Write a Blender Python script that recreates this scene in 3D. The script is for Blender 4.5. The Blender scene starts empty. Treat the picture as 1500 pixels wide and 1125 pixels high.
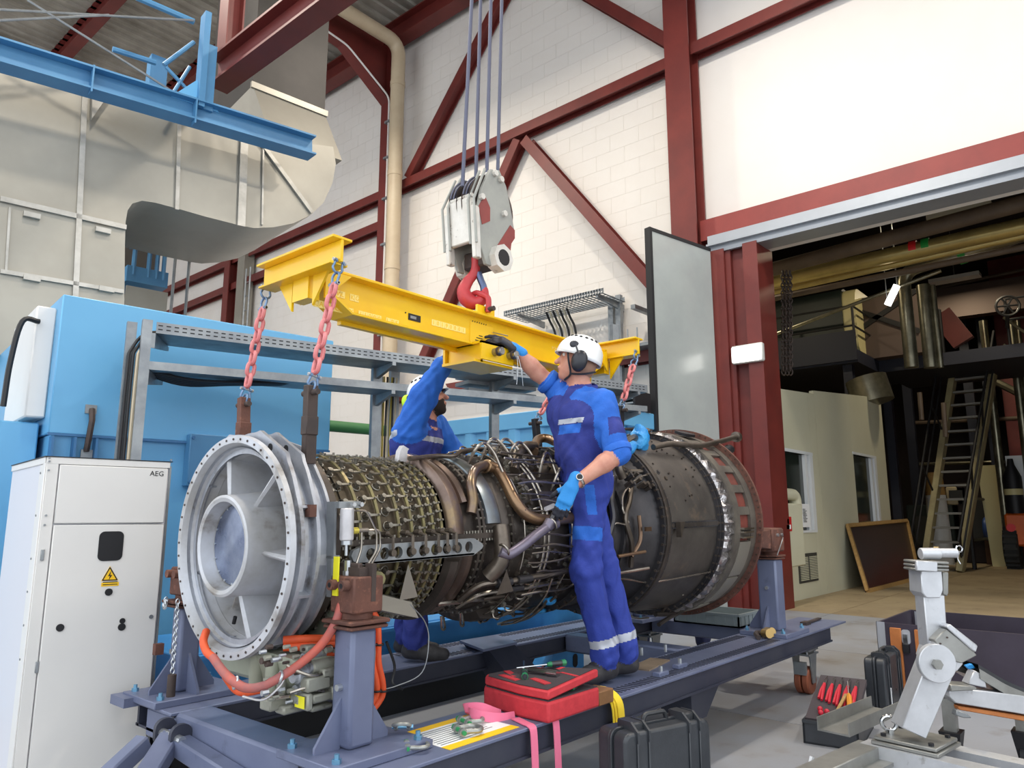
import bpy, math, random
import numpy as np
from mathutils import Vector, Matrix, Euler
random.seed(7); rng=np.random.default_rng(11)
SC=bpy.context.scene
COL=SC.collection
# ---------------------------------------------------------------- camera
CAM_Z=1.30; FPX=1083.0; TILT=math.atan(192.5/1083.0); YAW=math.radians(40.8)
cd=bpy.data.cameras.new('camera'); cam=bpy.data.objects.new('camera',cd); COL.objects.link(cam)
cd.sensor_width=36; cd.lens=FPX/1500*36; cd.clip_start=.05; cd.clip_end=200
cam.location=(0,0,CAM_Z); cam.rotation_euler=(math.pi/2+TILT,0,YAW-math.pi/2)
SC.camera=cam
# ---------------------------------------------------------------- daylight: overcast sky entering by the open front of the hall
w=bpy.data.worlds.new('world'); SC.world=w; w.use_nodes=True
bg=w.node_tree.nodes['Background']; bg.inputs[0].default_value=(.90,.95,1.0,1); bg.inputs[1].default_value=1.3
SC.view_settings.view_transform='Standard'; SC.view_settings.look='None'
SC.view_settings.exposure=0.68; SC.view_settings.gamma=1; SC.view_settings.use_curve_mapping=False
# ---------------------------------------------------------------- helpers
_t=TILT
Fh=Vector((math.cos(YAW),math.sin(YAW),0)); Rt=Vector((math.sin(YAW),-math.cos(YAW),0)); Zv=Vector((0,0,1))
Fw=math.cos(_t)*Fh+math.sin(_t)*Zv; Uv=-math.sin(_t)*Fh+math.cos(_t)*Zv; C0=Vector((0,0,CAM_Z))
def ray(px,py): return Fw+Rt*((px-750)/FPX)-Uv*((py-562.5)/FPX)
def at(px,py,ax,val):
    "the point of the plane x|y|z = val that is surveyed at a photo position"
    r=ray(px,py); i='xyz'.index(ax); return C0+r*((val-C0[i])/r[i])
def lin(c): c=c/255.; return c/12.92 if c<=.04045 else ((c+.055)/1.055)**2.4
def rgb(c): return (lin(c[0]),lin(c[1]),lin(c[2]),1)
MATS={}
def mat(name,col,rough=.5,metal=0.,col2=None,vs=4.,vc=(.35,.65),bump=0.,bs=40.,col3=None,vs3=20.,c3=(.6,.7),rvar=0.,emit=0.,stretch=None,alpha=1.,trans=0.,coat=0.):
    if name in MATS: return MATS[name]
    m=bpy.data.materials.new(name); m.use_nodes=True; nt=m.node_tree; N=nt.nodes; L=nt.links
    b=N['Principled BSDF']; b.inputs['Roughness'].default_value=rough; b.inputs['Metallic'].default_value=metal
    b.inputs['Base Color'].default_value=rgb(col)
    if coat: b.inputs['Coat Weight'].default_value=coat
    tc=N.new('ShaderNodeTexCoord'); src=tc.outputs['Object']
    if stretch:
        mp=N.new('ShaderNodeMapping'); mp.inputs['Scale'].default_value=stretch; L.new(src,mp.inputs[0]); src=mp.outputs[0]
    out=None
    def noise(s,d=5.):
        n=N.new('ShaderNodeTexNoise'); n.inputs['Scale'].default_value=s; n.inputs['Detail'].default_value=d; n.inputs['Roughness'].default_value=.62
        L.new(src,n.inputs['Vector']); return n
    def ramp(n,a,c):
        r=N.new('ShaderNodeMapRange'); r.inputs[1].default_value=a; r.inputs[2].default_value=c; L.new(n.outputs['Fac'],r.inputs[0]); return r
    if col2 is not None:
        n=noise(vs); r=ramp(n,*vc); mx=N.new('ShaderNodeMix'); mx.data_type='RGBA'
        mx.inputs[6].default_value=rgb(col); mx.inputs[7].default_value=rgb(col2); L.new(r.outputs[0],mx.inputs[0]); out=mx.outputs[2]
        if rvar:
            rr=N.new('ShaderNodeMapRange'); rr.inputs[3].default_value=rough-rvar; rr.inputs[4].default_value=rough+rvar; L.new(n.outputs['Fac'],rr.inputs[0]); L.new(rr.outputs[0],b.inputs['Roughness'])
    if col3 is not None:
        n=noise(vs3,8.); r=ramp(n,*c3); mx=N.new('ShaderNodeMix'); mx.data_type='RGBA'
        if out: L.new(out,mx.inputs[6])
        else: mx.inputs[6].default_value=rgb(col)
        mx.inputs[7].default_value=rgb(col3); L.new(r.outputs[0],mx.inputs[0]); out=mx.outputs[2]
    if out: L.new(out,b.inputs['Base Color'])
    if bump:
        n=noise(bs,3.); bp=N.new('ShaderNodeBump'); bp.inputs['Strength'].default_value=bump; bp.inputs['Distance'].default_value=.01
        L.new(n.outputs['Fac'],bp.inputs['Height']); L.new(bp.outputs[0],b.inputs['Normal'])
    if emit: b.inputs['Emission Color'].default_value=rgb(col); b.inputs['Emission Strength'].default_value=emit
    if trans: b.inputs['Transmission Weight'].default_value=trans
    if alpha<1: b.inputs['Alpha'].default_value=alpha
    MATS[name]=m; return m
def perp(d):
    d=d.normalized(); a=Vector((0,0,1)) if abs(d.z)<.9 else Vector((1,0,0))
    u=d.cross(a).normalized(); return u,d.cross(u)
class MB:
    def __init__(s,M=None): s.v=[]; s.f=[]; s.M=M
    def add(s,vs,fs):
        n=len(s.v)
        if s.M is None: s.v+=[tuple(p) for p in vs]
        else: s.v+=[tuple(s.M@Vector(p)) for p in vs]
        s.f+=[tuple(i+n for i in f) for f in fs]; return s
    def box(s,a,b):
        (x0,y0,z0),(x1,y1,z1)=a,b
        return s.add([(x0,y0,z0),(x1,y0,z0),(x1,y1,z0),(x0,y1,z0),(x0,y0,z1),(x1,y0,z1),(x1,y1,z1),(x0,y1,z1)],
            [(0,3,2,1),(4,5,6,7),(0,1,5,4),(1,2,6,5),(2,3,7,6),(3,0,4,7)])
    def cb(s,c,d): return s.box([c[i]-d[i]/2 for i in range(3)],[c[i]+d[i]/2 for i in range(3)])
    def hexa(s,b4,t4): return s.add(list(b4)+list(t4),[(0,3,2,1),(4,5,6,7),(0,1,5,4),(1,2,6,5),(2,3,7,6),(3,0,4,7)])
    def bar(s,p0,p1,w,h,up=(0,0,1)):
        p0=Vector(p0);p1=Vector(p1);d=(p1-p0).normalized();up=Vector(up)
        if abs(d.dot(up))>.98: up=Vector((1,0,0)) if abs(d.x)<.9 else Vector((0,1,0))
        r=d.cross(up).normalized(); u=r.cross(d)
        q=[r*(-w/2)+u*(-h/2),r*(w/2)+u*(-h/2),r*(w/2)+u*(h/2),r*(-w/2)+u*(h/2)]
        return s.hexa([p0+k for k in q],[p1+k for k in q])
    def ibeam(s,p0,p1,w,h,tf,tw,up=(0,0,1)):
        p0=Vector(p0);p1=Vector(p1);d=(p1-p0).normalized();up=Vector(up)
        if abs(d.dot(up))>.98: up=Vector((1,0,0))
        r=d.cross(up).normalized(); u=r.cross(d)
        s.bar(p0+u*(h/2-tf/2),p1+u*(h/2-tf/2),w,tf,up); s.bar(p0-u*(h/2-tf/2),p1-u*(h/2-tf/2),w,tf,up); s.bar(p0,p1,tw,h-2*tf,up); return s
    def cyl(s,p0,p1,r0,r1=None,n=12,caps=True):
        p0=Vector(p0);p1=Vector(p1); r1=r0 if r1 is None else r1; u,v=perp(p1-p0)
        A=[2*math.pi*i/n for i in range(n)]
        vs=[p0+(u*math.cos(a)+v*math.sin(a))*r0 for a in A]+[p1+(u*math.cos(a)+v*math.sin(a))*r1 for a in A]
        fs=[(i,n+i,n+(i+1)%n,(i+1)%n) for i in range(n)]
        if caps: fs+=[tuple(range(n)),tuple(range(2*n-1,n-1,-1))]
        return s.add(vs,fs)
    def tube(s,pts,r,n=8,closed=False,caps=True):
        P=[Vector(p) for p in pts]; m=len(P); R=r if hasattr(r,'__len__') else [r]*m
        vs=[];fs=[]; u=None
        for i,p in enumerate(P):
            if closed: d=P[(i+1)%m]-P[i-1]
            else: d=P[min(i+1,m-1)]-P[max(i-1,0)]
            d=d.normalized() if d.length>1e-9 else Vector((0,0,1))
            if u is None: u,_=perp(d)
            u=(u-d*u.dot(d)); u=u.normalized() if u.length>1e-6 else perp(d)[0]
            w=d.cross(u)
            vs+=[p+(u*math.cos(2*math.pi*k/n)+w*math.sin(2*math.pi*k/n))*R[i] for k in range(n)]
        for i in range(m if closed else m-1):
            a=i*n;b=((i+1)%m)*n
            fs+=[(a+k,a+(k+1)%n,b+(k+1)%n,b+k) for k in range(n)]
        if caps and not closed: fs+=[tuple(range(n-1,-1,-1)),tuple(range((m-1)*n,m*n))]
        return s.add(vs,fs)
    def lathe(s,prof,n=48,c=(0,0,0),a0=0,a1=2*math.pi,rs=None):
        "profile (x,r) turned about the x axis through c"
        full=abs(a1-a0-2*math.pi)<1e-6; m=n if full else n+1
        vs=[];fs=[]
        for k in range(m):
            a=a0+(a1-a0)*k/n
            for (x,r) in prof: vs.append((c[0]+x,c[1]+r*math.cos(a),c[2]+r*math.sin(a)))
        q=len(prof)
        for k in range(n):
            a=k*q;b=((k+1)%m)*q
            fs+=[(a+i,a+i+1,b+i+1,b+i) for i in range(q-1)]
        return s.add(vs,fs)
    def zlathe(s,prof,n=24,c=(0,0,0)):
        vs=[];fs=[];q=len(prof)
        for k in range(n):
            a=2*math.pi*k/n
            for (r,z) in prof: vs.append((c[0]+r*math.cos(a),c[1]+r*math.sin(a),c[2]+z))
        for k in range(n):
            a=k*q;b=((k+1)%n)*q
            fs+=[(a+i,b+i,b+i+1,a+i+1) for i in range(q-1)]
        return s.add(vs,fs)
    def prism(s,poly,o,u,v,wvec):
        "2-D outline in axes u,v at o, swept along wvec"
        o=Vector(o);u=Vector(u);v=Vector(v);wv=Vector(wvec);n=len(poly)
        a=[o+u*p[0]+v*p[1] for p in poly]; b=[p+wv for p in a]
        return s.add(a+b,[tuple(range(n-1,-1,-1)),tuple(range(n,2*n))]+[(i,(i+1)%n,n+(i+1)%n,n+i) for i in range(n)])
    def sph(s,c,r,n=12,m=8,sc=(1,1,1)):
        vs=[(c[0],c[1],c[2]-r*sc[2])];fs=[]
        for j in range(1,m):
            t=math.pi*j/m-math.pi/2
            for i in range(n):
                a=2*math.pi*i/n; vs.append((c[0]+r*sc[0]*math.cos(t)*math.cos(a),c[1]+r*sc[1]*math.cos(t)*math.sin(a),c[2]+r*sc[2]*math.sin(t)))
        vs.append((c[0],c[1],c[2]+r*sc[2])); L=len(vs)-1
        for i in range(n):
            fs.append((0,1+(i+1)%n,1+i)); fs.append((L,1+(m-2)*n+i,1+(m-2)*n+(i+1)%n))
            for j in range(m-2):
                a=1+j*n;b=a+n; fs.append((a+i,a+(i+1)%n,b+(i+1)%n,b+i))
        return s.add(vs,fs)
    def torus(s,c,ax,R,r,n=20,m=8,sc=1.):
        u,v=perp(Vector(ax)); c=Vector(c)
        return s.tube([c+u*R*math.cos(2*math.pi*i/n)+v*R*sc*math.sin(2*math.pi*i/n) for i in range(n)],r,m,closed=True)
    def build(s,name,m,parent=None,bevel=0.,ang=35,local=False,seg=1,**kw):
        me=bpy.data.meshes.new(name); V=s.v
        if parent is not None and not local: inv=PM[parent.name].inverted(); V=[tuple(inv@Vector(p)) for p in V]
        if parent is None and 'loc' in kw:
            l=kw.pop('loc'); V=[(p[0]-l[0],p[1]-l[1],p[2]-l[2]) for p in V]
        else: l=None
        me.from_pydata(V,[],s.f); me.update()
        me.polygons.foreach_set('use_smooth',[True]*len(me.polygons)); me.set_sharp_from_angle(angle=math.radians(ang))
        return obj(name,me,m,parent,bevel,seg,loc=l,**kw)
PM={}
def obj(name,me,m,parent=None,bevel=0.,seg=1,label=None,cat=None,group=None,kind=None,loc=None,M=None):
    o=bpy.data.objects.new(name,me); COL.objects.link(o)
    if m is not None and not me.materials:
        for q in (m if isinstance(m,(list,tuple)) else [m]): me.materials.append(q if not isinstance(q,str) else MATS[q])
    if parent: o.parent=parent; PM[o.name]=PM[parent.name]
    else: PM[o.name]=Matrix.Translation(loc) if loc is not None else Matrix()
    if loc is not None: o.location=loc
    if M is not None: o.matrix_local=M; PM[o.name]=PM[o.name]@M
    if bevel:
        md=o.modifiers.new('bevel','BEVEL'); md.width=bevel; md.segments=seg; md.limit_method='ANGLE'; md.angle_limit=math.radians(40)
    tag(o,label,cat,group,kind); return o
def tag(o,label=None,cat=None,group=None,kind=None):
    if label: o['label']=label
    if cat: o['category']=cat
    if group: o['group']=group
    if kind: o['kind']=kind
    return o
def thing(name,label,cat,loc=(0,0,0),rot=(0,0,0),group=None,kind=None):
    o=bpy.data.objects.new(name,None); COL.objects.link(o); o.location=loc; o.rotation_euler=rot; o.empty_display_size=.1
    PM[o.name]=Matrix.Translation(loc)@Euler(rot).to_matrix().to_4x4()
    return tag(o,label,cat,group,kind)
def fil(pts,r=.05,n=5):
    "round the corners of a polyline"
    P=[Vector(p) for p in pts]; out=[P[0]]
    for i in range(1,len(P)-1):
        a=P[i-1]-P[i]; b=P[i+1]-P[i]; q=min(r,a.length*.48,b.length*.48); A=P[i]+a.normalized()*q; B=P[i]+b.normalized()*q
        for k in range(n+1):
            t=k/n; out.append(A*(1-t)**2+P[i]*2*t*(1-t)+B*t*t)
    out.append(P[-1]); return out
def spl(pts,n=6):
    P=[Vector(p) for p in pts]; P=[2*P[0]-P[1]]+P+[2*P[-1]-P[-2]]; out=[]
    for i in range(1,len(P)-2):
        for k in range(n):
            t=k/n; a,b,c,d=P[i-1:i+3]
            out.append(.5*((2*b)+(c-a)*t+(2*a-5*b+4*c-d)*t*t+(3*b-a-3*c+d)*t**3))
    out.append(P[-2]); return out
def rot2(deg):
    a=math.radians(deg); return Vector((math.cos(a),math.sin(a),0)),Vector((-math.sin(a),math.cos(a),0))
def frame(o,deg):
    return Matrix.Translation(o)@Matrix.Rotation(math.radians(deg),4,'Z')
def text(name,s,size,m,parent,M,ext=.0006,align='LEFT'):
    "flat lettering as mesh; M puts the text plane (x right, y up) in the parent's space (world if none)"
    cu=bpy.data.curves.new(name,'FONT'); cu.body=s; cu.size=size; cu.extrude=ext; cu.align_x=align; cu.resolution_u=2
    t=bpy.data.objects.new(name,cu); COL.objects.link(t)
    me=bpy.data.meshes.new_from_object(t); bpy.data.objects.remove(t); bpy.data.curves.remove(cu)
    me.name=name; o=obj(name,me,m,parent)
    if parent: o.matrix_local=PM[parent.name].inverted()@M
    else: o.matrix_world=M
    return o
def basis(o,x,y):
    x=Vector(x).normalized(); y=Vector(y); y=(y-x*y.dot(x)).normalized(); z=x.cross(y)
    return Matrix(((x.x,y.x,z.x,o[0]),(x.y,y.y,z.y,o[1]),(x.z,y.z,z.z,o[2]),(0,0,0,1)))
# ---------------------------------------------------------------- materials
mat('floor_base',(60,56,50),.9)
mat('concrete',(150,153,160),.5,col2=(140,134,126),vs=.4,vc=(.45,.65),bump=.12,bs=60,col3=(116,108,98),vs3=1.6,c3=(.55,.75))
mat('hall_concrete',(168,150,118),.6,col2=(142,124,96),vs=.5,bump=.12,bs=60,col3=(112,98,78),vs3=3,c3=(.55,.75))
mat('white_paint',(228,222,215),.75,col2=(222,214,205),vs=.6,bump=.08,bs=30)
mat('joint_paint',(224,217,209),.85)
mat('panel_white',(224,219,214),.6,col2=(219,213,207),vs=.4)
mat('red_steel',(112,42,36),.5,col2=(98,36,32),vs=2.,bump=.04,bs=60)
mat('red_lintel',(140,58,52),.5,col2=(128,52,48),vs=2.)
mat('roof_sheet',(176,170,158),.5,.1,col2=(138,132,120),vs=1.)
mat('grey_track',(166,170,176),.4,.4,col2=(160,164,170),vs=3)
mat('door_grey',(168,174,172),.22,0,col2=(158,164,163),vs=1.2,rvar=.06)
mat('black_rubber',(24,25,28),.6)
mat('black_plastic',(40,42,45),.45,col2=(52,54,58),vs=8,bump=.1,bs=120)
mat('beige_pipe',(196,178,150),.45,col2=(186,166,138),vs=2)
mat('conduit_white',(225,220,215),.5)
mat('lamp_glow',(255,240,200),.5,emit=10)
mat('lamp_white',(255,252,245),.5,emit=2.2)
mat('lamp_body',(205,205,200),.5)
mat('duct_metal',(164,159,148),.42,.5,col2=(150,145,134),vs=.8,bump=.05,bs=4,rvar=.08)
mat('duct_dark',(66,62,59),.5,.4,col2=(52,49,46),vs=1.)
mat('flashing',(190,186,178),.4,.6,col2=(160,156,148),vs=4)
mat('blue_steel',(80,136,176),.45,col2=(72,126,168),vs=2.)
mat('blue_panel',(104,172,214),.42,col2=(98,164,208),vs=1.)
mat('blue_dark',(58,110,156),.5)
mat('cabinet_white',(226,224,220),.45,col2=(221,219,216),vs=1.5)
mat('cabinet_side',(214,214,220),.45)
mat('ink',(22,22,26),.5)
mat('print_yellow',(250,200,30),.5)
mat('print_red',(190,30,34),.5)
mat('print_white',(236,238,240),.5)
mat('galv',(156,160,162),.42,.6,col2=(132,136,140),vs=6,rvar=.1)
mat('cable_black',(30,30,32),.5)
mat('cable_cream',(200,186,160),.5)
mat('cable_yellow',(170,150,60),.5)
mat('pipe_green',(56,112,62),.45)
mat('yellow_paint',(246,200,6),.35,col2=(238,186,4),vs=3,coat=.2)
mat('chain_pink',(222,140,140),.5,col2=(204,110,110),vs=14,col3=(150,110,110),vs3=60,c3=(.6,.7))
mat('shackle_blue',(126,152,184),.35,.6,col2=(104,128,160),vs=20)
mat('steel_bolt',(190,194,198),.3,.8)
mat('rust_iron',(112,74,62),.75,.2,col2=(88,60,52),vs=8,col3=(140,94,76),vs3=30,c3=(.55,.7),bump=.2,bs=80)
mat('dark_iron',(66,58,56),.65,.3,col2=(84,70,64),vs=9)
mat('black_iron',(34,34,38),.5,.3)
mat('frame_blue',(112,120,146),.42,.1,col2=(101,108,135),vs=3,col3=(84,90,112),vs3=7,c3=(.6,.75))
mat('frame_dark',(62,64,76),.5,.1,col2=(48,52,68),vs=3)
mat('bolt_blue',(120,170,200),.3,.7)
mat('hoist_white',(226,222,214),.4,.1,col2=(206,200,190),vs=7,col3=(120,106,96),vs3=26,c3=(.62,.7))
mat('hoist_grey',(168,168,160),.45,.1,col2=(152,152,146),vs=5)
mat('hoist_red',(150,66,60),.5,col2=(130,56,52),vs=6)
mat('hook_red',(198,62,66),.42,col2=(176,50,54),vs=10)
mat('hook_blue',(92,104,136),.35,.6)
mat('rope',(92,94,112),.5,.4)
# ---------------------------------------------------------------- floor, walls, roof
WX=10.6
fl=MB().box((-12,-12,-.3),(34,27,-.012)).build('floor','floor_base',kind='structure')
_sl={}
for i,(x0,x1,step,m) in enumerate([(-12,10.6,2.825,'concrete'),(10.6,34,2.925,'hall_concrete')]):
    me=None; x=x0
    while x<x1-.01:
        y=-12.
        while y<26.5:
            key=(i,)
            b=MB().box((0,0,-.012),(step-.008,3.1-.008,0))
            if key not in _sl:
                o=b.build('slab',m,fl); _sl[key]=o.data; o.location=(x,y,0)
            else: o=obj('slab',_sl[key],None,fl,loc=(x,y,0))
            y+=3.1
        x+=step
# back wall with door opening (y -4.5..4.1, z<5.33)
wb=MB(); wb.box((WX+.004,4.18,0),(WX+.3,26,12.9)); wb.box((WX+.03,-12,5.33),(WX+.3,4.1,12.9)); wb.box((WX+.03,-12,0),(WX+.3,-4.5,5.33))
wall_back=wb.build('wall_back','joint_paint',kind='structure')
MB().box((WX-.005,-12,5.87),(WX+.03,5.0,12.9)).build('panel','panel_white',wall_back)
# block courses: the 300 that show largest as pieces, the rest joined
bh,bw,g=.30,.60,.004
cells=[]
for r in range(int(12.9/bh)):
    off=(r%2)*bw/2
    for c in range(-1,int((26-5.0)/bw)+1):
        y0=max(5.0,5.0+c*bw+off); y1=min(26,5.0+(c+1)*bw+off)
        if y1-y0>.1: cells.append((r*bh,y0,y1))
def _px(p):
    v=Vector(p)-C0; z=v.dot(Fw); return 750+FPX*v.dot(Rt)/z,562.5-FPX*v.dot(Uv)/z
def seen(c):
    a,b=_px((WX,(c[1]+c[2])/2,c[0]+bh/2)); return (600<a<990 and -5<b<480)
full=[c for c in cells if abs(c[2]-c[1]-bw)<1e-6 and seen(c)]; full.sort(key=lambda c:c[1]); vis=set(full[:300])
bm=MB().box((0,0,0),(.03,bw-g,bh-g)); bme=None
for c in full[:300]:
    if bme is None: o=bm.build('block','white_paint',wall_back,bevel=0); bme=o.data; o.location=(WX,c[1],c[0])
    else: obj('block',bme,None,wall_back,loc=(WX,c[1],c[0]))
rest=MB()
for c in cells:
    if c not in vis: rest.box((WX,c[1],c[0]),(WX+.03,c[2]-g,c[0]+bh-g))
rest.build('block_courses','white_paint',wall_back,kind='stuff')
# side wall far left, behind the duct
MB().box((-12,26,0),(WX+.3,26.3,12.9)).build('wall_left','white_paint',kind='structure')
# roof: corrugated sheets
def corr(x0,x1,y0,y1,z,pitch=.30,amp=.05):
    m=MB(); vs=[];y=y0;k=0
    pat=[(0,0),(.32,0),(.42,1),(.9,1)]
    ys=[]
    while y<y1:
        for a,h in pat: ys.append((y+a*pitch,h*amp))
        y+=pitch
    for (yy,h) in ys: vs+=[(x0,yy,z+h),(x1,yy,z+h)]
    m.add(vs,[(2*i,2*i+2,2*i+3,2*i+1) for i in range(len(ys)-1)]); return m
ceil=MB().box((-3,-8,13.10),(WX+.3,26.3,13.25)).build('ceiling','roof_sheet',kind='structure')
corr(-3,WX+.2,-8,26,13.0).build('corrugated_sheet','roof_sheet',ceil)
# ---------------------------------------------------------------- red steelwork
def steel(name,mb,label,cat='beam',m='red_steel',group=None): return mb.build(name,m,None,label=label,cat=cat,group=group)
g_=MB().ibeam((3.66,-6,6.28),(3.66,7.62,6.28),.24,.36,.03,.02).build('crane_runway','red_steel',label='heavy red runway girder above the blue crane platform',cat='girder')
for y in (7.4,-1.0): MB().ibeam((3.66,y,6.46),(3.66,y,12.9),.2,.2,.02,.015,up=(1,0,0)).build('hanger_post','red_steel',g_)
for i,(x,l) in enumerate([(8.0,'red roof beam behind the red runway girder'),(5.4,'red roof beam over the beige duct'),(2.8,'red roof beam above the blue crane platform'),(.2,'red roof beam in the upper left corner')]):
    steel('roof_purlin',MB().ibeam((x,-6,12.8),(x,26,12.8),.26,.45,.025,.018),l,'beam')
steel('eaves_beam',MB().ibeam((10.25,-6,12.6),(10.25,26,12.6),.35,.5,.03,.02),'red eaves beam along the top of the white wall')
# portal frame at y=12.8 with haunch
pf=thing('portal_frame','tall red steel portal frame column with haunch beside beige pipe','column',(10.35,12.75,0))
MB().ibeam((10.36,12.75,0),(10.36,12.75,12.6),.3,.34,.03,.02,up=(1,0,0)).build('column','red_steel',pf)
MB().prism([(10.2,10.9),(8.9,11.75),(6.9,11.95),(-3,12.3),(-3,12.65),(10.2,12.65)],(0,12.74,0),(1,0,0),(0,0,1),(0,.03,0)).build('rafter_web','red_steel',pf)
hb=MB(); P=[(10.2,10.9),(8.9,11.75),(6.9,11.95),(-3,12.3)]
for a,b in zip(P[:-1],P[1:]): hb.bar((a[0],12.755,a[1]),(b[0],12.755,b[1]),.3,.04)
hb.build('rafter_flange','red_steel',pf)
cn=MB(); cpts=[(10.15,12.56,4.0),(10.15,12.56,10.95),(8.92,12.56,11.66),(6.9,12.56,11.86),(4,12.56,11.95)]
cn.tube(fil(cpts,.15),.022,6); 
cn=cn.build('conduit','conduit_white',label='thin white conduit clipped along the red portal frame',cat='conduit')
for z in (5.2,6.3,7.3,8.4,9.4,10.3): MB().box((10.1,12.5,z),(10.2,12.66,z+.05)).build('clip','galv',cn)
dp=MB().tube(fil([(6.0,12.15,12.1),(10.05,12.15,12.1),(10.05,12.15,0)],.35,6),.16,20).build('drain_pipe','beige_pipe',label='thick beige drain pipe running down beside the red column',cat='pipe')
for z in (2.2,4.4,6.6,8.8,11.0): MB().cyl((10.05,12.15,z),(10.05,12.15,z+.12),.172,n=20).build('pipe_collar','beige_pipe',dp)
# columns B and door jamb
steel('steel_column',MB().ibeam((10.36,5.2,0),(10.36,5.2,12.6),.44,.34,.03,.03,up=(1,0,0)),'broad red steel column rising above the grey door leaf','column')
jm=MB(); jm.box((10.28,4.60,0),(10.32,4.98,5.33)); jm.box((10.42,4.3,0),(10.6,4.75,5.33)); jm.box((10.3,4.10,0),(10.93,4.17,5.33)); jm.box((10.28,4.08,0),(10.32,4.30,5.33)); jm.box((10.34,4.52,0),(10.42,4.62,5.33))
jm.build('door_jamb','red_steel',label='red steel door jamb of stacked channels beside the big opening',cat='jamb')
# horizontal rails and braces on the back wall
def wl(px,py): return at(px,py,'x',10.45)
def brace(name,p,q,label,w=.2,cat='beam'):
    steel(name,MB().ibeam(p,q,w,.24,.022,.018,up=(1,0,0)),label,cat)
zb=8.72
brace('steel_beam',(10.42,12.6,zb),(10.42,5.4,zb+.12),'red wall rail crossing behind the four hoist ropes')
brace('steel_beam',(10.42,25.9,zb-.1),(10.42,12.9,zb-.02),'upper of two red wall rails left of the beige pipe')
brace('steel_beam',(10.42,25.9,7.75),(10.42,12.9,7.95),'lower of two red wall rails left of the beige pipe')
p=wl(1030,72);q=wl(1240,-12)
brace('steel_beam',(10.42,5.0,p.z),(10.42,-6,p.z+.15),'red wall rail above the white panel over the doorway')
p=wl(940,524); brace('steel_beam',(10.42,12.6,p.z-.05),(10.42,5.4,p.z),'low red wall rail behind the cable trays')
q=wl(601,262); r=wl(740,-8); brace('steel_brace',q,r,'red diagonal brace rising to the right behind the hoist ropes',cat='brace')
q=wl(772,207); r=wl(988,452); brace('steel_brace',q,r,'red diagonal brace falling from the wall rail to the door leaf',cat='brace')
q=wl(762,207); r=wl(622,528); brace('steel_brace',q,r,'red diagonal brace hidden in part behind the hook block',cat='brace')
q=wl(985,66); r=wl(845,-15); brace('steel_brace',q,r,'short red diagonal brace at the top beside the broad column',cat='brace')
for (a,b) in [((760,222),(752,240)),((790,232),(803,250))]: pass
# lintel over doorway
ln=MB().box((10.36,-12,5.56),(10.6,5.0,5.90)).build('steel_lintel','red_lintel',label='pale red steel lintel over the big doorway',cat='lintel')
tr=MB(); tr.box((10.28,-12,5.44),(10.36,4.85,5.58)); tr.box((10.22,-12,5.40),(10.36,4.85,5.43)); tr.box((10.30,-12,5.30),(10.36,4.85,5.41)); tr.box((10.36,-12,5.32),(10.75,4.2,5.36))
tr.build('door_track','grey_track',label='grey metal door track under the red lintel',cat='track')
# door leaf folded out towards the viewer
dl=thing('door_1',None,None,(10.2,4.82,0),kind='structure')
a=Vector((8.86,5.06,0)); b=Vector((10.2,4.80,0)); 
MB().bar(a+Zv*2.66,b+Zv*2.66,.06,5.28).build('leaf','door_grey',dl,bevel=.004)
d=(b-a).normalized(); 
e=MB(); e.bar(a-d*.02+Zv*.02,a-d*.02+Zv*5.34,.10,.05,up=d); e.bar(a+Zv*5.32,b+Zv*5.32,.08,.05); e.build('edge_seal','black_rubber',dl)
# bulkhead light on the jamb
bl=thing('bulkhead_light','white bulkhead light on the red door jamb','light',(10.28,4.30,3.6))
MB().box((10.19,4.05,3.49),(10.28,4.52,3.76)).build('housing','lamp_body',bl,bevel=.015)
MB().box((10.14,4.08,3.50),(10.19,4.50,3.73)).build('diffuser','lamp_white',bl,bevel=.015)
# high bay lamp
def highbay(x,y,label):
    hl=thing('high_bay_lamp',label,'lamp',(x,y,10.0))
    MB().box((x-.42,y-.42,10.05),(x+.42,y+.42,10.2)).build('housing','lamp_body',hl,bevel=.02)
    MB().box((x-.38,y-.38,10.0),(x+.38,y+.38,10.05)).build('lens','lamp_glow',hl)
    MB().tube([(x,y,10.2),(x,y,12.9)],.015,6).build('hanger','galv',hl)
highbay(6.45,10.1,'bright square high bay lamp hanging under the roof')
def lamp(x,y,z,e,col=(1,.92,.8),size=.5):
    ld=bpy.data.lights.new('high_bay_light','AREA'); ld.energy=e; ld.color=col; ld.size=size; ld.shape='SQUARE'
    lo=bpy.data.objects.new('high_bay_light',ld); COL.objects.link(lo); lo.location=(x,y,z); return lo
for (x,y) in [(6.45,10.1),(6.6,3.5),(6.6,-2.5),(1.5,9.95),(1.5,3.5)]: lamp(x,y,9.97,180)

pf2=MB().ibeam((10.2,21,12.2),(-3,21,12.2),.3,.7,.03,.02).build('steel_rafter','red_steel',label='deep red rafter across the far upper left of the roof',cat='beam')
# ---------------------------------------------------------------- left side machinery (turned -7 degrees)
def atp(px,py,o,n):
    r=ray(px,py); n=Vector(n); o=Vector(o); return C0+r*((o-C0).dot(n)/r.dot(n))
class LF:
    "a local upright frame: x to the right, y away, z up; surveyed from photo positions on its planes"
    def __init__(s,o,deg): s.o=Vector(o); s.M=frame(o,deg); s.I=s.M.inverted(); s.u,s.v=rot2(deg)
    def f(s,px,py,y=0.): return s.I@atp(px,py,s.o+s.v*y,s.v)      # front plane y
    def e(s,px,py,x=0.): return s.I@atp(px,py,s.o+s.u*x,s.u)      # side plane x
    def h(s,px,py,z): return s.I@at(px,py,'z',z)
    def mb(s): return MB(s.M)
    def bas(s,p,flip=1): return basis(s.M@Vector(p),s.u,Zv)
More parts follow.
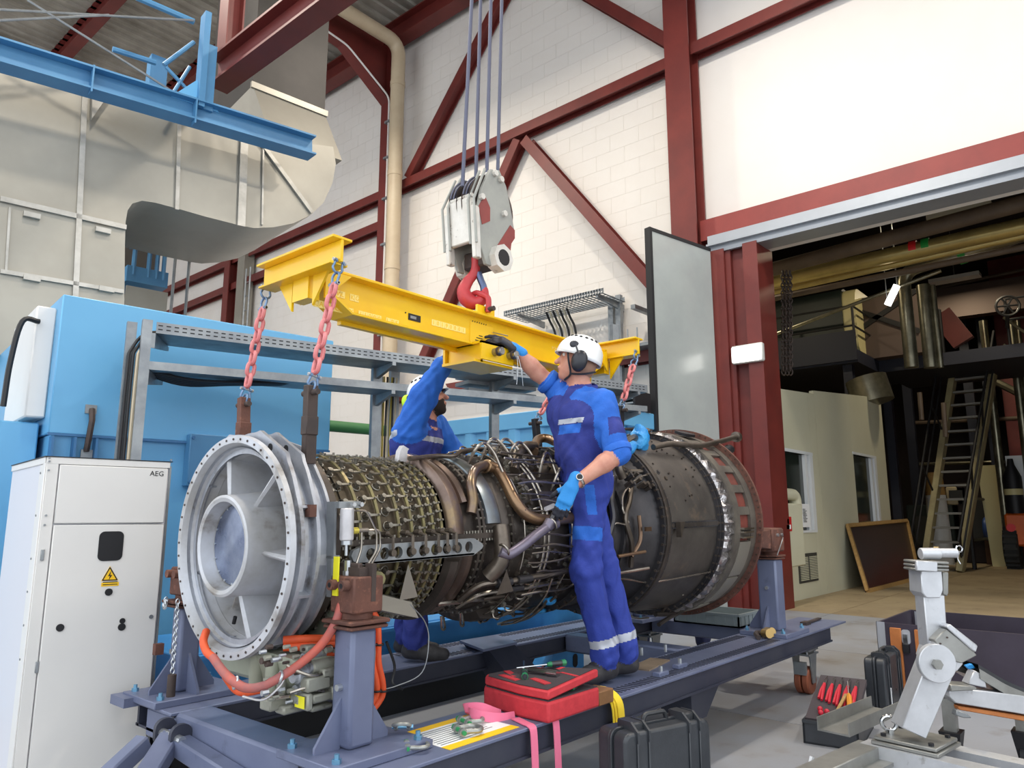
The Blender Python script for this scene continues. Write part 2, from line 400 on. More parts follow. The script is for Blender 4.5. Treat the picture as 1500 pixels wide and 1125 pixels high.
# ---- AEG control cabinet
A=LF((1.215,3.95,0),-7)
aw=A.f(250,672).x; ah=A.f(68,669).z; sz=A.f(68,768).z; ad=min(.9,A.e(12,684).y)
ag=thing('control_cabinet','white steel control cabinet with a black window and warning triangle','cabinet',A.M@Vector((aw/2,ad/2,0)),(0,0,math.radians(-7)))
A.mb().box((0,0.012,0),(aw,ad,ah-.02)).build('body','cabinet_side',ag,bevel=.004)
A.mb().box((.055,-.012,sz+.004),(aw-.012,.012,ah-.035)).build('top_panel','cabinet_white',ag,bevel=.003)
A.mb().box((.055,-.012,0.05),(aw-.012,.012,sz-.004)).build('door','cabinet_white',ag,bevel=.003)
t=A.mb(); t.box((0,-.004,0),(.05,.012,ah-.03)); t.box((-.006,0,0),(0,.05,ah-.03)); t.box((0,-.006,ah-.032),(aw,.012,ah)); t.box((-.006,.012,ah-.032),(0,ad,ah)); t.box((-.004,.055,0),(0,.12,ah-.035))
t.build('edge_trim','cabinet_white',ag,bevel=.002)
A.mb().box((aw,.012,.02),(aw+.012,.04,ah-.02)).build('side_seal','galv',ag)
A.mb().box((-.01,-.01,ah),(aw+.01,ad,ah+.004)).build('top_plate','ink',ag)
def rrect(x0,x1,z0,z1,r,n=5):
    out=[]
    for cx,cz,a0 in ((x1-r,z1-r,0),(x0+r,z1-r,90),(x0+r,z0+r,180),(x1-r,z0+r,270)):
        for k in range(n+1):
            a=math.radians(a0+90*k/n); out.append((cx+r*math.cos(a),cz+r*math.sin(a)))
    return out
def plate(F,poly,y0,y1): return MB(F.M).prism(poly,(0,y0,0),(1,0,0),(0,0,1),(0,y1-y0,0))
p=A.f(141,822);q=A.f(181,778)
plate(A,rrect(p.x,q.x,p.z,q.z,.025),-.016,-.011).build('window','ink',ag)
def disc(F,px,py,r,name,m,y0=-.012,y1=-.018,par=None):
    c=F.f(px,py); MB(F.M).cyl((c.x,y0,c.z),(c.x,y1,c.z),r,n=16).build(name,m,par)
for (x,y,r) in ((158,867,.017),(87,919,.017),(178,909,.013),(177,918,.017)): disc(A,x,y,r,'plug','ink',par=ag)
disc(A,220,903,.010,'lock','galv',par=ag)
a_=A.f(147,851);b_=A.f(172,850);c_=A.f(160,829)
tri=plate(A,[(a_.x,a_.z),(b_.x,b_.z),(c_.x,c_.z)],-.0125,-.0145).build('warning_sign','print_yellow',ag,label='yellow warning triangle with black lightning bolt')
mid=(Vector((a_.x,0,a_.z))+Vector((b_.x,0,b_.z))+Vector((c_.x,0,c_.z)))/3
brd=A.mb(); T3=[Vector((q_.x,-.0150,q_.z)) for q_ in (a_,b_,c_)]; m3=Vector((mid.x,-.0150,mid.z)); T3=[m3+(k-m3)*.86 for k in T3]
for k in range(3): brd.bar(T3[k],T3[(k+1)%3],.001,.005,up=(0,0,1) if k==0 else (T3[(k+1)%3]-T3[k]).cross(Vector((0,1,0))))
bz=.035
brd.add([(mid.x+x*bz,-.0152,mid.z+z*bz) for x,z in ((.15,.75),(-.25,-.05),(.0,0.0),(-.12,-.6),(.3,.12),(.03,.1))],[(0,1,2,5),(2,3,4,5)])
brd.build('lightning_symbol','ink',ag)
p=A.f(147,859);q=A.f(173,852); A.mb().box((p.x,-.0145,p.z),(q.x,-.012,q.z)).build('warning_text_plate','print_yellow',ag)
tx=A.mb()
for k in range(2): tx.box((p.x+.006,-.0150,p.z+.006+k*.011),(q.x-.006,-.0146,p.z+.010+k*.011))
tx.build('warning_text','ink',ag)
p=A.f(218,697); text('brand_lettering','AEG',.036,'ink',ag,A.bas((p.x,-.0135,p.z)))
for (x,y) in ((62,813),(54,977)):
    c=A.f(x,y); A.mb().box((c.x-.008,-.014,c.z-.025),(c.x+.006,.0,c.z+.025)).build('hinge','galv',ag,bevel=.002)
sc=[A.f(72,671),A.f(72,676),A.f(71,689),A.f(67,755),A.f(65,769),A.f(250,674)]
for c in sc: A.mb().cyl((c.x,-.003,c.z),(c.x,-.010,c.z),.005,n=8).build('screw','galv',ag)
for z in (1.5,1.3,1.1,.95,.8,.65): A.mb().cyl((-.003,.085,z),(-.008,.085,z),.005,n=8).build('screw','galv',ag)
# ---- blue machine enclosure
B=LF((1.68,5.5,0),-7)
bR=B.f(490,480).x; bz1=2.79; bs=B.f(66,634).z
be=thing('machine_enclosure','large light blue machine enclosure behind the white cabinet','enclosure',B.M@Vector((bR/2,1.5,0)),(0,0,math.radians(-7)))
B.mb().box((0,0,bs),(bR,3.2,bz1)).build('upper_housing','blue_panel',be,bevel=.008)
B.mb().box((.02,.03,0),(bR-.03,3.1,bs-.004)).build('lower_housing','blue_panel',be,bevel=.006)
B.mb().box((-.004,-.006,bs-.012),(bR+.004,0,bs+.004)).build('seam_strip','blue_dark',be)
p=B.f(120,665);q=B.f(137,600)
s_=MB(B.M); s_.tube([(p.x+.03,-.02,q.z),(p.x+.03,-.05,q.z-.08),(p.x+.02,-.06,p.z+.12),(p.x+.02,-.02,p.z+.02)],.02,6); s_=s_.build('strap_bracket','dark_iron',be)
for pt in (p,q): MB(B.M).box((p.x-.01,-.015,pt.z-.03),(p.x+.06,0,pt.z+.03)).build('strap_plate','galv',s_)
p=B.f(268,712);q=B.f(330,640); jb=B.mb().box((p.x,-.08,p.z),(q.x+.3,0.03,q.z)).build('access_cover','blue_steel',be,bevel=.006)
for (x,z) in ((p.x+.02,p.z+.03),(p.x+.02,q.z-.03)): B.mb().cyl((x,-.08,z),(x,-.095,z),.012,n=8).build('bolt','blue_dark',jb)
p=B.f(60,622);
for k in range(3): B.mb().box((p.x+.06+k*.13,-.06,bs-.30),(p.x+.075+k*.13,.03,bs-.02)).build('stiffener','blue_dark',be)
# control box on the side of the enclosure + lower blue block to its left
B.mb().box((-.12,.15,1.95),(0,1.0,2.72)).build('side_door','cabinet_white',be,bevel=.01)
B.mb().box((-.9,.2,0),(-.02,1.4,1.92)).build('side_block','blue_panel',be,bevel=.01)
ws=B.mb().tube(spl([(-.10,.12,2.6),(-.2,.1,2.58),(-.24,.1,2.3),(-.25,.1,2.0)]),.018,6).build('side_cable','cable_black',be)
# low blue skid to the right of the enclosure (seen between trays and engine)
sk=thing('equipment_skid','low blue equipment skid with grey panel beside the enclosure','skid',(4.6,5.6,0))
B.mb().box((bR+.02,.6,1.28),(bR+1.2,1.6,1.45)).build('rail','blue_steel',sk)
B.mb().box((bR+.02,.9,1.45),(bR+1.0,.95,1.85)).build('grey_panel','duct_dark',sk)
B.mb().box((bR+.02,.5,0),(bR+1.2,1.7,1.28)).build('base','blue_panel',sk)
for k,(z,l) in enumerate(((2.22,'upper green pipe passing behind the cable rack'),(1.86,'lower green pipe passing behind the cable rack'))):
    gp=MB(B.M).tube([(bR-.1,1.3,z),(bR+1.6,1.3,z)],.06,14).build('green_pipe','pipe_green',label=l,cat='pipe')
# ---- big beige duct
D=LF((2.283,8.0,0),-7)
def P2(L,F,y=0): return [(F.f(a,b,y).x,F.f(a,b,y).z) for a,b in L]
du=thing('air_duct','big beige sheet metal air duct with rounded elbows below the crane platform','duct',D.M@Vector((1.5,.8,3)),(0,0,math.radians(-7)))
out=[(-40,85),(120,118),(262,160),(355,190),(420,206),(488,215),(492,240),(487,268),(474,297),(455,315),(430,327),(400,333),(372,334),(355,331),(300,317),(262,306),(228,297),(208,294),(194,298),(187,308),(184,325),(183,360),(182,460),(182,520),(-60,520)]
poly=P2(out,D); plate(D,poly,0,1.7).build('duct_body','duct_metal',du,ang=50)
def strip(F,par,a,b,w,y,m='flashing',name='seam_flange',t=.03):
    p=F.f(*a);q=F.f(*b); MB(F.M).bar((p.x,y,p.z),(q.x,y,q.z),t,w,up=(p.z-q.z,0,q.x-p.x)).build(name,m,par)
strip(D,du,(124,130),(108,470),.05,-.02); strip(D,du,(262,165),(258,308),.04,-.02); strip(D,du,(357,200),(352,332),.09,-.02)
strip(D,du,(0,292),(184,334),.05,-.02); strip(D,du,(0,398),(180,428),.04,-.02); strip(D,du,(14,305),(8,400),.02,-.01)
strip(D,du,(380,208),(456,312),.05,-.02,name='stiffener'); strip(D,du,(385,210),(383,330),.02,-.01)
q=D.f(135,130);p=D.f(128,178)
D.mb().prism([(q.x-.02,q.z),(q.x+.16,q.z),(p.x+.02,p.z)],(0,-.10,0),(1,0,0),(0,0,1),(0,.08,0)).build('gusset','flashing',du)
for (x,y) in ((46,316),(150,338),(46,408),(155,424)):
    p=D.f(x,y); D.mb().box((p.x-.07,-.05,p.z-.03),(p.x+.07,0,p.z+.02)).build('clip','flashing',du)
# riser and hood behind the elbow
ri=thing('duct_riser','dark square duct riser with brown hood going up through the roof','duct',D.M@Vector((3,1,6)),(0,0,math.radians(-7)))
y=.25; a=D.f(370,130,y); b=D.f(475,175,y); c=D.f(490,212,y); d_=D.f(385,186,y)
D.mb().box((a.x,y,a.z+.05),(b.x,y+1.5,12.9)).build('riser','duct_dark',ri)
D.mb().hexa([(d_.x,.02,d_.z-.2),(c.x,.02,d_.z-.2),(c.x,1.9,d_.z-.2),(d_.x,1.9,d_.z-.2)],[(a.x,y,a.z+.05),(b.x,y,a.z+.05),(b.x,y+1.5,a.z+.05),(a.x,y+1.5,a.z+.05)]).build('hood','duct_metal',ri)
D.mb().box((a.x-.03,y-.04,a.z),(b.x+.03,y+.0,a.z+.08)).build('flange','duct_metal',ri)
# ---- blue crane platform girder in front of the duct
G=LF(D.M@Vector((0,-.55,0)),-7)
p=G.f(-60,60);q=G.f(456,218)
cg=thing('crane_platform','light blue steel platform girder with posts and braces under the roof','platform',G.M@Vector((2,0,4)),(0,0,math.radians(-7)))
p0=G.f(-60,62);p1=G.f(457,217)
G.mb().ibeam((p0.x,0,p0.z),(p1.x,0,p1.z),.22,.24,.02,.015).build('girder','blue_steel',cg)
G.mb().ibeam((p0.x,1.5,p0.z+.2),(p1.x,1.5,p1.z+.2),.22,.22,.02,.015).build('girder','blue_steel',cg)
for (x,y) in ((139,124),(288,170)):
    k=G.f(x,y); G.mb().box((k.x-.05,-.115,k.z-.14),(k.x-.035,-.01,k.z+.14)).build('web_stiffener','blue_steel',cg)
k=G.f(291,160); kt=G.f(291,18)
ps=G.mb().box((k.x-.035,-.09,k.z),(k.x+.03,.06,kt.z)); ps.build('post','blue_steel',cg)
G.mb().box((k.x+.03,-.05,k.z),(k.x+.13,-.0,kt.z-.35)).build('post_flange','blue_steel',cg)
k2=G.f(228,140,.8);k3=G.f(228,86,.8); G.mb().box((k2.x-.1,.72,k2.z-.1),(k2.x+.08,.88,k3.z)).build('post','blue_steel',cg)
T=[G.f(250,142),G.f(288,118),G.f(320,166)]; plate(G,[(t.x,t.z) for t in T],-.02,.0).build('gusset','blue_panel',cg)
for a,b,w in (((200,-4),(284,32),.07),((284,62),(240,95),.05),((243,98),(278,135),.04),((278,98),(245,150),.04),((165,72),(228,92),.06)):
    p=G.f(*a,.3);q=G.f(*b,.3); G.mb().tube([(p.x,.3,p.z),(q.x,.3,q.z)],w/2,8).build('brace','blue_steel',cg)
for a,b in (((0,14),(284,30)),((40,0),(270,145)),((0,30),(160,22))):
    p=G.f(*a);q=G.f(*b); G.mb().tube([(p.x,0,p.z),(q.x,.0,q.z)],.012,6).build('tie_rod','galv',cg)
# ---- things seen under the elbow
st=thing('access_scaffold','narrow blue access platform seen below the duct elbow','platform',D.M@Vector((1.4,2.4,3.4)),(0,0,math.radians(-7)))
p=D.f(184,420,2.4);q=D.f(246,412,2.4); D.mb().box((p.x,2.4,q.z-.1),(q.x,3.1,q.z+.12)).build('deck','blue_steel',st)
D.mb().box((p.x,2.35,q.z-.5),(q.x,2.4,q.z-.18)).build('toe_panel','duct_metal',st)
for x in (200,222,234,244):
    a=D.f(x,345,2.42); D.mb().tube([(a.x,2.42,q.z),(a.x,2.42,a.z)],.03,6).build('upright','blue_steel',st)
for y in (348,362):
    a=D.f(190,y,2.42);b=D.f(246,y+3,2.42); D.mb().tube([(a.x,2.42,a.z),(b.x,2.42,b.z)],.025,6).build('guard_rail','blue_steel',st)
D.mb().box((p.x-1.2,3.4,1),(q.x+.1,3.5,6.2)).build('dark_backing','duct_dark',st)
x1=at(336,400,'x',10.3); steel('steel_column',MB().ibeam((10.36,x1.y,0),(10.36,x1.y,12.6),.3,.3,.03,.02,up=(1,0,0)),'slim red column seen below the duct elbow','column')
x2=at(352,400,'x',10.2); MB().box((10.2,x2.y-.2,0),(10.5,x2.y+.18,9.0)).build('service_shaft','duct_metal',label='narrow grey service shaft beside the slim red column',cat='shaft')
ld=thing('wall_ladder','thin steel wall ladder below the duct elbow','ladder',(9.6,15.6,0))
for x in (362,368):
    a=at(x,380,'x',10.0); MB().tube([(10.0,a.y,3),(10.0,a.y,8)],.025,6).build('stile','galv',ld)
a=at(362,380,'x',10.0);b=at(368,380,'x',10.0)
for k in range(12): MB().tube([(10.0,a.y,3.2+k*.4),(10.0,b.y,3.2+k*.4)],.012,5).build('rung','galv',ld)
for i,x in enumerate((255,276)):
    a=D.f(x,400,1.9); D.mb().tube([(a.x,1.9,0),(a.x,1.9,a.z+.9)],.02,6).build('vertical_pipe','galv',label=('left' if i==0 else 'right')+' one of two thin grey pipes below the duct',cat='pipe')
# ---- cable rack in front of the enclosure: two long trays running on to the back wall
R=LF((2.02,4.9,0),-15)
x0=R.f(222,475).x
rk=thing('cable_rack','galvanised cable rack with two long trays in front of the blue enclosure','rack',R.M@Vector((1.5,.2,0)),(0,0,math.radians(-15)))
def chan(F,par,x0,x1,y0,y1,z0,z1,h=.05,name='tray',slots=0,m_='galv'):
    m=F.mb(); t=.004
    m.hexa([(x0,y0,z0),(x1,y0,z1),(x1,y1,z1),(x0,y1,z0)],[(x0,y0,z0+t),(x1,y0,z1+t),(x1,y1,z1+t),(x0,y1,z0+t)])
    for ya,yb in ((y0-t,y0),(y1,y1+t)): m.hexa([(x0,ya,z0),(x1,ya,z1),(x1,yb,z1),(x0,yb,z0)],[(x0,ya,z0+h),(x1,ya,z1+h),(x1,yb,z1+h),(x0,yb,z0+h)])
    o=m.build(name,m_,par)
    if slots:
        q=F.mb(); n=int((x1-x0)/slots)
        for i in range(n):
            x=x0+(i+.5)*slots; z=z0+(z1-z0)*(x-x0)/(x1-x0)
            for zz in (.35,.7): q.add([(x-slots*.28,y0-t-.001,z+h*zz-.004),(x+slots*.28,y0-t-.001,z+h*zz-.004),(x+slots*.28,y0-t-.001,z+h*zz+.004),(x-slots*.28,y0-t-.001,z+h*zz+.004)],[(0,1,2,3)])
        q.build('slot','black_iron',o,kind='stuff')
    return o
pz=R.f(240,485).z; pr=R.f(645,523); pe=R.f(948,565)
chan(R,rk,x0+.03,pe.x,0,.36,pz-.02,pe.z-.07,.075,slots=.05)
pz2=R.f(228,540).z; pe2=R.f(948,603); chan(R,rk,x0,pe2.x,0,.30,pz2-.01,pe2.z,.055)
def zt(x): return pz-.02+(pe.z-.07-pz+.02)*(x-x0)/(pe.x-x0)
def zt2(x): return pz2-.01+(pe2.z-pz2+.01)*(x-x0)/(pe2.x-x0)
for (xa,yy) in ((196,.1),(215,-.02)):
    c=R.f(xa,484); R.mb().box((c.x-.03,yy,0),(c.x+.03,yy+.05,zt(c.x)+.08)).build('upright','galv',rk)
for xa,yy in ((552,.31),(578,.42),(726,.31),(905,.31)):
    x=R.f(xa,600,yy).x; R.mb().box((x-.04,yy,.581),(x+.04,yy+.05,zt(x)+(.1 if xa<900 else .75))).build('upright','galv',rk)
    if yy<.4:
        for zz in (zt(x),zt2(x)): R.mb().prism([(-.32,-.002),(.06,-.002),(.06,-.10),(-.32,-.03)],(x-.02,.31,zz),(0,1,0),(0,0,1),(.03,0,0)).build('bracket','galv',rk)
for (xx,zz) in ((x0+.02,zt(x0)),(x0,zt2(x0))): R.mb().prism([(0,0),(.42,.0),(.42,-.03),(.0,-.10)],(xx-.02,.0,zz-.002),(.35,.94,0),(0,0,1),(.03,0,0)).build('bracket','galv',rk)
for k in range(3):
    a=R.f(688,548+k*11,.34); R.mb().box((a.x,.36,a.z-.012),(a.x+.75,.60,a.z+.02)).build('side_tray','galv',rk)
def bundle(name,F,L,label):
    t=thing(name,label,'cable',F.M@Vector(L[0][0][0]),(0,0,0))
    for pts,r,m in L: MB(F.M).tube(spl(pts,5),r,6).build('cable',m,t)
    return t
c=R.f(193,560); L=[]
for k in range(6):
    x=c.x-.01+.026*(k%3); y=.02+.03*(k//3)
    L.append(([(x-.02,y,0.02),(x-.02,y,1.4),(x-.02,y,pz-.30),(x+.0,y+.02,pz-.13),(x+.12,y+.06,pz+.0),(x+.5,y+.1,pz+.02),(x+1.2,y+.1,zt(x+1.2)+.02)],.011,'cable_black' if k%3<2 else 'cable_cream'))
bundle('cable_bundle',R,L,'bundle of black and cream cables bending into the upper tray')
L=[([(x0-.05,.1+.03*k,pz2+.02),(x0+.25,.1+.03*k,pz2-.03-.006*k),(x0+.6,.1+.03*k,pz2-.02),(x0+1.2,.1+.03*k,zt2(x0+1.2)+.03)],.011,'cable_black') for k in range(5)]
bundle('cable_bundle',R,L,'black cables sagging below the middle tray')
L=[]
for k in range(8):
    q=R.f(556+k*3.4,600,.36); L.append(([(q.x,.38,.02),(q.x,.38,1.8),(q.x+.01*(k%2),.38,zt(q.x)-.05)],.008,['cable_black','cable_cream','cable_yellow'][k%3]))
bundle('cable_bundle',R,L,'thin mixed cables dropping from the tray behind the far worker')
# ---------------------------------------------------------------- container and trays at the back wall
cx0=7.5; ct=2.66
cn_=thing('blue_container','light blue corrugated steel container behind the engine','container',(8.6,6.7,0))
MB().box((cx0+.06,5.1,.1),(9.3,8.6,ct-.03)).build('shell','blue_panel',cn_)
MB().box((cx0,5.06,ct-.22),(9.34,8.64,ct)).build('top_rail','blue_panel',cn_,bevel=.01)
MB().box((cx0,5.06,0),(9.34,8.64,.2)).build('bottom_rail','blue_panel',cn_)
for k in range(9):
    y=5.15+k*.41; m=MB().prism([(0,0),(-.055,.05),(-.055,.16),(0,.21)],(cx0+.06,y,.2),(1,0,0),(0,1,0),(0,0,ct-.42)); m.build('rib','blue_panel',cn_)
for k in range(4):
    x=7.75+k*.4; MB().box((x,5.06,.2),(x+.12,5.10,ct-.22)).build('rib','blue_dark',cn_)
# perforated tray high on the back wall
wt=thing('wall_cable_tray','perforated cable tray on wall brackets above the container','cable tray',(10.2,7.8,4.95))
a=at(742,470,'x',9.8);b=at(886,436,'x',9.8)
tm=MB(); 
def perf(mb,x0,x1,y0,y1,z,nx,ny,t=.004):
    "perforated sheet: strips with square holes"
    dx=(x1-x0)/nx; dy=(y1-y0)/ny
    for i in range(nx+1): mb.box((x0+i*dx-.012,y0,z),(x0+i*dx+.012,y1,z+t))
    for j in range(ny+1): mb.box((x0,y0+j*dy-.015,z),(x1,y0+j*dy+.015,z+t))
z=4.86; perf(tm,9.75,10.4,b.y,a.y,z,7,26)
tm.box((9.735,b.y,z),(9.75,a.y,z+.02)); tm.box((9.735,b.y,z+.05),(9.75,a.y,z+.09)); tm.box((10.4,b.y,z),(10.41,a.y,z+.09))
for k in range(40): 
    y=b.y+(a.y-b.y)*k/39; tm.box((9.735,y-.012,z),(9.75,y+.012,z+.09))
tm.build('perforated_tray','galv',wt)
for y in (b.y+.1,a.y-.3): MB().prism([(9.75,0),(10.55,0),(10.55,-.12),(9.75,-.04)],(0,y,z),(1,0,0),(0,0,1),(0,.04,0)).build('bracket','galv',wt)
for k in range(7):
    y=b.y+1.0+k*.075; MB().tube(spl([(10.1,y,z+.02),(10.2,y,z-.12),(10.3,y-.05,z-.4),(10.33,y-.05,z-1.2)],5),.022,6).build('cable',['cable_black','cable_cream'][k%2],wt)
# wall rack uprights beside the door leaf
p=at(908,455,'x',10.4)
wr=thing('strut_rack','galvanised strut frame on the back wall beside the door leaf','rack',(10.4,p.y,0))
for px in (897,908): 
    y=at(px,500,'x',10.4).y; MB().box((10.36,y-.05,2.2),(10.44,y+.05,5.0)).build('strut','galv',wr)
MB().box((10.0,p.y-.9,3.95),(10.4,p.y+.2,4.0)).build('strut_arm','galv',wr)
MB().box((9.9,p.y-.6,4.55),(10.4,p.y-.52,4.62)).build('strut_arm','galv',wr)
wb_=at(945,505,'x',10.4); 
for k in range(3): 
    a=at(905+k*14,480,'x',10.3); MB().tube([(10.3,a.y,4.1),(10.3,a.y,4.35)],.012,5).build('rod','galv',wr)
# grey crates heaped under the wall trays
for i,(px,py,w,l) in enumerate(((925,590,.5,'grey wire basket on the container by the door leaf'),(893,597,.35,'dark motor unit on the container behind the near worker'))):
    p=at(px,py,'x',8.4); t=thing('stored_unit',l,'equipment',(8.4,max(p.y,5.3),ct))
    yy=max(p.y,5.3)
    for k in range(4): MB().box((8.3,yy-w/2+.0,ct+.03+k*.06),(8.7,yy+w/2,ct+.05+k*.06)).build('slat','galv' if i==0 else 'dark_iron',t)
    for sy in (-1,1): MB().box((8.3,yy+sy*w/2-.015,ct),(8.7,yy+sy*w/2+.015,ct+.26)).build('end_plate','black_iron',t)
# ---------------------------------------------------------------- the dark machine hall behind the doorway
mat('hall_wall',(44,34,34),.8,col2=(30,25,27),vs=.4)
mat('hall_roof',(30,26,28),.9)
mat('office_panel',(202,200,176),.55,col2=(195,192,166),vs=.6)
mat('win_glass',(24,30,28),.08,col2=(40,48,42),vs=.8)
mat('pvc_white',(216,220,222),.4)
mat('grille_dark',(58,58,54),.6)
mat('board_dark',(52,30,28),.3,col2=(44,26,24),vs=2)
mat('wood_trim',(176,140,84),.6,col2=(150,116,66),vs=6,stretch=(8,1,1))
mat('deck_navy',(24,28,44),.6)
mat('rail_black',(28,28,30),.5)
mat('gold_pipe',(196,176,112),.28,.6,col2=(170,150,96),vs=1.5)
mat('brown_pipe',(104,88,72),.6,col2=(84,70,58),vs=1.5)
mat('silver_pipe',(150,146,126),.3,.8,col2=(112,108,92),vs=3)
mat('tank_green',(36,46,42),.5,col2=(28,36,34),vs=1)
mat('tank_cream',(200,190,140),.5)
mat('stair_olive',(166,156,116),.55,col2=(140,128,96),vs=2)
mat('tread_grey',(128,126,120),.5,.3)
mat('orange_paint',(214,98,36),.45)
mat('barrel_blue',(64,98,168),.4)
mat('brown_wood',(104,72,48),.7,col2=(84,58,40),vs=5)
mat('tyre',(34,35,36),.8)
mat('teal_band',(30,130,120),.5)
mat('green_band',(30,150,60),.5)
mat('cream_box',(206,190,150),.6)
mat('crate_drab',(84,70,64),.7)
mat('red_lamp',(220,40,44),.4)
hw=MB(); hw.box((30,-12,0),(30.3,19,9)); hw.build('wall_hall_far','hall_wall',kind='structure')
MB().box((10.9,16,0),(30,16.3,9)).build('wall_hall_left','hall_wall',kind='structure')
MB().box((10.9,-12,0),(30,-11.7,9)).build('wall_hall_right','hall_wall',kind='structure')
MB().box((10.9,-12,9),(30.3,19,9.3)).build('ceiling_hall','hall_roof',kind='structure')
# site office
OY=4.4; xa=at(1133,568,'y',OY).x; xm=at(1192,577,'y',OY).x; xb=17.6
zA=at(1133,568,'y',OY).z; zM=at(1192,577,'y',OY).z; zB=at(1322,600,'y',OY).z
of=thing('site_office','cream panelled site office cabin inside the machine hall','office',((xa+xb)/2,6,0))
def panel(x0,x1,z0a,z0b,z1a,z1b,name='wall_panel'): return MB().hexa([(x0,OY,z0a),(x1,OY,z0b),(x1,OY+.08,z0b),(x0,OY+.08,z0a)],[(x0,OY,z1a),(x1,OY,z1b),(x1,OY+.08,z1b),(x0,OY+.08,z1a)]).build(name,'office_panel',of)
def zt_(x): return zA+(zM-zA)*(x-xa)/(xm-xa) if x<xm else zM+.06+(zB-zM)*(x-xm)/(xb-xm)
W=[]
for (l,r,t,b) in ((1146,1196,663,776),(1250,1290,668,765)):
    p=at(l,t,'y',OY);q=at(r,b,'y',OY); W.append((p.x,q.x,q.z,(p.z+at(r,t+3,'y',OY).z)/2))
xs=[xa-.6,W[0][0],W[0][1],xm,W[1][0],W[1][1],xb]
for x0_,x1_ in zip(xs[:-1],xs[1:]):
    win=[w_ for w_ in W if abs(w_[0]-x0_)<1e-6]
    if win:
        w_=win[0]; panel(x0_,x1_,0,0,w_[2],w_[2]); panel(x0_,x1_,w_[3],w_[3],zt_(x0_+.001),zt_(x1_))
    else: panel(x0_+.004,x1_-.004,0,0,zt_(x0_+.001),zt_(x1_-.001))
MB().box((xb-.08,OY+.08,0),(xb,8,zB)).build('wall_panel','office_panel',of); MB().box((xa-.6,OY+.08,zA-.1),(xb,8,zA-.05)).build('roof','office_panel',of)
for w_ in W:
    f=MB().box((w_[0],OY+.05,w_[2]),(w_[1],OY+.06,w_[3])).build('pane','win_glass',of)
    m=MB(); t=.09
    m.box((w_[1]-.14,OY-.02,w_[2]),(w_[1],OY+.05,w_[3])); m.box((w_[1]-.32,OY+.0,w_[2]),(w_[1]-.22,OY+.05,w_[3])); m.box((w_[0],OY-.02,w_[2]-.04),(w_[1],OY+.05,w_[2])); m.box((w_[0]-.05,OY-.01,w_[3]),(w_[1]+.05,OY+.05,w_[3]+.05))
    m.build('window_frame','pvc_white',of)
p=at(1168,812,'y',OY);q=at(1198,850,'y',OY)
vg=MB().box((p.x,OY-.015,q.z),(q.x,OY,p.z)).build('vent_grille','grille_dark',of)
n=14
for k in range(n):
    z=q.z+.04+(p.z-q.z-.08)*k/n
    for h in range(2):
        a=p.x+.05+h*(q.x-p.x)/2; MB().box((a,OY-.03,z),(a+(q.x-p.x)/2-.09,OY-.014,z+.013)).build('slat','office_panel',vg)
# hose cabinet with pipe
hc=thing('hose_cabinet','pale grey fire hose cabinet with red sign beside the door jamb','cabinet',(11.3,4.1,.9))
a=at(1138,737,'y',4.2);b=at(1173,828,'y',4.2)
MB().box((a.x,4.12,b.z),(b.x,4.4,a.z)).build('body','office_panel',hc,bevel=.02)
p=at(1149,757,'y',4.11);q=at(1160,778,'y',4.11); sg=MB().box((p.x,4.105,q.z),(q.x,4.12,p.z)).build('fire_sign','print_red',hc)
MB().box((p.x+(q.x-p.x)*.15,4.100,q.z+.03),(p.x+(q.x-p.x)*.8,4.105,q.z+(p.z-q.z)*.45)).build('hose_symbol','print_white',sg)
MB().box((p.x+(q.x-p.x)*.3,4.100,q.z+(p.z-q.z)*.5),(p.x+(q.x-p.x)*.55,4.105,q.z+(p.z-q.z)*.85)).build('flame_symbol','print_white',sg)
a=at(1135,723,'y',4.25);b=at(1168,723,'y',4.25)
MB().tube(fil([(a.x-.2,4.25,a.z),(b.x-.1,4.25,a.z),(b.x-.1,4.25,a.z-.3)],.15,5),.09,12).build('pipe_elbow','office_panel',hc)
p=at(1172,738,'y',4.38);q=at(1187,772,'y',4.38)
nt=MB().box((p.x,4.375,q.z),(q.x,4.385,p.z)).build('notice_sheet','print_white',label='white printed notice sheet taped to the office window',cat='notice')
tx=MB()
for k in range(9): tx.box((p.x+.08,4.372,q.z+.08+k*(p.z-q.z-.15)/9),(p.x+.08+(q.x-p.x-.16)*random.uniform(.5,1),4.3745,q.z+.095+k*(p.z-q.z-.15)/9))
tx.build('notice_print','galv',nt)
# leaning board
bo=thing('leaning_board','dark brown board with wooden trim leaning on the office wall','board',(15.7,4.1,0))
BL=at(1270,868,'z',0.0);BR=at(1346,848,'z',0.0);TL=at(1241,773,'y',4.36);TR=at(1328,764,'y',4.36)
TL=Vector((BL.x+.0,4.36,1.13)); TR=Vector((BR.x,4.36,1.13))
TL=at(1241,772,'y',4.36); TR=at(1328,764,'y',4.36); 
nrm=(BR-BL).cross(TL-BL).normalized()
def quad(o,u,v,t,par,name,m): return MB().hexa([o,o+u,o+u+t,o+t],[o+v,o+u+v,o+u+v+t,o+v+t]).build(name,m,par)
MB().hexa([BL,BR,TR,TL],[k-nrm*.03 for k in (BL,BR,TR,TL)]).build('sheet','board_dark',bo)
for a,b in ((BL,BR),(BR,TR),(TR,TL),(TL,BL)): MB().bar(a+nrm*.012+Zv*.02,b+nrm*.012+Zv*.02,.05,.07,up=nrm.cross(b-a)).build('trim','wood_trim',bo)
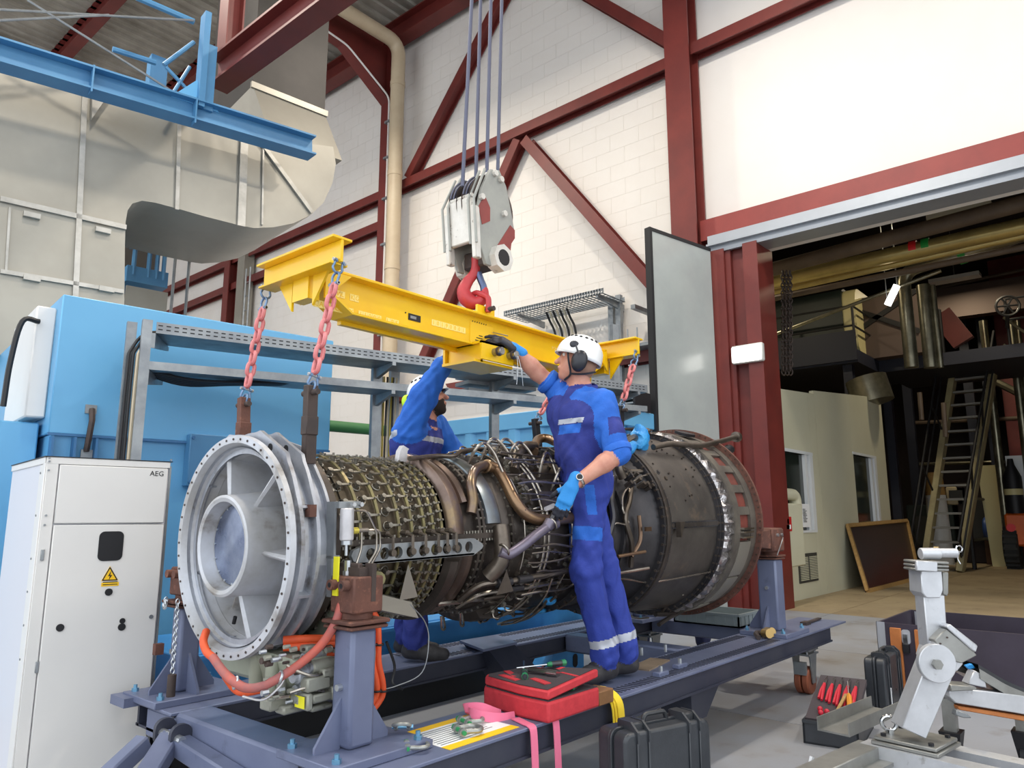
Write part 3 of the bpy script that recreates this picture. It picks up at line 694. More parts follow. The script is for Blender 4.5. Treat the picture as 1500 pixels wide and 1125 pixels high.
# overhead pipes and beams
def hp(p,q,X,r,name,m,label,n=16):
    a=at(*p,'x',X);b=at(*q,'x',X); d=b-a; a=a-d*(.25 if X<15 else 3.); return MB().tube([a,b+d*.3],r,n).build(name,m,label=label,cat='pipe')
o=hp((1130,395),(1500,297),13.2,.13,'overhead_pipe','brown_pipe','thick dull brown overhead pipe nearest the door track')
o=hp((1130,413),(1500,331),14.2,.14,'overhead_pipe','gold_pipe','bright golden lagged overhead pipe')
a=at(1333,366,'x',14.2); dr=(at(1500,331,'x',14.2)-a).normalized(); MB().cyl(a,a+dr*.12,.146,n=16).build('colour_band','red_lamp',o); MB().cyl(a+dr*.2,a+dr*.32,.146,n=16).build('colour_band','green_band',o)
hp((1130,428),(1500,345),14.4,.07,'overhead_pipe','gold_pipe','slim golden pipe just below the bright golden one')
hp((1130,438),(1500,362),14.6,.06,'overhead_pipe','brown_pipe','slim brown pipe lowest of the golden bundle')
hp((1130,502-10),(1315,421),15.2,.035,'overhead_pipe','silver_pipe','thin grey rod pipe above the green tank')
e=at(1322,398,'x',16.); b=at(1500,344,'x',16.)
d=b-e; o=MB().tube(fil([(e.x,e.y,at(1322,540,'x',16.).z),e,b+d*.3],.3,6),.13,16).build('lagged_pipe','silver_pipe',label='silver lagged pipe bending down at its elbow with a green band',cat='pipe')
k=e+d.normalized()*1.0; MB().cyl(k,k+d.normalized()*.12,.2,n=16).build('colour_band','green_band',o)
for px,r,l in ((1352,.22,'broad shiny lagged riser pipe beside the pipe elbow'),(1366,.09,'slim shiny riser pipe right of the broad riser')):
    t=at(px,418,'x',16.4); MB().tube([(t.x,t.y,at(px,540,'x',16.4).z),t],r*.6,16).build('riser_pipe','silver_pipe',label=l,cat='pipe')
for px,l in ((1440,'shiny vertical pipe right of the stair head'),(1480,'shiny vertical pipe at the right edge of the hall'),(1490,'slim shiny vertical pipe at the far right edge')):
    t=at(px,470,'x',22.5); MB().tube([(t.x,t.y,0),t],.10 if px<1490 else .06,12).build('riser_pipe','silver_pipe',label=l,cat='pipe')
for (px,t0,b0,l) in ((1347,575,615,'short shiny stub pipe below the deck'),(1382,590,640,'short shiny stub pipe left of the stairs')):
    t=at(px,t0,'x',18.);b=at(px+3,b0,'x',18.); MB().tube([t,b],.05,8).build('stub_pipe','brown_pipe',label=l,cat='pipe')
t=at(1268,555,'x',17.);b=at(1280,590,'x',17.); MB().tube([t,b],.42,18).build('duct_stub','silver_pipe',label='fat shiny duct stub hanging below the deck above the office',cat='duct')
# hanging chains by the jamb
for k,px in enumerate((1147,1152,1157)):
    t=at(px,398,'x',12.2);b=at(px+1,548,'x',12.2)
    m=MB()
    n=26
    for i in range(n):
        c=t+(b-t)*(i+.5)/n; m.torus(c,(1,0,0) if i%2 else (0,1,0),.035,.012,8,4,1.6)
    m.build('hoist_chain','dark_iron',label=['left','middle','right'][k]+' one of three hanging hoist chains beside the jamb',cat='chain')
# deck, railing, green tank
zd=4.75; k1=at(1257,530,'z',zd)
dk=thing('steel_deck','dark steel machine deck with black railings above the office','platform',(k1.x,k1.y,0))
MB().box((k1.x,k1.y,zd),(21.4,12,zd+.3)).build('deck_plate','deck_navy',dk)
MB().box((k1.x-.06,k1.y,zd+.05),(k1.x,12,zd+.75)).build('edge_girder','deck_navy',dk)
for (x,y) in ((k1.x+.3,k1.y+.3),(21.2,k1.y+.3),(k1.x+.3,9)): MB().box((x-.1,y-.1,0),(x+.1,y+.1,zd)).build('leg','deck_navy',dk)
def railing(pts,par,h=1.05):
    for i,(a,b) in enumerate(zip(pts[:-1],pts[1:])):
        a=Vector(a);b=Vector(b); n=max(1,round((b-a).length/1.4))
        for k in range(n+(1 if i==len(pts)-2 else 0)):
            p=a+(b-a)*k/n; MB().tube([p,p+Zv*h],.03,6).build('rail_post','rail_black',par)
        for hh in (h,h*.55): MB().tube([a+Zv*hh,b+Zv*hh],.025,6).build('handrail','rail_black',par)
zz=zd+.3; railing([(k1.x+.05,11,zz),(k1.x+.05,k1.y+.05,zz),(19.4,k1.y+.05,zz)],dk)
tk=thing('green_tank','dark green rounded tank with cream end on the deck','tank',(k1.x+1.8,6.5,zz))
a=at(1160,470,'x',k1.x+1.); b=at(1240,470,'x',k1.x+1.)
Mt=Matrix.Translation((k1.x+1.9,0,zz+1.0))@Matrix.Rotation(math.pi/2,4,'Z')
y0=b.y;y1=a.y+1.5
MB().prism(rrect(-.9,.9,0,1.75,.3),(k1.x+1.6,y0,zz),(1,0,0),(0,0,1),(0,y1-y0,0)).build('shell','tank_green',tk)
MB().prism(rrect(-.85,.85,.05,1.7,.3),(k1.x+1.6,y0-.3,zz),(1,0,0),(0,0,1),(0,.3,0)).build('end_cap','tank_cream',tk)
a=at(1190,517,'x',k1.x+.4);b=at(1240,511,'x',k1.x+.4); pv=MB().tube(fil([a+Zv*.15,a,b],.05),.03,6).build('small_bore_pipe','silver_pipe',tk)
c=at(1285,515,'x',k1.x+3.6); dm=thing('lagged_drum','silver drum with teal band standing on the deck','drum',(c.x,c.y,zz))
MB().zlathe([(0,0),(.5,0),(.5,1.0),(.35,1.4),(0,1.45)],20,(c.x,c.y,zz)).build('drum_body','silver_pipe',dm); MB().zlathe([(.505,.45),(.505,.62)],20,(c.x,c.y,zz)).build('band','teal_band',dm)
# pinkish cross-braced box and strip lamps behind
c=at(1285,465,'x',19.)
xb_=thing('braced_crate','cream cross braced crate high behind the deck railing','crate',(c.x,c.y,zz))
MB().box((c.x,c.y-1.0,zz),(c.x+.8,c.y+1.0,c.z+.55)).build('body','crate_drab',xb_)
for s_ in (1,-1): MB().bar((c.x-.02,c.y-.9*s_,c.z-.5),(c.x-.02,c.y+.9*s_,c.z+.5),.03,.12).build('cross_brace','rail_black',xb_)
def tubelamp(p,q,X,l):
    a=at(*p,'x',X);b=at(*q,'x',X); t=thing('tube_lamp',l,'lamp',a); MB().bar(a,b,.1,.1).build('tube','lamp_white',t); MB().tube([a,(a.x,a.y,9.)],.012,5).build('hanger','galv',t); MB().tube([b,(b.x,b.y,9.)],.008,5).build('hanger','galv',t)
tubelamp((1314,418),(1300,447),15.,'slanting fluorescent tube lamp above the deck')
# big red steel raker + concrete beam
a=at(1378,460,'x',21.);b=at(1412,502,'x',21.); MB().bar(a,b,.2,.5).build('steel_raker','red_steel',label='short red raking steel member behind the stair head',cat='beam')
a=at(1360,450,'x',24.);b=at(1500,430,'x',24.); MB().bar(a,b+(b-a)*.5,.4,.9).build('concrete_beam','crate_drab',label='brown concrete beam across the far end of the hall',cat='beam')
a=at(1480,380,'x',26.); MB().box((26,a.y-.8,0),(26.4,a.y+.6,9)).build('steel_column','red_steel',label='dim red column at the right end of the hall',cat='column')
a=at(1476,448,'x',19.); vw=thing('gate_valve','black valve hand wheel beside the stair head','valve',(a.x,a.y,a.z-.3))
MB().torus(a,(1,.3,0),.22,.03,16,6).build('rim','rail_black',vw)
m=MB(); u,v=perp(Vector((1,.3,0)))
for k in range(3): 
    w_=u*math.cos(k*math.pi/3)+v*math.sin(k*math.pi/3); m.tube([a-w_*.22,a+w_*.22],.022,5)
m.build('spokes','rail_black',vw); MB().tube([a,a+Vector((.4,.1,-.4))],.04,6).build('stem','rail_black',vw)
# ---- stairs
SX0=20.2;SX1=21.6
l0=at(1352,818,'x',SX0);r0=at(1406,832,'x',SX0);l1=at(1398,538,'x',SX1);r1=at(1458,538,'x',SX1)
z0=0.0; zt2_=zd+.3
stt=thing('steel_stair','steep olive steel stair with black handrails rising to the deck','stair',((SX0+SX1)/2,(l0.y+r0.y)/2,0))
L0=Vector((SX0,l0.y,z0));R0=Vector((SX0,r0.y,z0));L1=Vector((SX1,l1.y,zt2_));R1=Vector((SX1,r1.y,zt2_))
for a,b in ((L0,L1),(R0,R1)): MB().bar(a,b,.13,.30,up=(1,0,-.3)).build('stringer','stair_olive',stt)
for k in range(1,15):
    t=k/15; a=L0.lerp(L1,t);b=R0.lerp(R1,t); MB().bar(a+Vector((.05,0,0)),b+Vector((.05,0,0)),.24,.05).build('tread','tread_grey',stt)
for a,b,s_ in ((L0,L1,1),(R0,R1,-1)):
    for o_,w_ in ((.95,.03),(.5,.022)):
        MB().tube([a+Vector((-.55*o_,.12*s_,.75*o_)),b+Vector((-.55*o_,.12*s_,.75*o_))],w_,6).build('handrail','rail_black' ,stt)
    for t in (.04,.35,.65,.97):
        p=a.lerp(b,t); MB().tube([p,p+Vector((-.52,.12*s_,.72))],.025,6).build('rail_post','rail_black',stt)
# gate railing right of the stairs
fz=thing('guard_rail','low black guard rail beside the stair foot','railing',(20.4,2.6,0))
a=at(1428,834,'z',0);b=at(1465,826,'z',0); 
for p in (a,b): MB().tube([p,p+Zv*1.75],.05,6).build('post','rail_black',fz)
for h in (1.72,.7): MB().tube([a+Zv*h,b+Zv*h],.04,6).build('rail','rail_black',fz)
# barrel, boxes, post, panel, orange cart
c=at(1457,790,'z',.9); br=thing('blue_barrel','blue plastic barrel lying behind the guard rail','barrel',(24.5,c.y,0))
p=at(1442,775,'x',24.);q=at(1472,775,'x',24.); MB().cyl((24,p.y,p.z),(24,q.y,p.z),.33,n=18).build('barrel_body','barrel_blue',br,bevel=.04); MB().box((23.8,q.y,0),(24.2,p.y,p.z-.3)).build('cradle','brown_wood',br)
a=at(1432,822,'z',0); cr=thing('wooden_crate','low brown wooden crate at the foot of the stairs','crate',(a.x+.6,a.y,0))
for k in range(3): MB().box((a.x,a.y-.55,.03+k*.23),(a.x+1.2,a.y+.55,.24+k*.23)).build('plank','brown_wood',cr)
MB().box((a.x-.02,a.y-.6,.72),(a.x+1.25,a.y+.6,.78)).build('lid','wood_trim',cr)
a=at(1378,800,'x',23.2); sp=thing('marker_post','white plastic marker post with yellow top seen through the stairs','post',(23.2,a.y,0))
t=at(1378,692,'x',23.2); MB().zlathe([(0,0),(.3,0),(.25,t.z*.75),(.0,t.z*.75)],12,(23.2,a.y,0)).build('post_body','pvc_white',sp); MB().zlathe([(.25,t.z*.75),(.2,t.z),(0,t.z)],12,(23.2,a.y,0)).build('post_cap','wood_trim',sp)
a=at(1464,770,'x',23.); b=at(1464,680,'x',23.); MB().hexa([(23,a.y-.28,0),(23.05,a.y-.28,0),(23.05,a.y+.25,0),(23,a.y+.25,0)],[(23.3,a.y-.1,b.z),(23.35,a.y-.1,b.z),(23.35,a.y+.4,b.z),(23.3,a.y+.4,b.z)]).build('plywood_board','tank_cream',label='pale board leaning behind the guard rail',cat='board')
a=at(1485,834,'z',0); X=a.x; ca=thing('orange_cart','orange wheeled welding cart at the right edge of the hall','cart',(X+.6,a.y-.9,0))
tt=at(1470,752,'x',X); bt=at(1470,800,'x',X)
MB().box((X,a.y-2.2,bt.z),(X+1.6,tt.y,tt.z)).build('body','orange_paint',ca,bevel=.05)
wh=MB().lathe([(-.16,.2),(-.16,.46),(-.12,.5),(.12,.5),(.16,.46),(.16,.2),(-.16,.2)],20,(0,0,0))
wh.v=[(p[1]+X+.3,p[0]+a.y,p[2]+.5) for p in wh.v]; wo=wh.build('wheel','tyre',ca); MB().cyl((X+.3,a.y+.1,.5),(X+.3,a.y-.1,.5),.2,n=12).build('hub','galv',wo)
tr_=MB()
for k in range(20):
    t=2*math.pi*k/20; tr_.cb((X+.3+.5*math.cos(t),a.y,.5+.5*math.sin(t)),(.06,.3,.06))
tr_.build('tread_lug','tyre',wo,kind='stuff')
c=at(1481,773,'x',X-.02); MB().cyl((X,c.y,c.z),(X-.04,c.y,c.z),.1,n=12).build('tail_lamp','red_lamp',ca)
pt=at(1472,668,'x',X+.4); MB().box((X+.4,a.y-2.2,tt.z),(X+.5,pt.y,pt.z)).build('back_panel','pvc_white',ca)
gb=at(1483,700,'x',X+.2); MB().zlathe([(0,0),(.2,0),(.2,.9),(.08,1.2),(.06,1.35),(0,1.35)],14,(X+.15,gb.y,tt.z)).build('gas_bottle','black_iron',ca); MB().zlathe([(.205,.45),(.205,.6)],14,(X+.15,gb.y,tt.z)).build('bottle_band','tank_cream',ca)
LN_=['hall strip lamp above the site office','hall strip lamp above the pipe elbow','hall strip lamp above the steel stair']
def hall_lamp(x,y,z,e):
    t=thing('hall_lamp',LN_.pop(0),'lamp',(x,y,z)); MB().box((x-.2,y-.6,z),(x+.2,y+.6,z+.1)).build('housing','lamp_body',t); MB().tube([(x,y,z+.1),(x,y,9)],.012,6).build('hanger','galv',t)
    ld=bpy.data.lights.new('hall_light','AREA'); ld.energy=e; ld.color=(1,.85,.6); ld.size=.4; lo=bpy.data.objects.new('hall_light',ld); COL.objects.link(lo); lo.location=(x,y,z-.02)

for (x,y,z,e) in ((14.5,7.0,7.4,60),(17.5,2.5,7.6,70),(22.5,3.5,7.6,60)): hall_lamp(x,y,z,e)

# landing that joins deck and stair, with its railing
MB().box((19.4,1.0,zd),(22.4,k1.y+.02,zd+.3)).build('landing_plate','deck_navy',dk)
railing([(19.4,k1.y,zz),(19.45,3.4,zz)],dk); railing([(19.45,2.1,zz),(19.45,1.1,zz),(22.3,1.1,zz)],dk)
MB().box((19.5,1.1,0),(19.7,1.3,zd)).build('leg','deck_navy',dk)
# background services, dim and thin
random.seed(21)
for i,(pa,pb,X,r,m,l) in enumerate((((1290,440),(1500,395),24.,.05,'brown_pipe','thin brown service pipe high behind the risers'),((1300,470),(1420,455),25.,.06,'silver_pipe','thin silver service pipe behind the deck railing'),((1420,540),(1520,590),24.,.10,'silver_pipe','slanting silver pipe behind the stair'),((1330,620),(1500,612),26.,.06,'brown_pipe','level brown pipe behind the stair'),((1340,680),(1480,676),26.,.05,'silver_pipe','level thin silver pipe low behind the stair'),((1470,465),(1520,500),21.,.035,'silver_pipe','slanting handrail tube at the right edge'),((1470,505),(1520,535),21.,.035,'silver_pipe','lower slanting handrail tube at the right edge'))):
    a=at(*pa,'x',X);b=at(*pb,'x',X); MB().tube([a,b],r,8).build('service_pipe',m,label=l,cat='pipe')
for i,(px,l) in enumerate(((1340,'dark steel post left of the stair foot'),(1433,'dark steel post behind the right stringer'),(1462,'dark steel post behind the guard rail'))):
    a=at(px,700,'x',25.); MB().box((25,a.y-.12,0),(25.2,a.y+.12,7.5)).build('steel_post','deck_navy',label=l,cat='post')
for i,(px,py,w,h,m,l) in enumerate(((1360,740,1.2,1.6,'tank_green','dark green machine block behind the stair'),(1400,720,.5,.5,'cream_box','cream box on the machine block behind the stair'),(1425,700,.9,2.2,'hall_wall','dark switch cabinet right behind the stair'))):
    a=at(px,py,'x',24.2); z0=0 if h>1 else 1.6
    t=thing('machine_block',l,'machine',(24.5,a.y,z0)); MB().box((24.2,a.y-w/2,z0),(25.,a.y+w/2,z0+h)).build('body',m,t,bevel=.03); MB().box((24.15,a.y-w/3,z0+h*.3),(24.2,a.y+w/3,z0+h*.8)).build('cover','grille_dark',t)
# ---------------------------------------------------------------- engine transport stand
mat('case_black',(44,47,52),.38,col2=(56,59,64),vs=6,bump=.08,bs=150)
mat('wheel_brown',(150,84,58),.55,col2=(132,72,50),vs=9)
mat('wood_block',(140,100,62),.7,col2=(112,78,48),vs=8)
mat('ply',(150,132,112),.7,col2=(120,104,88),vs=5)
mat('crate_grey',(128,138,140),.5)
mat('foam_red',(206,58,66),.75,col2=(190,48,58),vs=30)
mat('foam_dark',(70,62,66),.9,bump=.2,bs=200)
mat('strap_pink',(232,118,150),.8,bump=.1,bs=300)
mat('strap_yellow',(238,206,50),.8,bump=.1,bs=300)
mat('handle_green',(40,130,84),.5)
mat('chrome',(196,198,200),.18,1.)
mat('shackle_galv',(168,170,166),.4,.6,col2=(140,142,140),vs=18)
mat('pin_green',(40,140,84),.5)
mat('skid_blue',(70,150,214),.45,col2=(58,132,196),vs=3)
mat('skid_black',(20,22,26),.6)
mat('tag_yellow',(232,224,40),.5)
mat('brass',(180,150,96),.3,.8)
zr=.46; zb=.345
sd=thing('engine_stand','blue grey steel engine transport stand with four posts','stand',(3.9,2.8,0))
def I(x0,x1,y0,y1,name,m='frame_blue',m2='frame_dark'):
    MB().box((x0,y0,zr-.012),(x1,y1,zr)).build(name,m,sd); 
# rails: top plate + dark web/channel below
for y0,y1,nm in ((2.02,2.40,'rail'),(3.32,3.70,'rail')):
    r_=MB().box((1.60,y0,zr-.014),(6.47,y1,zr)).build(nm,'frame_blue',sd,bevel=.003)
    w_=MB(); w_.box((1.62,y0+.012,zb),(6.12,y0+.03,zr-.014)); w_.box((1.62,y1-.03,zb),(6.12,y1-.012,zr-.014)); w_.box((1.62,y0,zb),(6.12,y1,zb+.012)); w_.build('rail_web','frame_dark',r_)
    y=y0+.10
    for yy in (y0+.04,y1-.10):
        s_=MB(); 
        for k in range(58): s_.box((3.12+k*.036,yy,zr),(3.12+k*.036+.014,yy+.075,zr+.003))
        s_.build('tread_strip','frame_dark',r_,kind='stuff')
for x0,x1 in ((1.62,1.79),(4.42,4.58),(5.62,5.80)):
    MB().box((x0,2.40,zb-.03 if x0<2 else zb),(x1,3.32,zr)).build('cross_beam','frame_blue',sd,bevel=.012)
MB().box((1.62,2.02,zb-.03),(1.79,2.40,zr-.016)).build('cross_beam_end','frame_blue',sd,bevel=.012); MB().box((1.62,3.32,zb-.03),(1.79,3.60,zr-.016)).build('cross_beam_end','frame_blue',sd,bevel=.012)
def post(x,y,zt_,far=False,rear=False,s_=.112):
    h=s_/2
    pt=MB().box((x-h,y-h,zr+.03),(x+h,y+h,zt_)).build('post','frame_blue',sd,bevel=.014,seg=2)
    MB().box((x-.20,y-.17,zr),(x+.24,y+.17,zr+.03)).build('foot_plate','frame_blue',sd,bevel=.003)
    for d in ((-1,0),(1,0),(0,1 if not far else -1)):
        dv=Vector((d[0],d[1],0)); p=Vector((x,y,zr+.03))+dv*h; pv=Vector((-d[1],d[0],0))
        MB().prism([(0,0),(.105,0),(.105,.02),(.0,.17)],p-pv*.006,dv,(0,0,1),pv*.012).build('gusset','frame_blue',sd)
    for (dx,dy) in ((-.16,-.13),(-.16,.13),(.20,-.13),(.20,.13)):
        b_=MB().cyl((x+dx,y+dy,zr+.03),(x+dx,y+dy,zr+.045),.016,n=6).build('bolt','bolt_blue',sd); MB().cyl((x+dx,y+dy,zr+.045),(x+dx,y+dy,zr+.06),.009,n=8).build('stud','bolt_blue',b_)
    c_=MB(); c_.box((x-.085,y-.085,zt_),(x+.085,y+.085,zt_+.012)); c_.box((x-.09,y-.09,zt_+.018),(x+.09,y+.09,zt_+.032)); c_.cyl((x,y,zt_+.03),(x,y,zt_+.06),.06,n=16); c_.build('collar','rust_iron',sd,bevel=.004)
    MB().cyl((x-h,y,zt_-.2),(x-h-.02,y,zt_-.2),.012,n=8).build('pin','steel_bolt',sd)
    return zt_+.055
NX=1.772; NY=2.289
zt=post(NX,NY,.895)
bk=MB().box((NX-.068,NY-.07,zt),(NX+.068,NY+.07,zt+.13)).build('clamp_block','rust_iron',sd,bevel=.006)
for y in (-.035,.035): 
    s_=MB().cyl((NX-.068,NY+y,zt+.10),(NX-.10,NY+y,zt+.10),.019,n=14); s_.build('socket_bolt','rust_iron',bk); MB().cyl((NX-.101,NY+y,zt+.10),(NX-.099,NY+y,zt+.10),.010,n=6).build('socket','ink',bk)
MB().box((NX-.02,NY-.03,zt+.08),(NX+.0,NY+.14,zt+.175)).build('support_plate','dark_iron',sd,bevel=.003)
m=MB(); m.box((NX+.01,NY-.072,zt+.04),(NX+.03,NY-.03,zt+.175)); m.box((NX-.03,NY-.05,zt+.13),(NX+.03,NY+.14,zt+.16)); m.build('side_plate','dark_iron',sd)
ytag=MB().box((NX-.075,NY+.02,zt+.06),(NX-.069,NY+.05,zt+.20)).build('yellow_strap','tag_yellow',sd)
FX=1.777; FY=3.596
zt2=post(FX,FY,.87,far=True,s_=.10)
bk2=MB().box((FX-.065,FY-.07,zt2),(FX+.065,FY+.07,zt2+.13)).build('clamp_block','rust_iron',sd,bevel=.006)
for y in (-.035,.035): MB().cyl((FX-.065,FY+y,zt2+.10),(FX-.10,FY+y,zt2+.10),.019,n=14).build('socket_bolt','rust_iron',bk2)
MB().box((FX-.03,FY-.40,zt2+.04),(FX-.01,FY-.02,zt2+.14)).build('support_plate','dark_iron',sd)
# chain with pin at the far post
cm=MB(); 
for k in range(17): cm.torus((FX-.1,FY-.10,zt2-.02-k*.019),(1,0,0) if k%2 else (0,1,0),.009,.003,8,4,1.5)
cm.build('pin_chain','steel_bolt',sd); cm=MB()
for k in range(8): cm.torus((FX-.1-.01*k,FY+.02-.02*k,zt2-.02-.02*math.sin(k/7*3.1)),(1,0,0) if k%2 else (0,1,0),.009,.003,8,4,1.5)
cm.build('pin_chain','steel_bolt',sd); MB().cyl((FX-.1,FY-.10,zt2-.34),(FX-.1,FY-.10,zt2-.50),.019,n=12).build('chain_pin','dark_iron',sd)
MB().cb((FX-.09,FY+.08,zt2-.25),(.04,.03,.05)).build('lug','rust_iron',sd)
MB().box((FX-.24,FY+.05,zr-.02),(FX-.15,FY+.2,zr+.02)).build('foot_tab','frame_blue',sd)
# rear posts
RX=5.455; RY=2.21
for y,far in ((RY,False),(2.78*2-RY,True)):
    z3=post(RX,y,.985,far,True,.142); sg=1 if not far else -1
    MB().box((RX-.12,y-.085,z3),(RX+.09,y+.085,z3+.17)).build('clamp_block','rust_iron',sd,bevel=.012)
    MB().hexa([(RX-.34,y+.0,z3+.05),(RX-.12,y-.07,z3+.02),(RX-.12,y+.07,z3+.02),(RX-.34,y+.06,z3+.05)],[(RX-.34,y+.0,z3+.13),(RX-.12,y-.07,z3+.16),(RX-.12,y+.07,z3+.16),(RX-.34,y+.06,z3+.13)]).build('trunnion_arm','rust_iron',sd,bevel=.004)
    for dx in (-.05,.03): MB().cyl((RX+dx,y-sg*.085,z3+.12),(RX+dx,y-sg*.10,z3+.12),.012,n=8).build('bolt','steel_bolt',sd)
    MB().tube([(RX+.03,y-sg*.1,z3+.1),(RX-.1,y-sg*.1,z3-.02)],.004,5).build('lock_wire','steel_bolt',sd)
# drawbar hinged on the front beam
for y in (3.30,3.16): MB().prism(rrect(-.09,.0,-.055,.055,.04),(1.62,y,.395),(1,0,0),(0,0,1),(0,.022,0)).build('drawbar_lug','frame_dark',sd)
MB().cyl((1.56,3.34,.395),(1.56,3.12,.395),.018,n=10).build('hinge_bolt','steel_bolt',sd)
MB().bar((1.57,3.24,.38),(1.28,2.95,.24),.09,.07).build('drawbar_arm','frame_blue',sd,bevel=.008)
MB().bar((1.58,3.28,.375),(1.585,2.25,.28),.075,.075).build('drawbar_arm','frame_blue',sd,bevel=.008)
MB().bar((1.5,3.32,.37),(1.02,3.18,.10),.07,.07).build('drawbar_arm','frame_blue',sd,bevel=.008)
# castors
def castor(x,y):
    MB().box((x-.10,y-.075,zb-.035),(x+.10,y+.075,zb-.02)).build('castor_plate','galv',sd)
    MB().box((x-.10,y-.075,zb-.065),(x+.10,y+.075,zb-.052)).build('castor_plate','galv',sd)
    for dx in (-.08,.08):
        for dy in (-.055,.055): MB().cyl((x+dx,y+dy,zb-.07),(x+dx,y+dy,zb+.0),.009,n=8).build('castor_bolt','steel_bolt',sd)
    for sy in (-1,1): MB().hexa([(x-.02,y+sy*.062-.005,.08),(x+.03,y+sy*.062-.005,.08),(x+.03,y+sy*.062+.005,.08),(x-.02,y+sy*.062+.005,.08)],[(x-.06,y+sy*.062-.005,zb-.065),(x+.08,y+sy*.062-.005,zb-.065),(x+.08,y+sy*.062+.005,zb-.065),(x-.06,y+sy*.062+.005,zb-.065)]).build('castor_fork','galv',sd)
    for dy in (-.028,.028):
        w_=MB().lathe([(-.024,.03),(-.024,.088),(-.016,.098),(.016,.098),(.024,.088),(.024,.03),(-.024,.03)],24); w_.v=[(p[1]+x,p[0]+y+dy,p[2]+.098) for p in w_.v]; w_.build('castor_wheel','wheel_brown',sd)
    MB().cb((x-.085,y,.19),(.03,.09,.09)).build('castor_brake','galv',sd)
for x,y in ((5.82,2.14),(5.82,3.46),(1.95,2.14),(1.95,3.46)): castor(x,y)
for y in (2.14,3.5): MB().hexa([(3.95,y-.05,.17),(4.12,y-.05,.17),(4.12,y+.12,.17),(3.95,y+.12,.17)],[(3.85,y-.1,zb),(4.2,y-.1,zb),(4.2,y+.14,zb),(3.85,y+.14,zb)]).build('jacking_foot','frame_dark',sd)
# saddle plate in the middle
MB().hexa([(3.441,3.20,.485),(3.78,3.22,.485),(3.92,3.52,.485),(3.58,3.54,.485)],[(3.441,3.20,.5),(3.78,3.22,.5),(3.92,3.52,.5),(3.58,3.54,.5)]).build('saddle_plate','frame_blue',sd)
MB().hexa([(3.75,2.95,.05),(4.1,2.95,.05),(4.1,3.2,.05),(3.75,3.2,.05)],[(3.55,3.27,.485),(3.8,3.27,.485),(3.8,3.47,.485),(3.55,3.47,.485)]).build('saddle_leg','frame_dark',sd)
# clamps and wood on the near rail
for (px,py) in ((968,990),(996,978)):
    p=at(px,py,'z',zr); c_=MB().cb((p.x,p.y,zr+.012),(.10,.045,.024)).build('rail_clamp','frame_blue',sd,bevel=.003); MB().cyl((p.x,p.y,zr+.02),(p.x,p.y,zr+.05),.012,n=6).build('clamp_bolt','steel_bolt',c_)
for px,py in ((940,960),(975,955)):
    p=at(px,py,'z',zr); MB().cyl((p.x,p.y,zr),(p.x,p.y,zr+.045),.010,n=6).build('bolt','steel_bolt',sd)
p=at(952,974,'z',zr); MB(frame((p.x,p.y,zr),10)).box((-.17,-.06,.0),(.17,.06,.008)).build('plywood_sheet','ply',label='small pale plywood sheet on the rail behind the near worker',cat='board')
# instruction label on rail
q=[at(593,1083,'z',zr+.001),at(652,1058,'z',zr+.001),at(731,1073,'z',zr+.001),at(662,1098,'z',zr+.001)]
q=[Vector((1.98,2.32,0)),Vector((2.20,2.36,0)),Vector((2.24,2.09,0)),Vector((2.0,2.09,0))]
x0,x1,y0,y1=2.03,2.42,2.05,2.34
lb=MB().box((x0,y0+.045,zr+.0005),(x1,y1-.045,zr+.002)).build('instruction_label','print_white',sd)
MB().box((x0,y0,zr+.0005),(x1,y0+.045,zr+.002)).build('label_border','print_yellow',lb); MB().box((x0,y1-.045,zr+.0005),(x1,y1,zr+.002)).build('label_border','print_yellow',lb)
tl=MB()
for k in range(9):
    y=y0+.06+k*.02; tl.box((x0+.015,y,zr+.002),(x0+.015+random.uniform(.2,.35),y+.006,zr+.0026))
tl.build('label_print','galv',lb)
# ---------------------------------------------------------------- blue base skid of the machine behind
bs_=thing('base_skid','bright blue and black machine base skid behind the engine stand','skid',(3.8,4.5,0))
MB().box((1.92,3.95,.34),(5.6,4.72,.58)).build('side_beam','skid_blue',bs_,bevel=.006)
MB().box((1.95,4.0,0.0),(5.5,4.7,.34)).build('underframe','skid_black',bs_)
MB().box((2.0,3.9,.55),(4.4,4.0,.57)).build('drip_rail','skid_blue',bs_)
wd=thing('wedge_bracket','bright blue wedge bracket with oval holes under the engine','bracket',(4.9,3.75,0))
MB().hexa([(4.55,3.64,.02),(5.1,3.64,.02),(5.1,4.0,.02),(4.55,4.0,.02)],[(4.75,3.64,.33),(5.1,3.64,.33),(5.1,3.92,.33),(4.75,3.92,.26)]).build('wedge','skid_blue',wd)
MB().prism(rrect(-.03,.03,-.05,.05,.028),(4.98,3.635,.17),(1,0,0),(0,0,1),(0,.004,0)).build('oval_hole','ink',wd)
for (x,y,s_) in ((3.05,4.1,.12),(3.3,4.08,.09)): MB().cyl((x,y,.58),(x,y,.75),s_,n=16).build('mount_cup','skid_black',bs_)
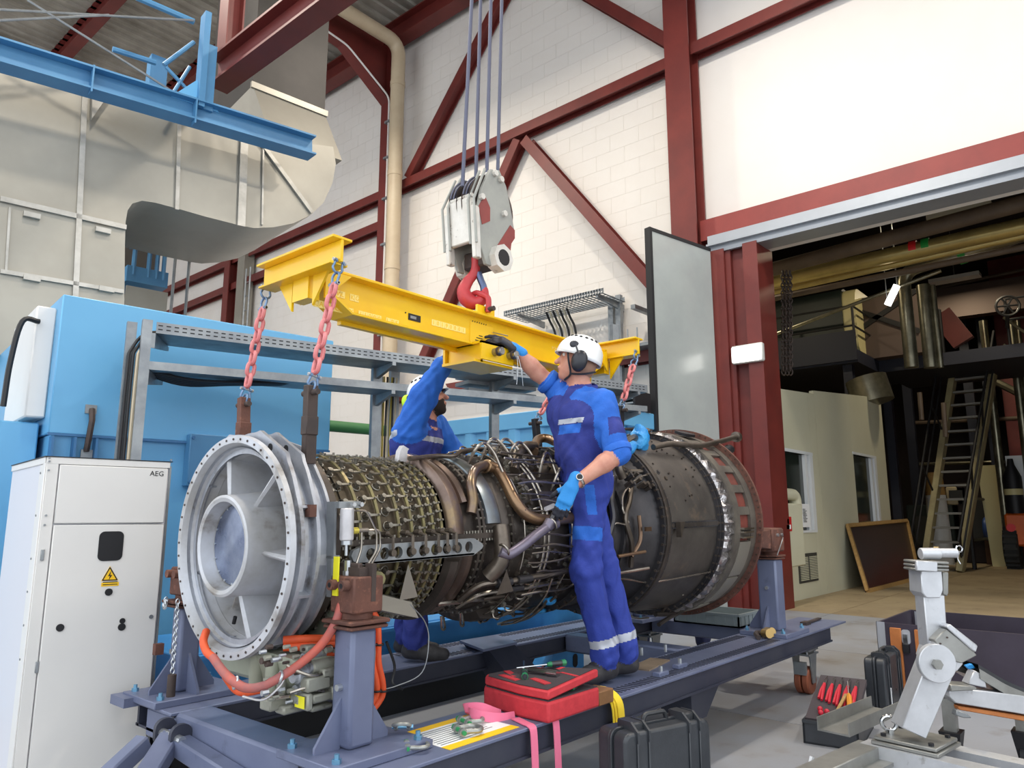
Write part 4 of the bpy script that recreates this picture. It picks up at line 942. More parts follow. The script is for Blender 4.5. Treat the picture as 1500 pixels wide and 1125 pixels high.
# ---------------------------------------------------------------- things lying on the rail
def shackle(name,o,ax,s,m='shackle_galv',mp='pin_green',label=None,lie=True,parent=None,group=None):
    "bow shackle: o = pin middle, ax = direction of the bow, s = size"
    ax=Vector(ax).normalized(); side=ax.cross(Zv); side=side.normalized() if side.length>.1 else Vector((0,1,0))
    return ax,side
def bow(mb,o,ax,side,s,r):
    pts=[o+side*s*.42, o+side*s*.46+ax*s*.4]
    for k in range(9):
        a=math.pi*k/8; pts.append(o+side*s*.56*math.cos(a)+ax*(s*.75+s*.52*math.sin(a)))
    pts+=[o-side*s*.46+ax*s*.4,o-side*s*.42]
    mb.tube(spl(pts,3),r,8)
def make_shackle(o,ax,side,s,label=None,m='shackle_galv',mp='steel_bolt',parent=None,name='bow_shackle',group=None):
    o=Vector(o);ax=Vector(ax).normalized();side=Vector(side).normalized()
    if parent is None: par=thing(name,label,'shackle',o,(0,0,0),group)
    else: par=parent
    b=MB(); bow(b,o,ax,side,s,s*.13)
    for sg in (1,-1): b.cyl(o+side*sg*s*.30,o+side*sg*s*.54,s*.22,n=14)
    if parent is None:
        b.build('bow',m,par); p=MB().cyl(o-side*s*.7,o+side*s*.66,s*.12,n=10).cyl(o+side*s*.56,o+side*s*.74,s*.2,n=6).build('pin',mp,par)
    else:
        bb=b.build('shackle',m,par); MB().cyl(o-side*s*.75,o+side*s*.66,s*.12,n=10).cyl(o+side*s*.56,o+side*s*.8,s*.2,n=6).cyl(o-side*s*.6,o-side*s*.75,s*.17,n=8).build('pin',mp,bb)
    return par
p=at(692,1068,'z',zr+.02); make_shackle((p.x-.05,p.y+.02,zr+.022),(.9,-.35,0),(.35,.9,0),.07,'galvanised bow shackle with green pin lying on the instruction label',mp='pin_green')
p=at(706,1058,'z',zr+.02); make_shackle((p.x-.04,p.y+.06,zr+.022),(.85,-.2,0),(.2,.85,0),.065,'galvanised bow shackle with green pin beside the pink strap',mp='pin_green')
p=at(597,1090,'z',zr+.02); make_shackle((p.x-.02,p.y-.02,zr+.022),(.8,-.6,0),(.6,.8,0),.06,'galvanised shackle with green pin beside the near front post',mp='pin_green')
p=at(577,1083,'z',zr+.02); make_shackle((p.x+.04,p.y+.0,zr+.055),(-.5,-.5,.3),(.6,-.6,0),.055,'galvanised shackle with blue pin tucked against the near front post',mp='bolt_blue')
p=at(1120,935,'z',zr); vb=thing('brass_fitting','pair of brass plugs with rags lying by the rear post','fitting',(p.x,p.y,zr))
for dx,dy in ((0,0),(.07,.01)): MB().cyl((p.x+dx,p.y+dy,zr+.035),(p.x+dx-.03,p.y+dy-.05,zr+.04),.032,n=14).build('plug','brass',vb)
MB().tube(spl([(p.x-.1,p.y,zr+.015),(p.x-.02,p.y+.05,zr+.03),(p.x+.08,p.y+.03,zr+.025),(p.x+.17,p.y-.02,zr+.015)]),.018,6).build('rag','dark_iron',vb)
p=at(1190,912,'z',zr); m=MB(); m.bar((p.x-.15,p.y,zr+.012),(p.x+.2,p.y+.01,zr+.012),.03,.012); m.bar((p.x-.2,p.y,zr+.012),(p.x-.1,p.y,zr+.012),.05,.024); m.build('hand_tool','dark_iron',label='dark hand tool lying behind the rear post',cat='tool')
# toolbox of red foam trays
TB=LF((2.52,2.0,zr),0)
tbx=thing('tool_tray','red foam lined tool tray lying on the near rail','tool tray',(2.72,2.2,zr))
poly=[(0,0),(.37,0),(.37,.17),(.31,.40),(.08,.43),(.04,.40),(0,.16)]
MB().prism(poly,(2.53,1.985,zr+.0),(1,0,0),(0,1,0),(0,0,.085)).build('lower_tray','foam_red',tbx,bevel=.012,seg=2)
MB().prism([(x*.96+.007,y*.96+.007) for x,y in poly],(2.53,1.985,zr+.085),(1,0,0),(0,1,0),(0,0,.004)).build('lower_foam','foam_dark',tbx)
up=[Vector((2.53+x*.98+.0,1.985+y*.98,zr+.092+.035*max(0,(x/.37))*(1-y/.43))) for x,y in poly]
n=len(up); MB().add([tuple(v) for v in up]+[tuple(v+Zv*.035) for v in up],[tuple(range(n-1,-1,-1)),tuple(range(n,2*n))]+[(i,(i+1)%n,n+(i+1)%n,n+i) for i in range(n)]).build('upper_tray','foam_red',tbx,bevel=.006)
cen=sum(up,Vector())/n; up2=[cen+(v-cen)*.93+Zv*.0365 for v in up]
MB().add([tuple(v) for v in up2]+[tuple(v+Zv*.002) for v in up2],[tuple(range(n-1,-1,-1)),tuple(range(n,2*n))]+[(i,(i+1)%n,n+(i+1)%n,n+i) for i in range(n)]).build('upper_foam','foam_dark',tbx)
def on_top(x,y): return zr+.092+.035*max(0,((x-2.53)/.37))*(1-(y-1.985)/.43)+.0385
for (x,y,l,w,a) in ((2.60,2.26,.13,.03,75),(2.66,2.30,.13,.03,60),(2.62,2.10,.12,.035,70),(2.78,2.25,.08,.02,20),(2.84,2.16,.06,.02,10),(2.76,2.05,.10,.018,80)):
    MB(frame((x,y,on_top(x,y)),a)).box((-l/2,-w/2,0),(l/2,w/2,.004)).build('recess','foam_red',tbx)
def screwdriver(p,q,label,hr=.014):
    p=Vector(p);q=Vector(q);d=(q-p).normalized(); L=(q-p).length
    t=thing('screwdriver',label,'screwdriver',p)
    MB().tube([p,p+d*L*.03,p+d*L*.08,p+d*L*.30,p+d*L*.38],[hr*.7,hr,hr,hr*.9,hr*.5],8).build('grip','case_black',t); MB().cyl(p+d*L*.02,p+d*L*.10,hr*1.05,n=8).build('grip_end','handle_green',t); MB().cyl(p+d*L*.31,p+d*L*.39,hr*.95,hr*.6,n=8).build('grip_collar','handle_green',t)
    MB().cyl(p+d*L*.38,q,hr*.28,n=6).build('shaft','chrome',t)
z=on_top(2.63,2.25)+.014
screwdriver((2.60,2.17,z),(2.82,2.36,z+.012),'green and black screwdriver lying on the left of the tool tray')
screwdriver((2.90,2.17,on_top(2.9,2.17)+.016),(2.66,2.27,z+.016),'green and black screwdriver lying on the right of the tool tray')
screwdriver((2.72,2.01,zr+.105),(2.84,2.02,zr+.112),'small grey handled screwdriver between the two foam layers',.011)
s_=thing('socket_extension','chrome socket on its drive lying across the tool tray','socket',(2.72,2.12,z))
MB().cyl((2.69,2.22,z+.012),(2.70,2.11,z+.012),.012,n=12).build('drive','chrome',s_); MB().cyl((2.70,2.12,z+.012),(2.706,2.07,z+.012),.018,n=12).build('socket','chrome',s_)
for i,(x,y) in enumerate(((2.80,2.22),(2.83,2.25),(2.86,2.21))): MB().cyl((x,y,on_top(x,y)),(x,y,on_top(x,y)+.012),.009,n=8).build('small_socket','chrome',label=['nearest','middle','farthest'][i]+' of three small sockets in the tool tray foam',cat='socket')
wk=MB().box((2.90,1.99,zr),(3.02,2.10,zr+.06)).build('wood_block','wood_block',label='small rough wood block at the end of the tool tray',cat='block',bevel=.004)
# straps
def strap(name,pts,w,t,m,label,side=(0,1,0)):
    P=spl(pts,5); b=MB(); vs=[];fs=[]
    sv=Vector(side) if not isinstance(side,list) else None
    for i,p in enumerate(P):
        d=(P[min(i+1,len(P)-1)]-P[max(i-1,0)]).normalized(); sd_=(sv-d*sv.dot(d)).normalized(); nn=d.cross(sd_)
        vs+=[p+sd_*w/2+nn*t/2,p-sd_*w/2+nn*t/2,p-sd_*w/2-nn*t/2,p+sd_*w/2-nn*t/2]
    n=len(P)
    for i in range(n-1):
        a=i*4;c=a+4
        fs+=[(a+k,a+(k+1)%4,c+(k+1)%4,c+k) for k in range(4)]
    fs+=[(0,1,2,3),(4*n-1,4*n-2,4*n-3,4*n-4)]
    return b.add(vs,fs).build(name,m,label=label,cat='strap')
st_=thing('lifting_strap','pink webbing strap under the tool tray hanging over the rail edge','strap',(2.45,2.1,zr))
def strap_part(pts,w,t,m,par,side):
    o=strap('webbing',pts,w,t,m,None,side); del o['category']; o.parent=par; o.matrix_parent_inverse=PM[par.name].inverted()
strap_part([(2.50,2.14,zr+.004),(2.47,2.06,zr+.004),(2.455,2.015,zr+.002),(2.452,2.0,zr-.03),(2.45,1.99,.25),(2.45,1.985,.02)],.04,.004,'strap_pink',st_,(1,0,0))
strap_part([(2.60,2.10,zr+.004),(2.60,2.04,zr+.004),(2.60,2.012,zr+.002),(2.60,2.0,zr-.03),(2.60,1.99,.25),(2.605,1.985,.02)],.04,.004,'strap_pink',st_,(1,0,0))
strap_part([(2.52,2.16,zr+.006),(2.44,2.17,zr+.012),(2.36,2.20,zr+.03),(2.34,2.25,zr+.04),(2.40,2.28,zr+.02),(2.50,2.25,zr+.008)],.038,.004,'strap_pink',st_,(0,.3,1))
strap_part([(2.50,2.22,zr+.008),(2.40,2.24,zr+.05),(2.36,2.30,zr+.045),(2.44,2.34,zr+.012)],.036,.004,'strap_pink',st_,(0,.5,1))
ys=thing('yellow_sling','yellow webbing sling hanging over the rail edge by the boots','strap',(3.05,2.1,zr))
for k in range(3): strap_part([(2.86,2.13-.01*k,zr+.004+k*.006),(2.95,2.10,zr+.035+k*.006),(3.02+k*.014,2.05,zr+.03+k*.004),(3.04+k*.014,2.005-.006*k,zr-.01),(3.045+k*.014,1.995-.006*k,zr-.12),(3.05+k*.014,1.99-.006*k,zr-.2)],.06,.005,'strap_yellow',ys,(1,.15,0))
# grey plastic crate on the rear cross beam
a=at(1040,905,'z',zr); gc=thing('plastic_crate','shallow grey plastic crate on the rear cross beam','crate',(5.7,2.75,zr))
x0,x1,y0,y1=5.52,5.92,2.50,3.05; h=.10; t=.012
for b in (((x0,y0,zr),(x1,y1,zr+t)),((x0,y0,zr),(x1,y0+t,zr+h)),((x0,y1-t,zr),(x1,y1,zr+h)),((x0,y0,zr),(x0+t,y1,zr+h)),((x1-t,y0,zr),(x1,y1,zr+h))): MB().box(*b).build('wall','crate_grey',gc)
for k in range(7): MB().box((x0-.006,y0+.03+k*.08,zr+.015),(x0,y0+.05+k*.08,zr+h-.02)).build('rib','crate_grey',gc)
m=MB(); 
for k in range(5): m.box((x0+.03+k*.072,y0-.006,zr+.015),(x0+.045+k*.072,y0,zr+h-.02))
m.build('rib','crate_grey',gc); MB().box((x0-.008,y0-.008,zr+h-.018),(x1+.008,y0+.0,zr+h)).build('rim','crate_grey',gc); MB().box((x0-.008,y0,zr+h-.018),(x0,y1,zr+h)).build('rim','crate_grey',gc)
# ---------------------------------------------------------------- gas turbine (local axes: x along the shaft, y away, z up)
mat('cast_alu',(188,192,200),.42,.55,col2=(150,152,160),vs=5,col3=(118,112,106),vs3=9,c3=(.56,.72),rvar=.08)
mat('inlet_paint',(204,207,214),.48,.35,col2=(168,166,164),vs=3.,col3=(128,120,112),vs3=6,c3=(.56,.75))
mat('hub_disc',(150,160,182),.25,.9,col2=(110,120,146),vs=9,rvar=.1)
mat('comp_case',(96,84,66),.55,.5,col2=(74,64,52),vs=9,col3=(50,44,38),vs3=25,c3=(.58,.7))
mat('act_ring',(142,134,92),.5,.5,col2=(112,104,78),vs=14,col3=(196,176,130),vs3=10,c3=(.6,.7))
mat('lever',(150,146,136),.4,.7,col2=(104,98,88),vs=30)
mat('dark_case',(88,80,74),.45,.6,col2=(62,56,52),vs=6,col3=(116,98,84),vs3=14,c3=(.6,.75))
mat('heat_steel',(128,112,104),.32,.8,col2=(104,88,80),vs=4,col3=(150,128,86),vs3=3,c3=(.56,.7),rvar=.06)
mat('heat_gold',(152,122,88),.3,.8,col2=(124,100,82),vs=5)
mat('heat_blue',(128,140,146),.3,.8,col2=(112,110,112),vs=4)
mat('heat_violet',(124,118,130),.4,.6,col2=(112,104,122),vs=6)
mat('steel_pipe',(176,168,158),.25,.9,col2=(140,132,122),vs=8)
mat('dull_pipe',(120,110,100),.35,.8,col2=(92,84,76),vs=8)
mat('sooty_case',(104,98,92),.42,.6,col2=(80,75,71),vs=3.5,col3=(134,114,96),vs3=6,c3=(.58,.78),bump=.08,bs=30)
mat('turbine_case',(84,82,84),.4,.7,col2=(60,59,62),vs=4,col3=(96,84,76),vs3=8,c3=(.6,.75))
mat('foil',(206,204,206),.28,.95,col2=(150,146,146),vs=14,bump=1.,bs=22)
mat('rust_red',(124,58,46),.7,.1,col2=(96,50,42),vs=9)
mat('strip_grey',(122,116,106),.5,.5,col2=(96,90,84),vs=8)
mat('gearbox_grey',(158,158,146),.5,.3,col2=(134,134,124),vs=6,col3=(96,94,88),vs3=16,c3=(.6,.72))
mat('gearbox_green',(162,166,148),.5,.1,col2=(146,150,134),vs=4)
mat('hose_orange',(222,88,40),.6,col2=(206,76,36),vs=12)
mat('hose_faded',(196,92,74),.6,col2=(150,92,90),vs=8)
mat('act_white',(206,204,206),.35,.3,col2=(180,178,180),vs=10)
mat('bag_blue',(40,140,214),.35,col2=(70,168,232),vs=14,bump=.8,bs=30)
mat('brass_nut',(206,190,80),.35,.5)
EX=1.52; EY=2.78; EZ=1.185; PITCH=math.atan(.022)
eng=thing('gas_turbine','stripped gas turbine engine with silver inlet and dark exhaust casing','engine',(EX,EY,EZ),(0,-PITCH,0))
EM=PM[eng.name]; EI=EM.inverted()
def ec(px,py,r):
    "point of the engine's cylinder of radius r surveyed at a photo position (near side)"
    o=EI@C0; d=(EI.to_3x3()@ray(px,py)); a=d.y**2+d.z**2; b=o.y*d.y+o.z*d.z; c=o.y**2+o.z**2-r*r
    q=b*b-a*c
    t=(-b-math.sqrt(q))/a if q>=0 else -b/a
    return o+d*t
def ey(px,py,y):
    o=EI@C0; d=(EI.to_3x3()@ray(px,py)); return o+d*((y-o.y)/d.y)
def E(mb,name,m,par=None,**k): return mb.build(name,m,par or eng,local=True,**k)
def pol(x,r,deg): a=math.radians(deg); return Vector((x,-r*math.cos(a),r*math.sin(a)))   # 0 deg = near side, 90 = top
def L(p,n=64,a0=None,a1=None):
    if a0 is None: return MB().lathe(p,n)
    # angles in pol() convention
    m=MB(); vs=[];fs=[];q=len(p)
    for k in range(n+1):
        a=math.radians(a0+(a1-a0)*k/n)
        for (x,r) in p: vs.append((x,-r*math.cos(a),r*math.sin(a)))
    for k in range(n):
        a=k*q;b=a+q; fs+=[(a+i,b+i,b+i+1,a+i+1) for i in range(q-1)]
    fs+=[tuple(range(q)),tuple(range(n*q+q-1,n*q-1,-1))]
    return m.add(vs,fs)
def rect(x0,x1,r0,r1): return [(x0,r0),(x0,r1),(x1,r1),(x1,r0),(x0,r0)]
def ringbolts(mb,x0,x1,r,n,br,a0=0,a1=360,hexn=6):
    for k in range(n): 
        a=a0+(a1-a0)*k/n; p=pol(x0,r,a); mb.cyl(p,(x1,p.y,p.z),br,n=hexn)
# ---- inlet
E(L([(0,.43),(.022,.432),(.022,.405),(.10,.395),(.10,.36),(.30,.345),(.30,.33),(.16,.345),(.06,.372),(0.0,.402),(0,.43)],72),'inlet_ring','inlet_paint')
fb=MB(); ringbolts(fb,-.003,.0,.416,48,.005); E(fb,'flange_holes','dark_iron',kind='stuff')
E(L([(-.03,.195),(-.034,.185),(-.03,.17),(.03,.158),(.03,.0)],48),'hub_face','inlet_paint')
E(L([(-.03,.195),(.05,.20),(.2,.215),(.30,.22)],48),'hub_barrel','inlet_paint')
E(L([(.022,.155),(.020,.0)],40),'hub_cover','hub_disc')
hb=MB(); ringbolts(hb,.018,.024,.15,16,.005); E(hb,'cover_bolts','steel_bolt',kind='stuff')
E(L([(.295,.36),(.295,.18)],40),'inlet_guide_wall','dark_case')
for a in (112,50,-8,-78,178,-128):
    # strut: tapered plate between hub and ring
    t=.014; x0,x1=.035,.25; u=pol(0,1,a); v=Vector((0,-math.sin(math.radians(a)),-math.cos(math.radians(a)))); v=Vector((0,u.z,-u.y))
    r0,r1=.19,.385
    if a in (178,-128): x0=.13
    P0=[u*r0+Vector((x0,0,0))-v*t*.6,u*r0+Vector((x0-.012,0,0)),u*r0+Vector((x0,0,0))+v*t*.6,u*r0+Vector((x1,0,0))+v*t*1.6,u*r0+Vector((x1,0,0))-v*t*1.6]
    P1=[u*r1+Vector((x0+.03,0,0))-v*t,u*r1+Vector((x0+.015,0,0)),u*r1+Vector((x0+.03,0,0))+v*t,u*r1+Vector((x1,0,0))+v*t*2.2,u*r1+Vector((x1,0,0))-v*t*2.2]
    n=5; o=E(MB().add(P0+P1,[tuple(range(n-1,-1,-1)),tuple(range(n,2*n))]+[(i,(i+1)%n,n+(i+1)%n,n+i) for i in range(n)]),'strut','inlet_paint',bevel=.004)
    if a==-78:
        fr=MB(); c=u*.29+Vector((.115,0,0))+v*t*-1.9
        fr.tube([c+Vector((dx,0,0))+u*du for dx,du in ((-.03,-.06),(.03,-.06),(.03,.06),(-.03,.06))],.003,5,closed=True); E(fr,'strut_panel','inlet_paint',o)
for a,r in ((150,.33),(195,.345),(-110,.34)):
    p=pol(.10,r,a); E(MB().cyl(p,p-pol(0,.03,a),.008,n=8),'probe_port','ink')
# front frame rings with lugs
def lugring(x0,x1,r,a0,name='frame_ring'):
    "ring whose outline swells to a lug at angle a0"
    n=96; vs=[];fs=[]
    for k in range(n):
        a=360*k/n; rr=r
        for c_,e_ in a0:
            d=abs((a-c_+180)%360-180); rr=max(rr,(r+e_)/max(.8,math.cos(math.radians(min(d,40)))) if d<16 else r+(e_)*max(0,1-(d-16)/18) )
        for x,q in ((x0,.36),(x0,rr),(x1,rr),(x1,.36)): vs.append(tuple(pol(x,q,a)))
    for k in range(n):
        A=k*4;B=((k+1)%n)*4
        fs+=[(A,A+1,B+1,B),(A+1,A+2,B+2,B+1),(A+2,A+3,B+3,B+2)]
    return E(MB().add(vs,fs),name,'cast_alu',ang=40)
lugs=[(62,.022),(118,.022)]
for (x0,x1,r) in ((.045,.062,.428),(.115,.13,.425)):
    o=lugring(x0,x1,r,lugs)
    for a in (62,118): 
        p=pol(x0-.002,r-.005,a); E(MB().cyl(p,(x1+.002,p.y,p.z),.016,n=14),'lug_hole','ink',o)
lugring(.19,.203,.405,[(75,.015),(105,.015)])
E(L([(.02,.385),(.2,.385),(.235,.36),(.235,.37)],64),'front_frame','cast_alu')
for a in (20,-25,-60,-100,140,200): 
    p=pol(.09,.395,a); E(MB(basis(p,(1,0,0),pol(0,1,a))).box((-.035,-.03,-.005),(.035,.03,.005)),'web_rib','cast_alu')
p=pol(.10,.42,18); E(MB().cb(p,(.03,.03,.045)),'rust_clamp','rust_iron')
o=E(L(rect(.215,.245,.35,.392),64),'bolt_flange','dark_case'); fb=MB(); ringbolts(fb,.205,.255,.378,44,.010); E(fb,'flange_bolts','lever',o,kind='stuff')
# ---- compressor
E(L([(.235,.352),(.5,.345),(.84,.338),(.84,.30)],72),'compressor_casing','comp_case')
rows=[(.355,28,.055),(.455,32,.055),(.560,36,.05),(.632,42,.04),(.705,48,.034),(.758,54,.028),(.812,58,.026)]
for x,n,lv in rows:
    r=.352-(x-.25)*.024
    E(L([(x-.007,r+.014),(x-.007,r+.022),(x+.007,r+.022),(x+.007,r+.014),(x-.007,r+.014)],72),'actuation_ring','act_ring')
    b=MB(); s_=lv/.055
    # lever in a frame: x axial, z radial
    b.torus((-lv,0,.004),(0,0,1),.017*s_+.003,.003,10,4); b.cyl((-lv,0,0),(-lv,0,.024),.008*s_+.002,n=6); b.cyl((-lv,0,.024),(-lv,0,.030),.011*s_+.002,n=6)
    b.hexa([(-lv,-.006*s_,.018),(0,-.004,.020),(0,.004,.020),(-lv,.006*s_,.018)],[(-lv,-.006*s_,.024),(0,-.004,.026),(0,.004,.026),(-lv,.006*s_,.024)])
    b.cyl((0,0,.012),(0,0,.034),.005,n=6)
    me=None
    for k in range(n):
        a=360*(k+.5*(rows.index((x,n,lv))%2))/n; u=pol(0,1,a); t=Vector((1,0,0)); yv=u.cross(t)
        M=Matrix(((1,yv.x,u.x,x),(0,yv.y,u.y,u.y*r),(0,yv.z,u.z,u.z*r),(0,0,0,1)))
        if me is None: o=b.build('vane_lever','lever',eng,local=True); me=o.data; o.matrix_local=M
        else: o=bpy.data.objects.new('vane_lever',me); COL.objects.link(o); o.parent=eng; o.matrix_local=M
# split line flange with bolts (near side)
def split(x0,x1,r,t=.012,w=.03,nb=20,name='split_flange'):
    o=E(MB().box((x0,-r-w,-t),(x1,-r+.01,t)),name,'dark_case'); b=MB()
    for k in range(nb):
        x=x0+(x1-x0)*(k+.5)/nb; b.cyl((x,-r-w*.6,-t-.012),(x,-r-w*.6,t+.012),.006,n=6)
    E(b,'flange_bolts','lever',o,kind='stuff')
split(.26,.84,.345,nb=18); split(.84,1.30,.36,nb=24)
# perforated bracket bar on the near side
def hole_plate(mb,cells,y0,y1,n=16):
    for (x0,x1,z0,z1,cx,cz,r) in cells:
        out=[];inn=[]
        for k in range(n):
            a=2*math.pi*(k+.5)/n; c,s=math.cos(a),math.sin(a); inn.append((cx+r*c,cz+r*s))
            sx=((x1-cx) if c>0 else (cx-x0))/max(1e-6,abs(c)); sz=((z1-cz) if s>0 else (cz-z0))/max(1e-6,abs(s)); q=min(sx,sz); out.append((cx+q*c,cz+q*s))
        # snap to corners
        for (X,Z) in ((x0,z0),(x1,z0),(x1,z1),(x0,z1)):
            i=min(range(n),key=lambda i:(out[i][0]-X)**2+(out[i][1]-Z)**2); out[i]=(X,Z)
        vs=[(x,y0,z) for x,z in out]+[(x,y0,z) for x,z in inn]+[(x,y1,z) for x,z in out]+[(x,y1,z) for x,z in inn]
        fs=[]
        for k in range(n):
            j=(k+1)%n; fs+=[(k,j,n+j,n+k),(2*n+j,2*n+k,3*n+k,3*n+j),(n+k,n+j,3*n+j,3*n+k),(k,2*n+k,2*n+j,j)]
        mb.add(vs,fs)
yb=-.44
a=ey(545,808,yb);b=ey(672,806,yb); zc=(a.z+b.z)/2; hz=.036
bx0,bx1=ey(515,808,yb).x,ey(706,802,yb).x
pm=MB(); nc=9; w_=(bx1-.05-bx0-.06)/nc
hole_plate(pm,[(bx0+.06+k*w_,bx0+.06+(k+1)*w_,zc-hz,zc+hz,bx0+.06+(k+.5)*w_,zc,.024) for k in range(nc)],yb,yb+.02)
pm.prism([(bx0+.06,zc-hz),(bx0+.06,zc+hz),(bx0+.01,zc+.02),(bx0,zc),(bx0+.01,zc-.02)],(0,yb,0),(1,0,0),(0,0,1),(0,.02,0))
pm.prism([(bx1-.05,zc-hz),(bx1,zc-.012),(bx1+.01,zc),(bx1,zc+.012),(bx1-.05,zc+hz)],(0,yb,0),(1,0,0),(0,0,1),(0,.02,0))
pb=E(pm,'perforated_bar','galv')
E(MB().box((bx0+.02,yb,zc-hz-.001),(bx1-.05,yb+.05,zc-hz+.008)),'bar_lip','galv',pb)
for x in (rows[1][0],rows[2][0],rows[3][0],rows[4][0],rows[5][0],rows[6][0]):
    c=MB(); c.tube([(x,-.372,.03),(x-.002,-.40,.03),(x-.004,yb-.012,.02),(x-.004,yb-.012,zc)],.007,6); c.cyl((x-.004,yb-.02,zc),(x-.004,yb,zc),.014,n=10); c.cyl((x,-.385,.03),(x,-.415,.03),.013,n=8); E(c,'bell_crank','dull_pipe')
# hydraulic actuator
p=ey(508,770,-.46); ac=E(MB().cyl((p.x,p.y,p.z-.055),(p.x,p.y,p.z+.065),.026,n=20),'actuator','act_white',bevel=.004)
E(MB().cyl((p.x,p.y,p.z-.07),(p.x,p.y,p.z-.055),.02,n=14),'end_cap','steel_bolt',ac); E(MB().cyl((p.x,p.y,p.z-.11),(p.x,p.y,p.z-.07),.006,n=8),'rod','steel_bolt',ac)
m=MB(); m.box((p.x-.03,p.y+.01,p.z+.065),(p.x+.07,p.y+.06,p.z+.09)); m.box((p.x-.035,p.y+.03,p.z-.12),(p.x-.025,p.y+.08,p.z+.09)); E(m,'actuator_bracket','galv')
m=MB().box((p.x-.035,p.y+.04,p.z-.26),(p.x-.0,p.y+.07,p.z-.11)); E(m,'bracket_leg','galv')
for s_ in (.0,.035): E(MB().cyl((p.x+.02+s_,p.y-.005,p.z+.078),(p.x+.02+s_,p.y-.02,p.z+.078),.009,n=8),'bracket_bolt','steel_bolt')
E(MB().cyl((p.x+.026,p.y,p.z-.02),(p.x+.05,p.y,p.z-.02),.013,n=10),'nut','brass_nut',ac); E(MB().cyl((p.x+.05,p.y,p.z-.02),(p.x+.10,p.y,p.z-.02),.009,n=8),'union','steel_pipe',ac)
for pts in ([(p.x+.03,p.y,p.z+.055),(p.x+.09,p.y,p.z+.055),(p.x+.135,p.y-.01,p.z-.03),(p.x+.135,p.y-.01,p.z-.10),(p.x+.06,p.y-.02,p.z-.18),(p.x+.0,p.y-.02,p.z-.25)],[(p.x+.09,p.y,p.z-.02),(p.x+.15,p.y-.01,p.z-.02),(p.x+.155,p.y-.01,p.z-.09),(p.x+.08,p.y-.02,p.z-.18),(p.x+.03,p.y-.02,p.z-.24)],[(p.x+.07,p.y,p.z-.025),(p.x+.07,p.y,p.z-.09),(p.x+.045,p.y,p.z-.15)]):
    E(MB().tube(fil(pts,.02,4),.0045,6),'thin_pipe','steel_pipe')
# ---- bleed manifolds
E(L([(.84,.355),(1.02,.355),(1.02,.36),(1.22,.37),(1.22,.3)],72),'mid_casing','dark_case')
E(L([(.842,.352),(.846,.372),(.865,.392),(.895,.396),(.925,.385),(.94,.36)],64,2,178),'bleed_manifold','heat_steel')
E(L([(.945,.352),(.952,.378),(.972,.388),(.992,.38),(1.0,.352)],48,24,170),'bleed_manifold','heat_steel')
E(L([(.842,.352),(.855,.385),(.895,.392),(.93,.37),(.94,.35)],56,-178,-16),'lower_manifold','dark_case')
E(L([(.955,.352),(.97,.378),(.995,.380),(1.01,.352)],48,-170,-12),'lower_manifold','heat_steel')
for x,r,n in ((1.03,.385,60),(1.06,.385,60),(1.245,.405,56)):
    o=E(L(rect(x-.008,x+.008,.34,r),64),'case_flange','dark_case'); b=MB(); ringbolts(b,x-.014,x+.014,r-.006,n,.006); E(b,'flange_bolts','lever',o,kind='stuff')
E(L([(1.075,.36),(1.085,.388),(1.12,.398),(1.17,.392),(1.19,.365)],48,8,172),'cooling_band','heat_blue')
# large bleed pipe swirling to the right
def epipe(L_,r,name='pipe',m='dull_pipe',n=12,f=.06):
    P=[ec(*q) for q in L_]; return E(MB().tube(spl(P,5),r,n),name,m)
epipe([(712,683,.42),(727,687,.42),(739,704,.42),(755,735,.43),(773,755,.45),(800,762,.46),(838,758,.46)],.029,'bleed_pipe','heat_gold',16)
p_=ec(712,683,.42); E(MB().torus(p_,(1,0,-.3),.030,.008,16,6),'pipe_clamp','heat_gold')
epipe([(690,752,.385),(693,733,.40),(690,708,.41),(695,690,.42),(706,683,.42),(714,683,.42)],.025,'bleed_pipe','heat_steel',14)
# lower elbow assembly
epipe([(733,772,.40),(736,800,.43),(732,825,.44),(715,845,.42)],.04,'bleed_duct','dull_pipe',14)
epipe([(732,808,.45),(745,812,.47),(765,800,.49),(785,784,.50),(805,770,.50),(815,767,.50)],.024,'bleed_pipe','heat_violet',14)
for q in ((738,806,.46),(808,768,.505)):
    p=ec(*q); E(MB().torus(p,(1,-.1,.5),.030,.006,16,6),'pipe_clamp','steel_pipe')
p0=ec(800,774,.5);p1=ec(812,752,.52);p2=ec(822,728,.55)
E(MB().tube([p0,p0.lerp(p1,.5)],[.026,.026],12),'flex_sleeve','heat_violet'); E(MB().tube(spl([p0.lerp(p1,.4),p1,p2],4),.014,10),'flex_sleeve','turbine_case')
# combustor casing with nozzles
E(L([(1.20,.37),(1.26,.395),(1.6,.41),(1.85,.44),(1.85,.3)],72),'combustor_casing','dark_case')
for k in range(30):
    a=360*k/30+3; u=pol(0,1,a); 
    if -150<((a+180)%360-180)<150:
        p=pol(1.36,.40,a); M_=Matrix(((1,0,u.x,p.x),(0,u.z,u.y,p.y),(0,-u.y,u.z,p.z),(0,0,0,1)))
        m=MB(M_); m.box((-.022,-.018,0),(.022,.018,.008)); m.cyl((0,0,0),(0,0,.035),.011,n=8); m.cyl((0,0,.02),(0,0,.03),.016,n=6); n_=E(m,'fuel_nozzle','lever')
        t=MB(M_); t.tube(spl([(0,0,.035),(.002,0,.055),(.03,.004,.062),(.06,.006,.05),(.075,.006,.03)],4),.005,6); E(t,'pigtail','steel_pipe',n_)
for x,r,rr in ((1.435,.445,.008),(1.465,.448,.008),(1.30,.43,.004)):
    E(MB().tube([pol(x,r,-160+320*k/60) for k in range(61)],rr,7),'fuel_manifold','steel_pipe')
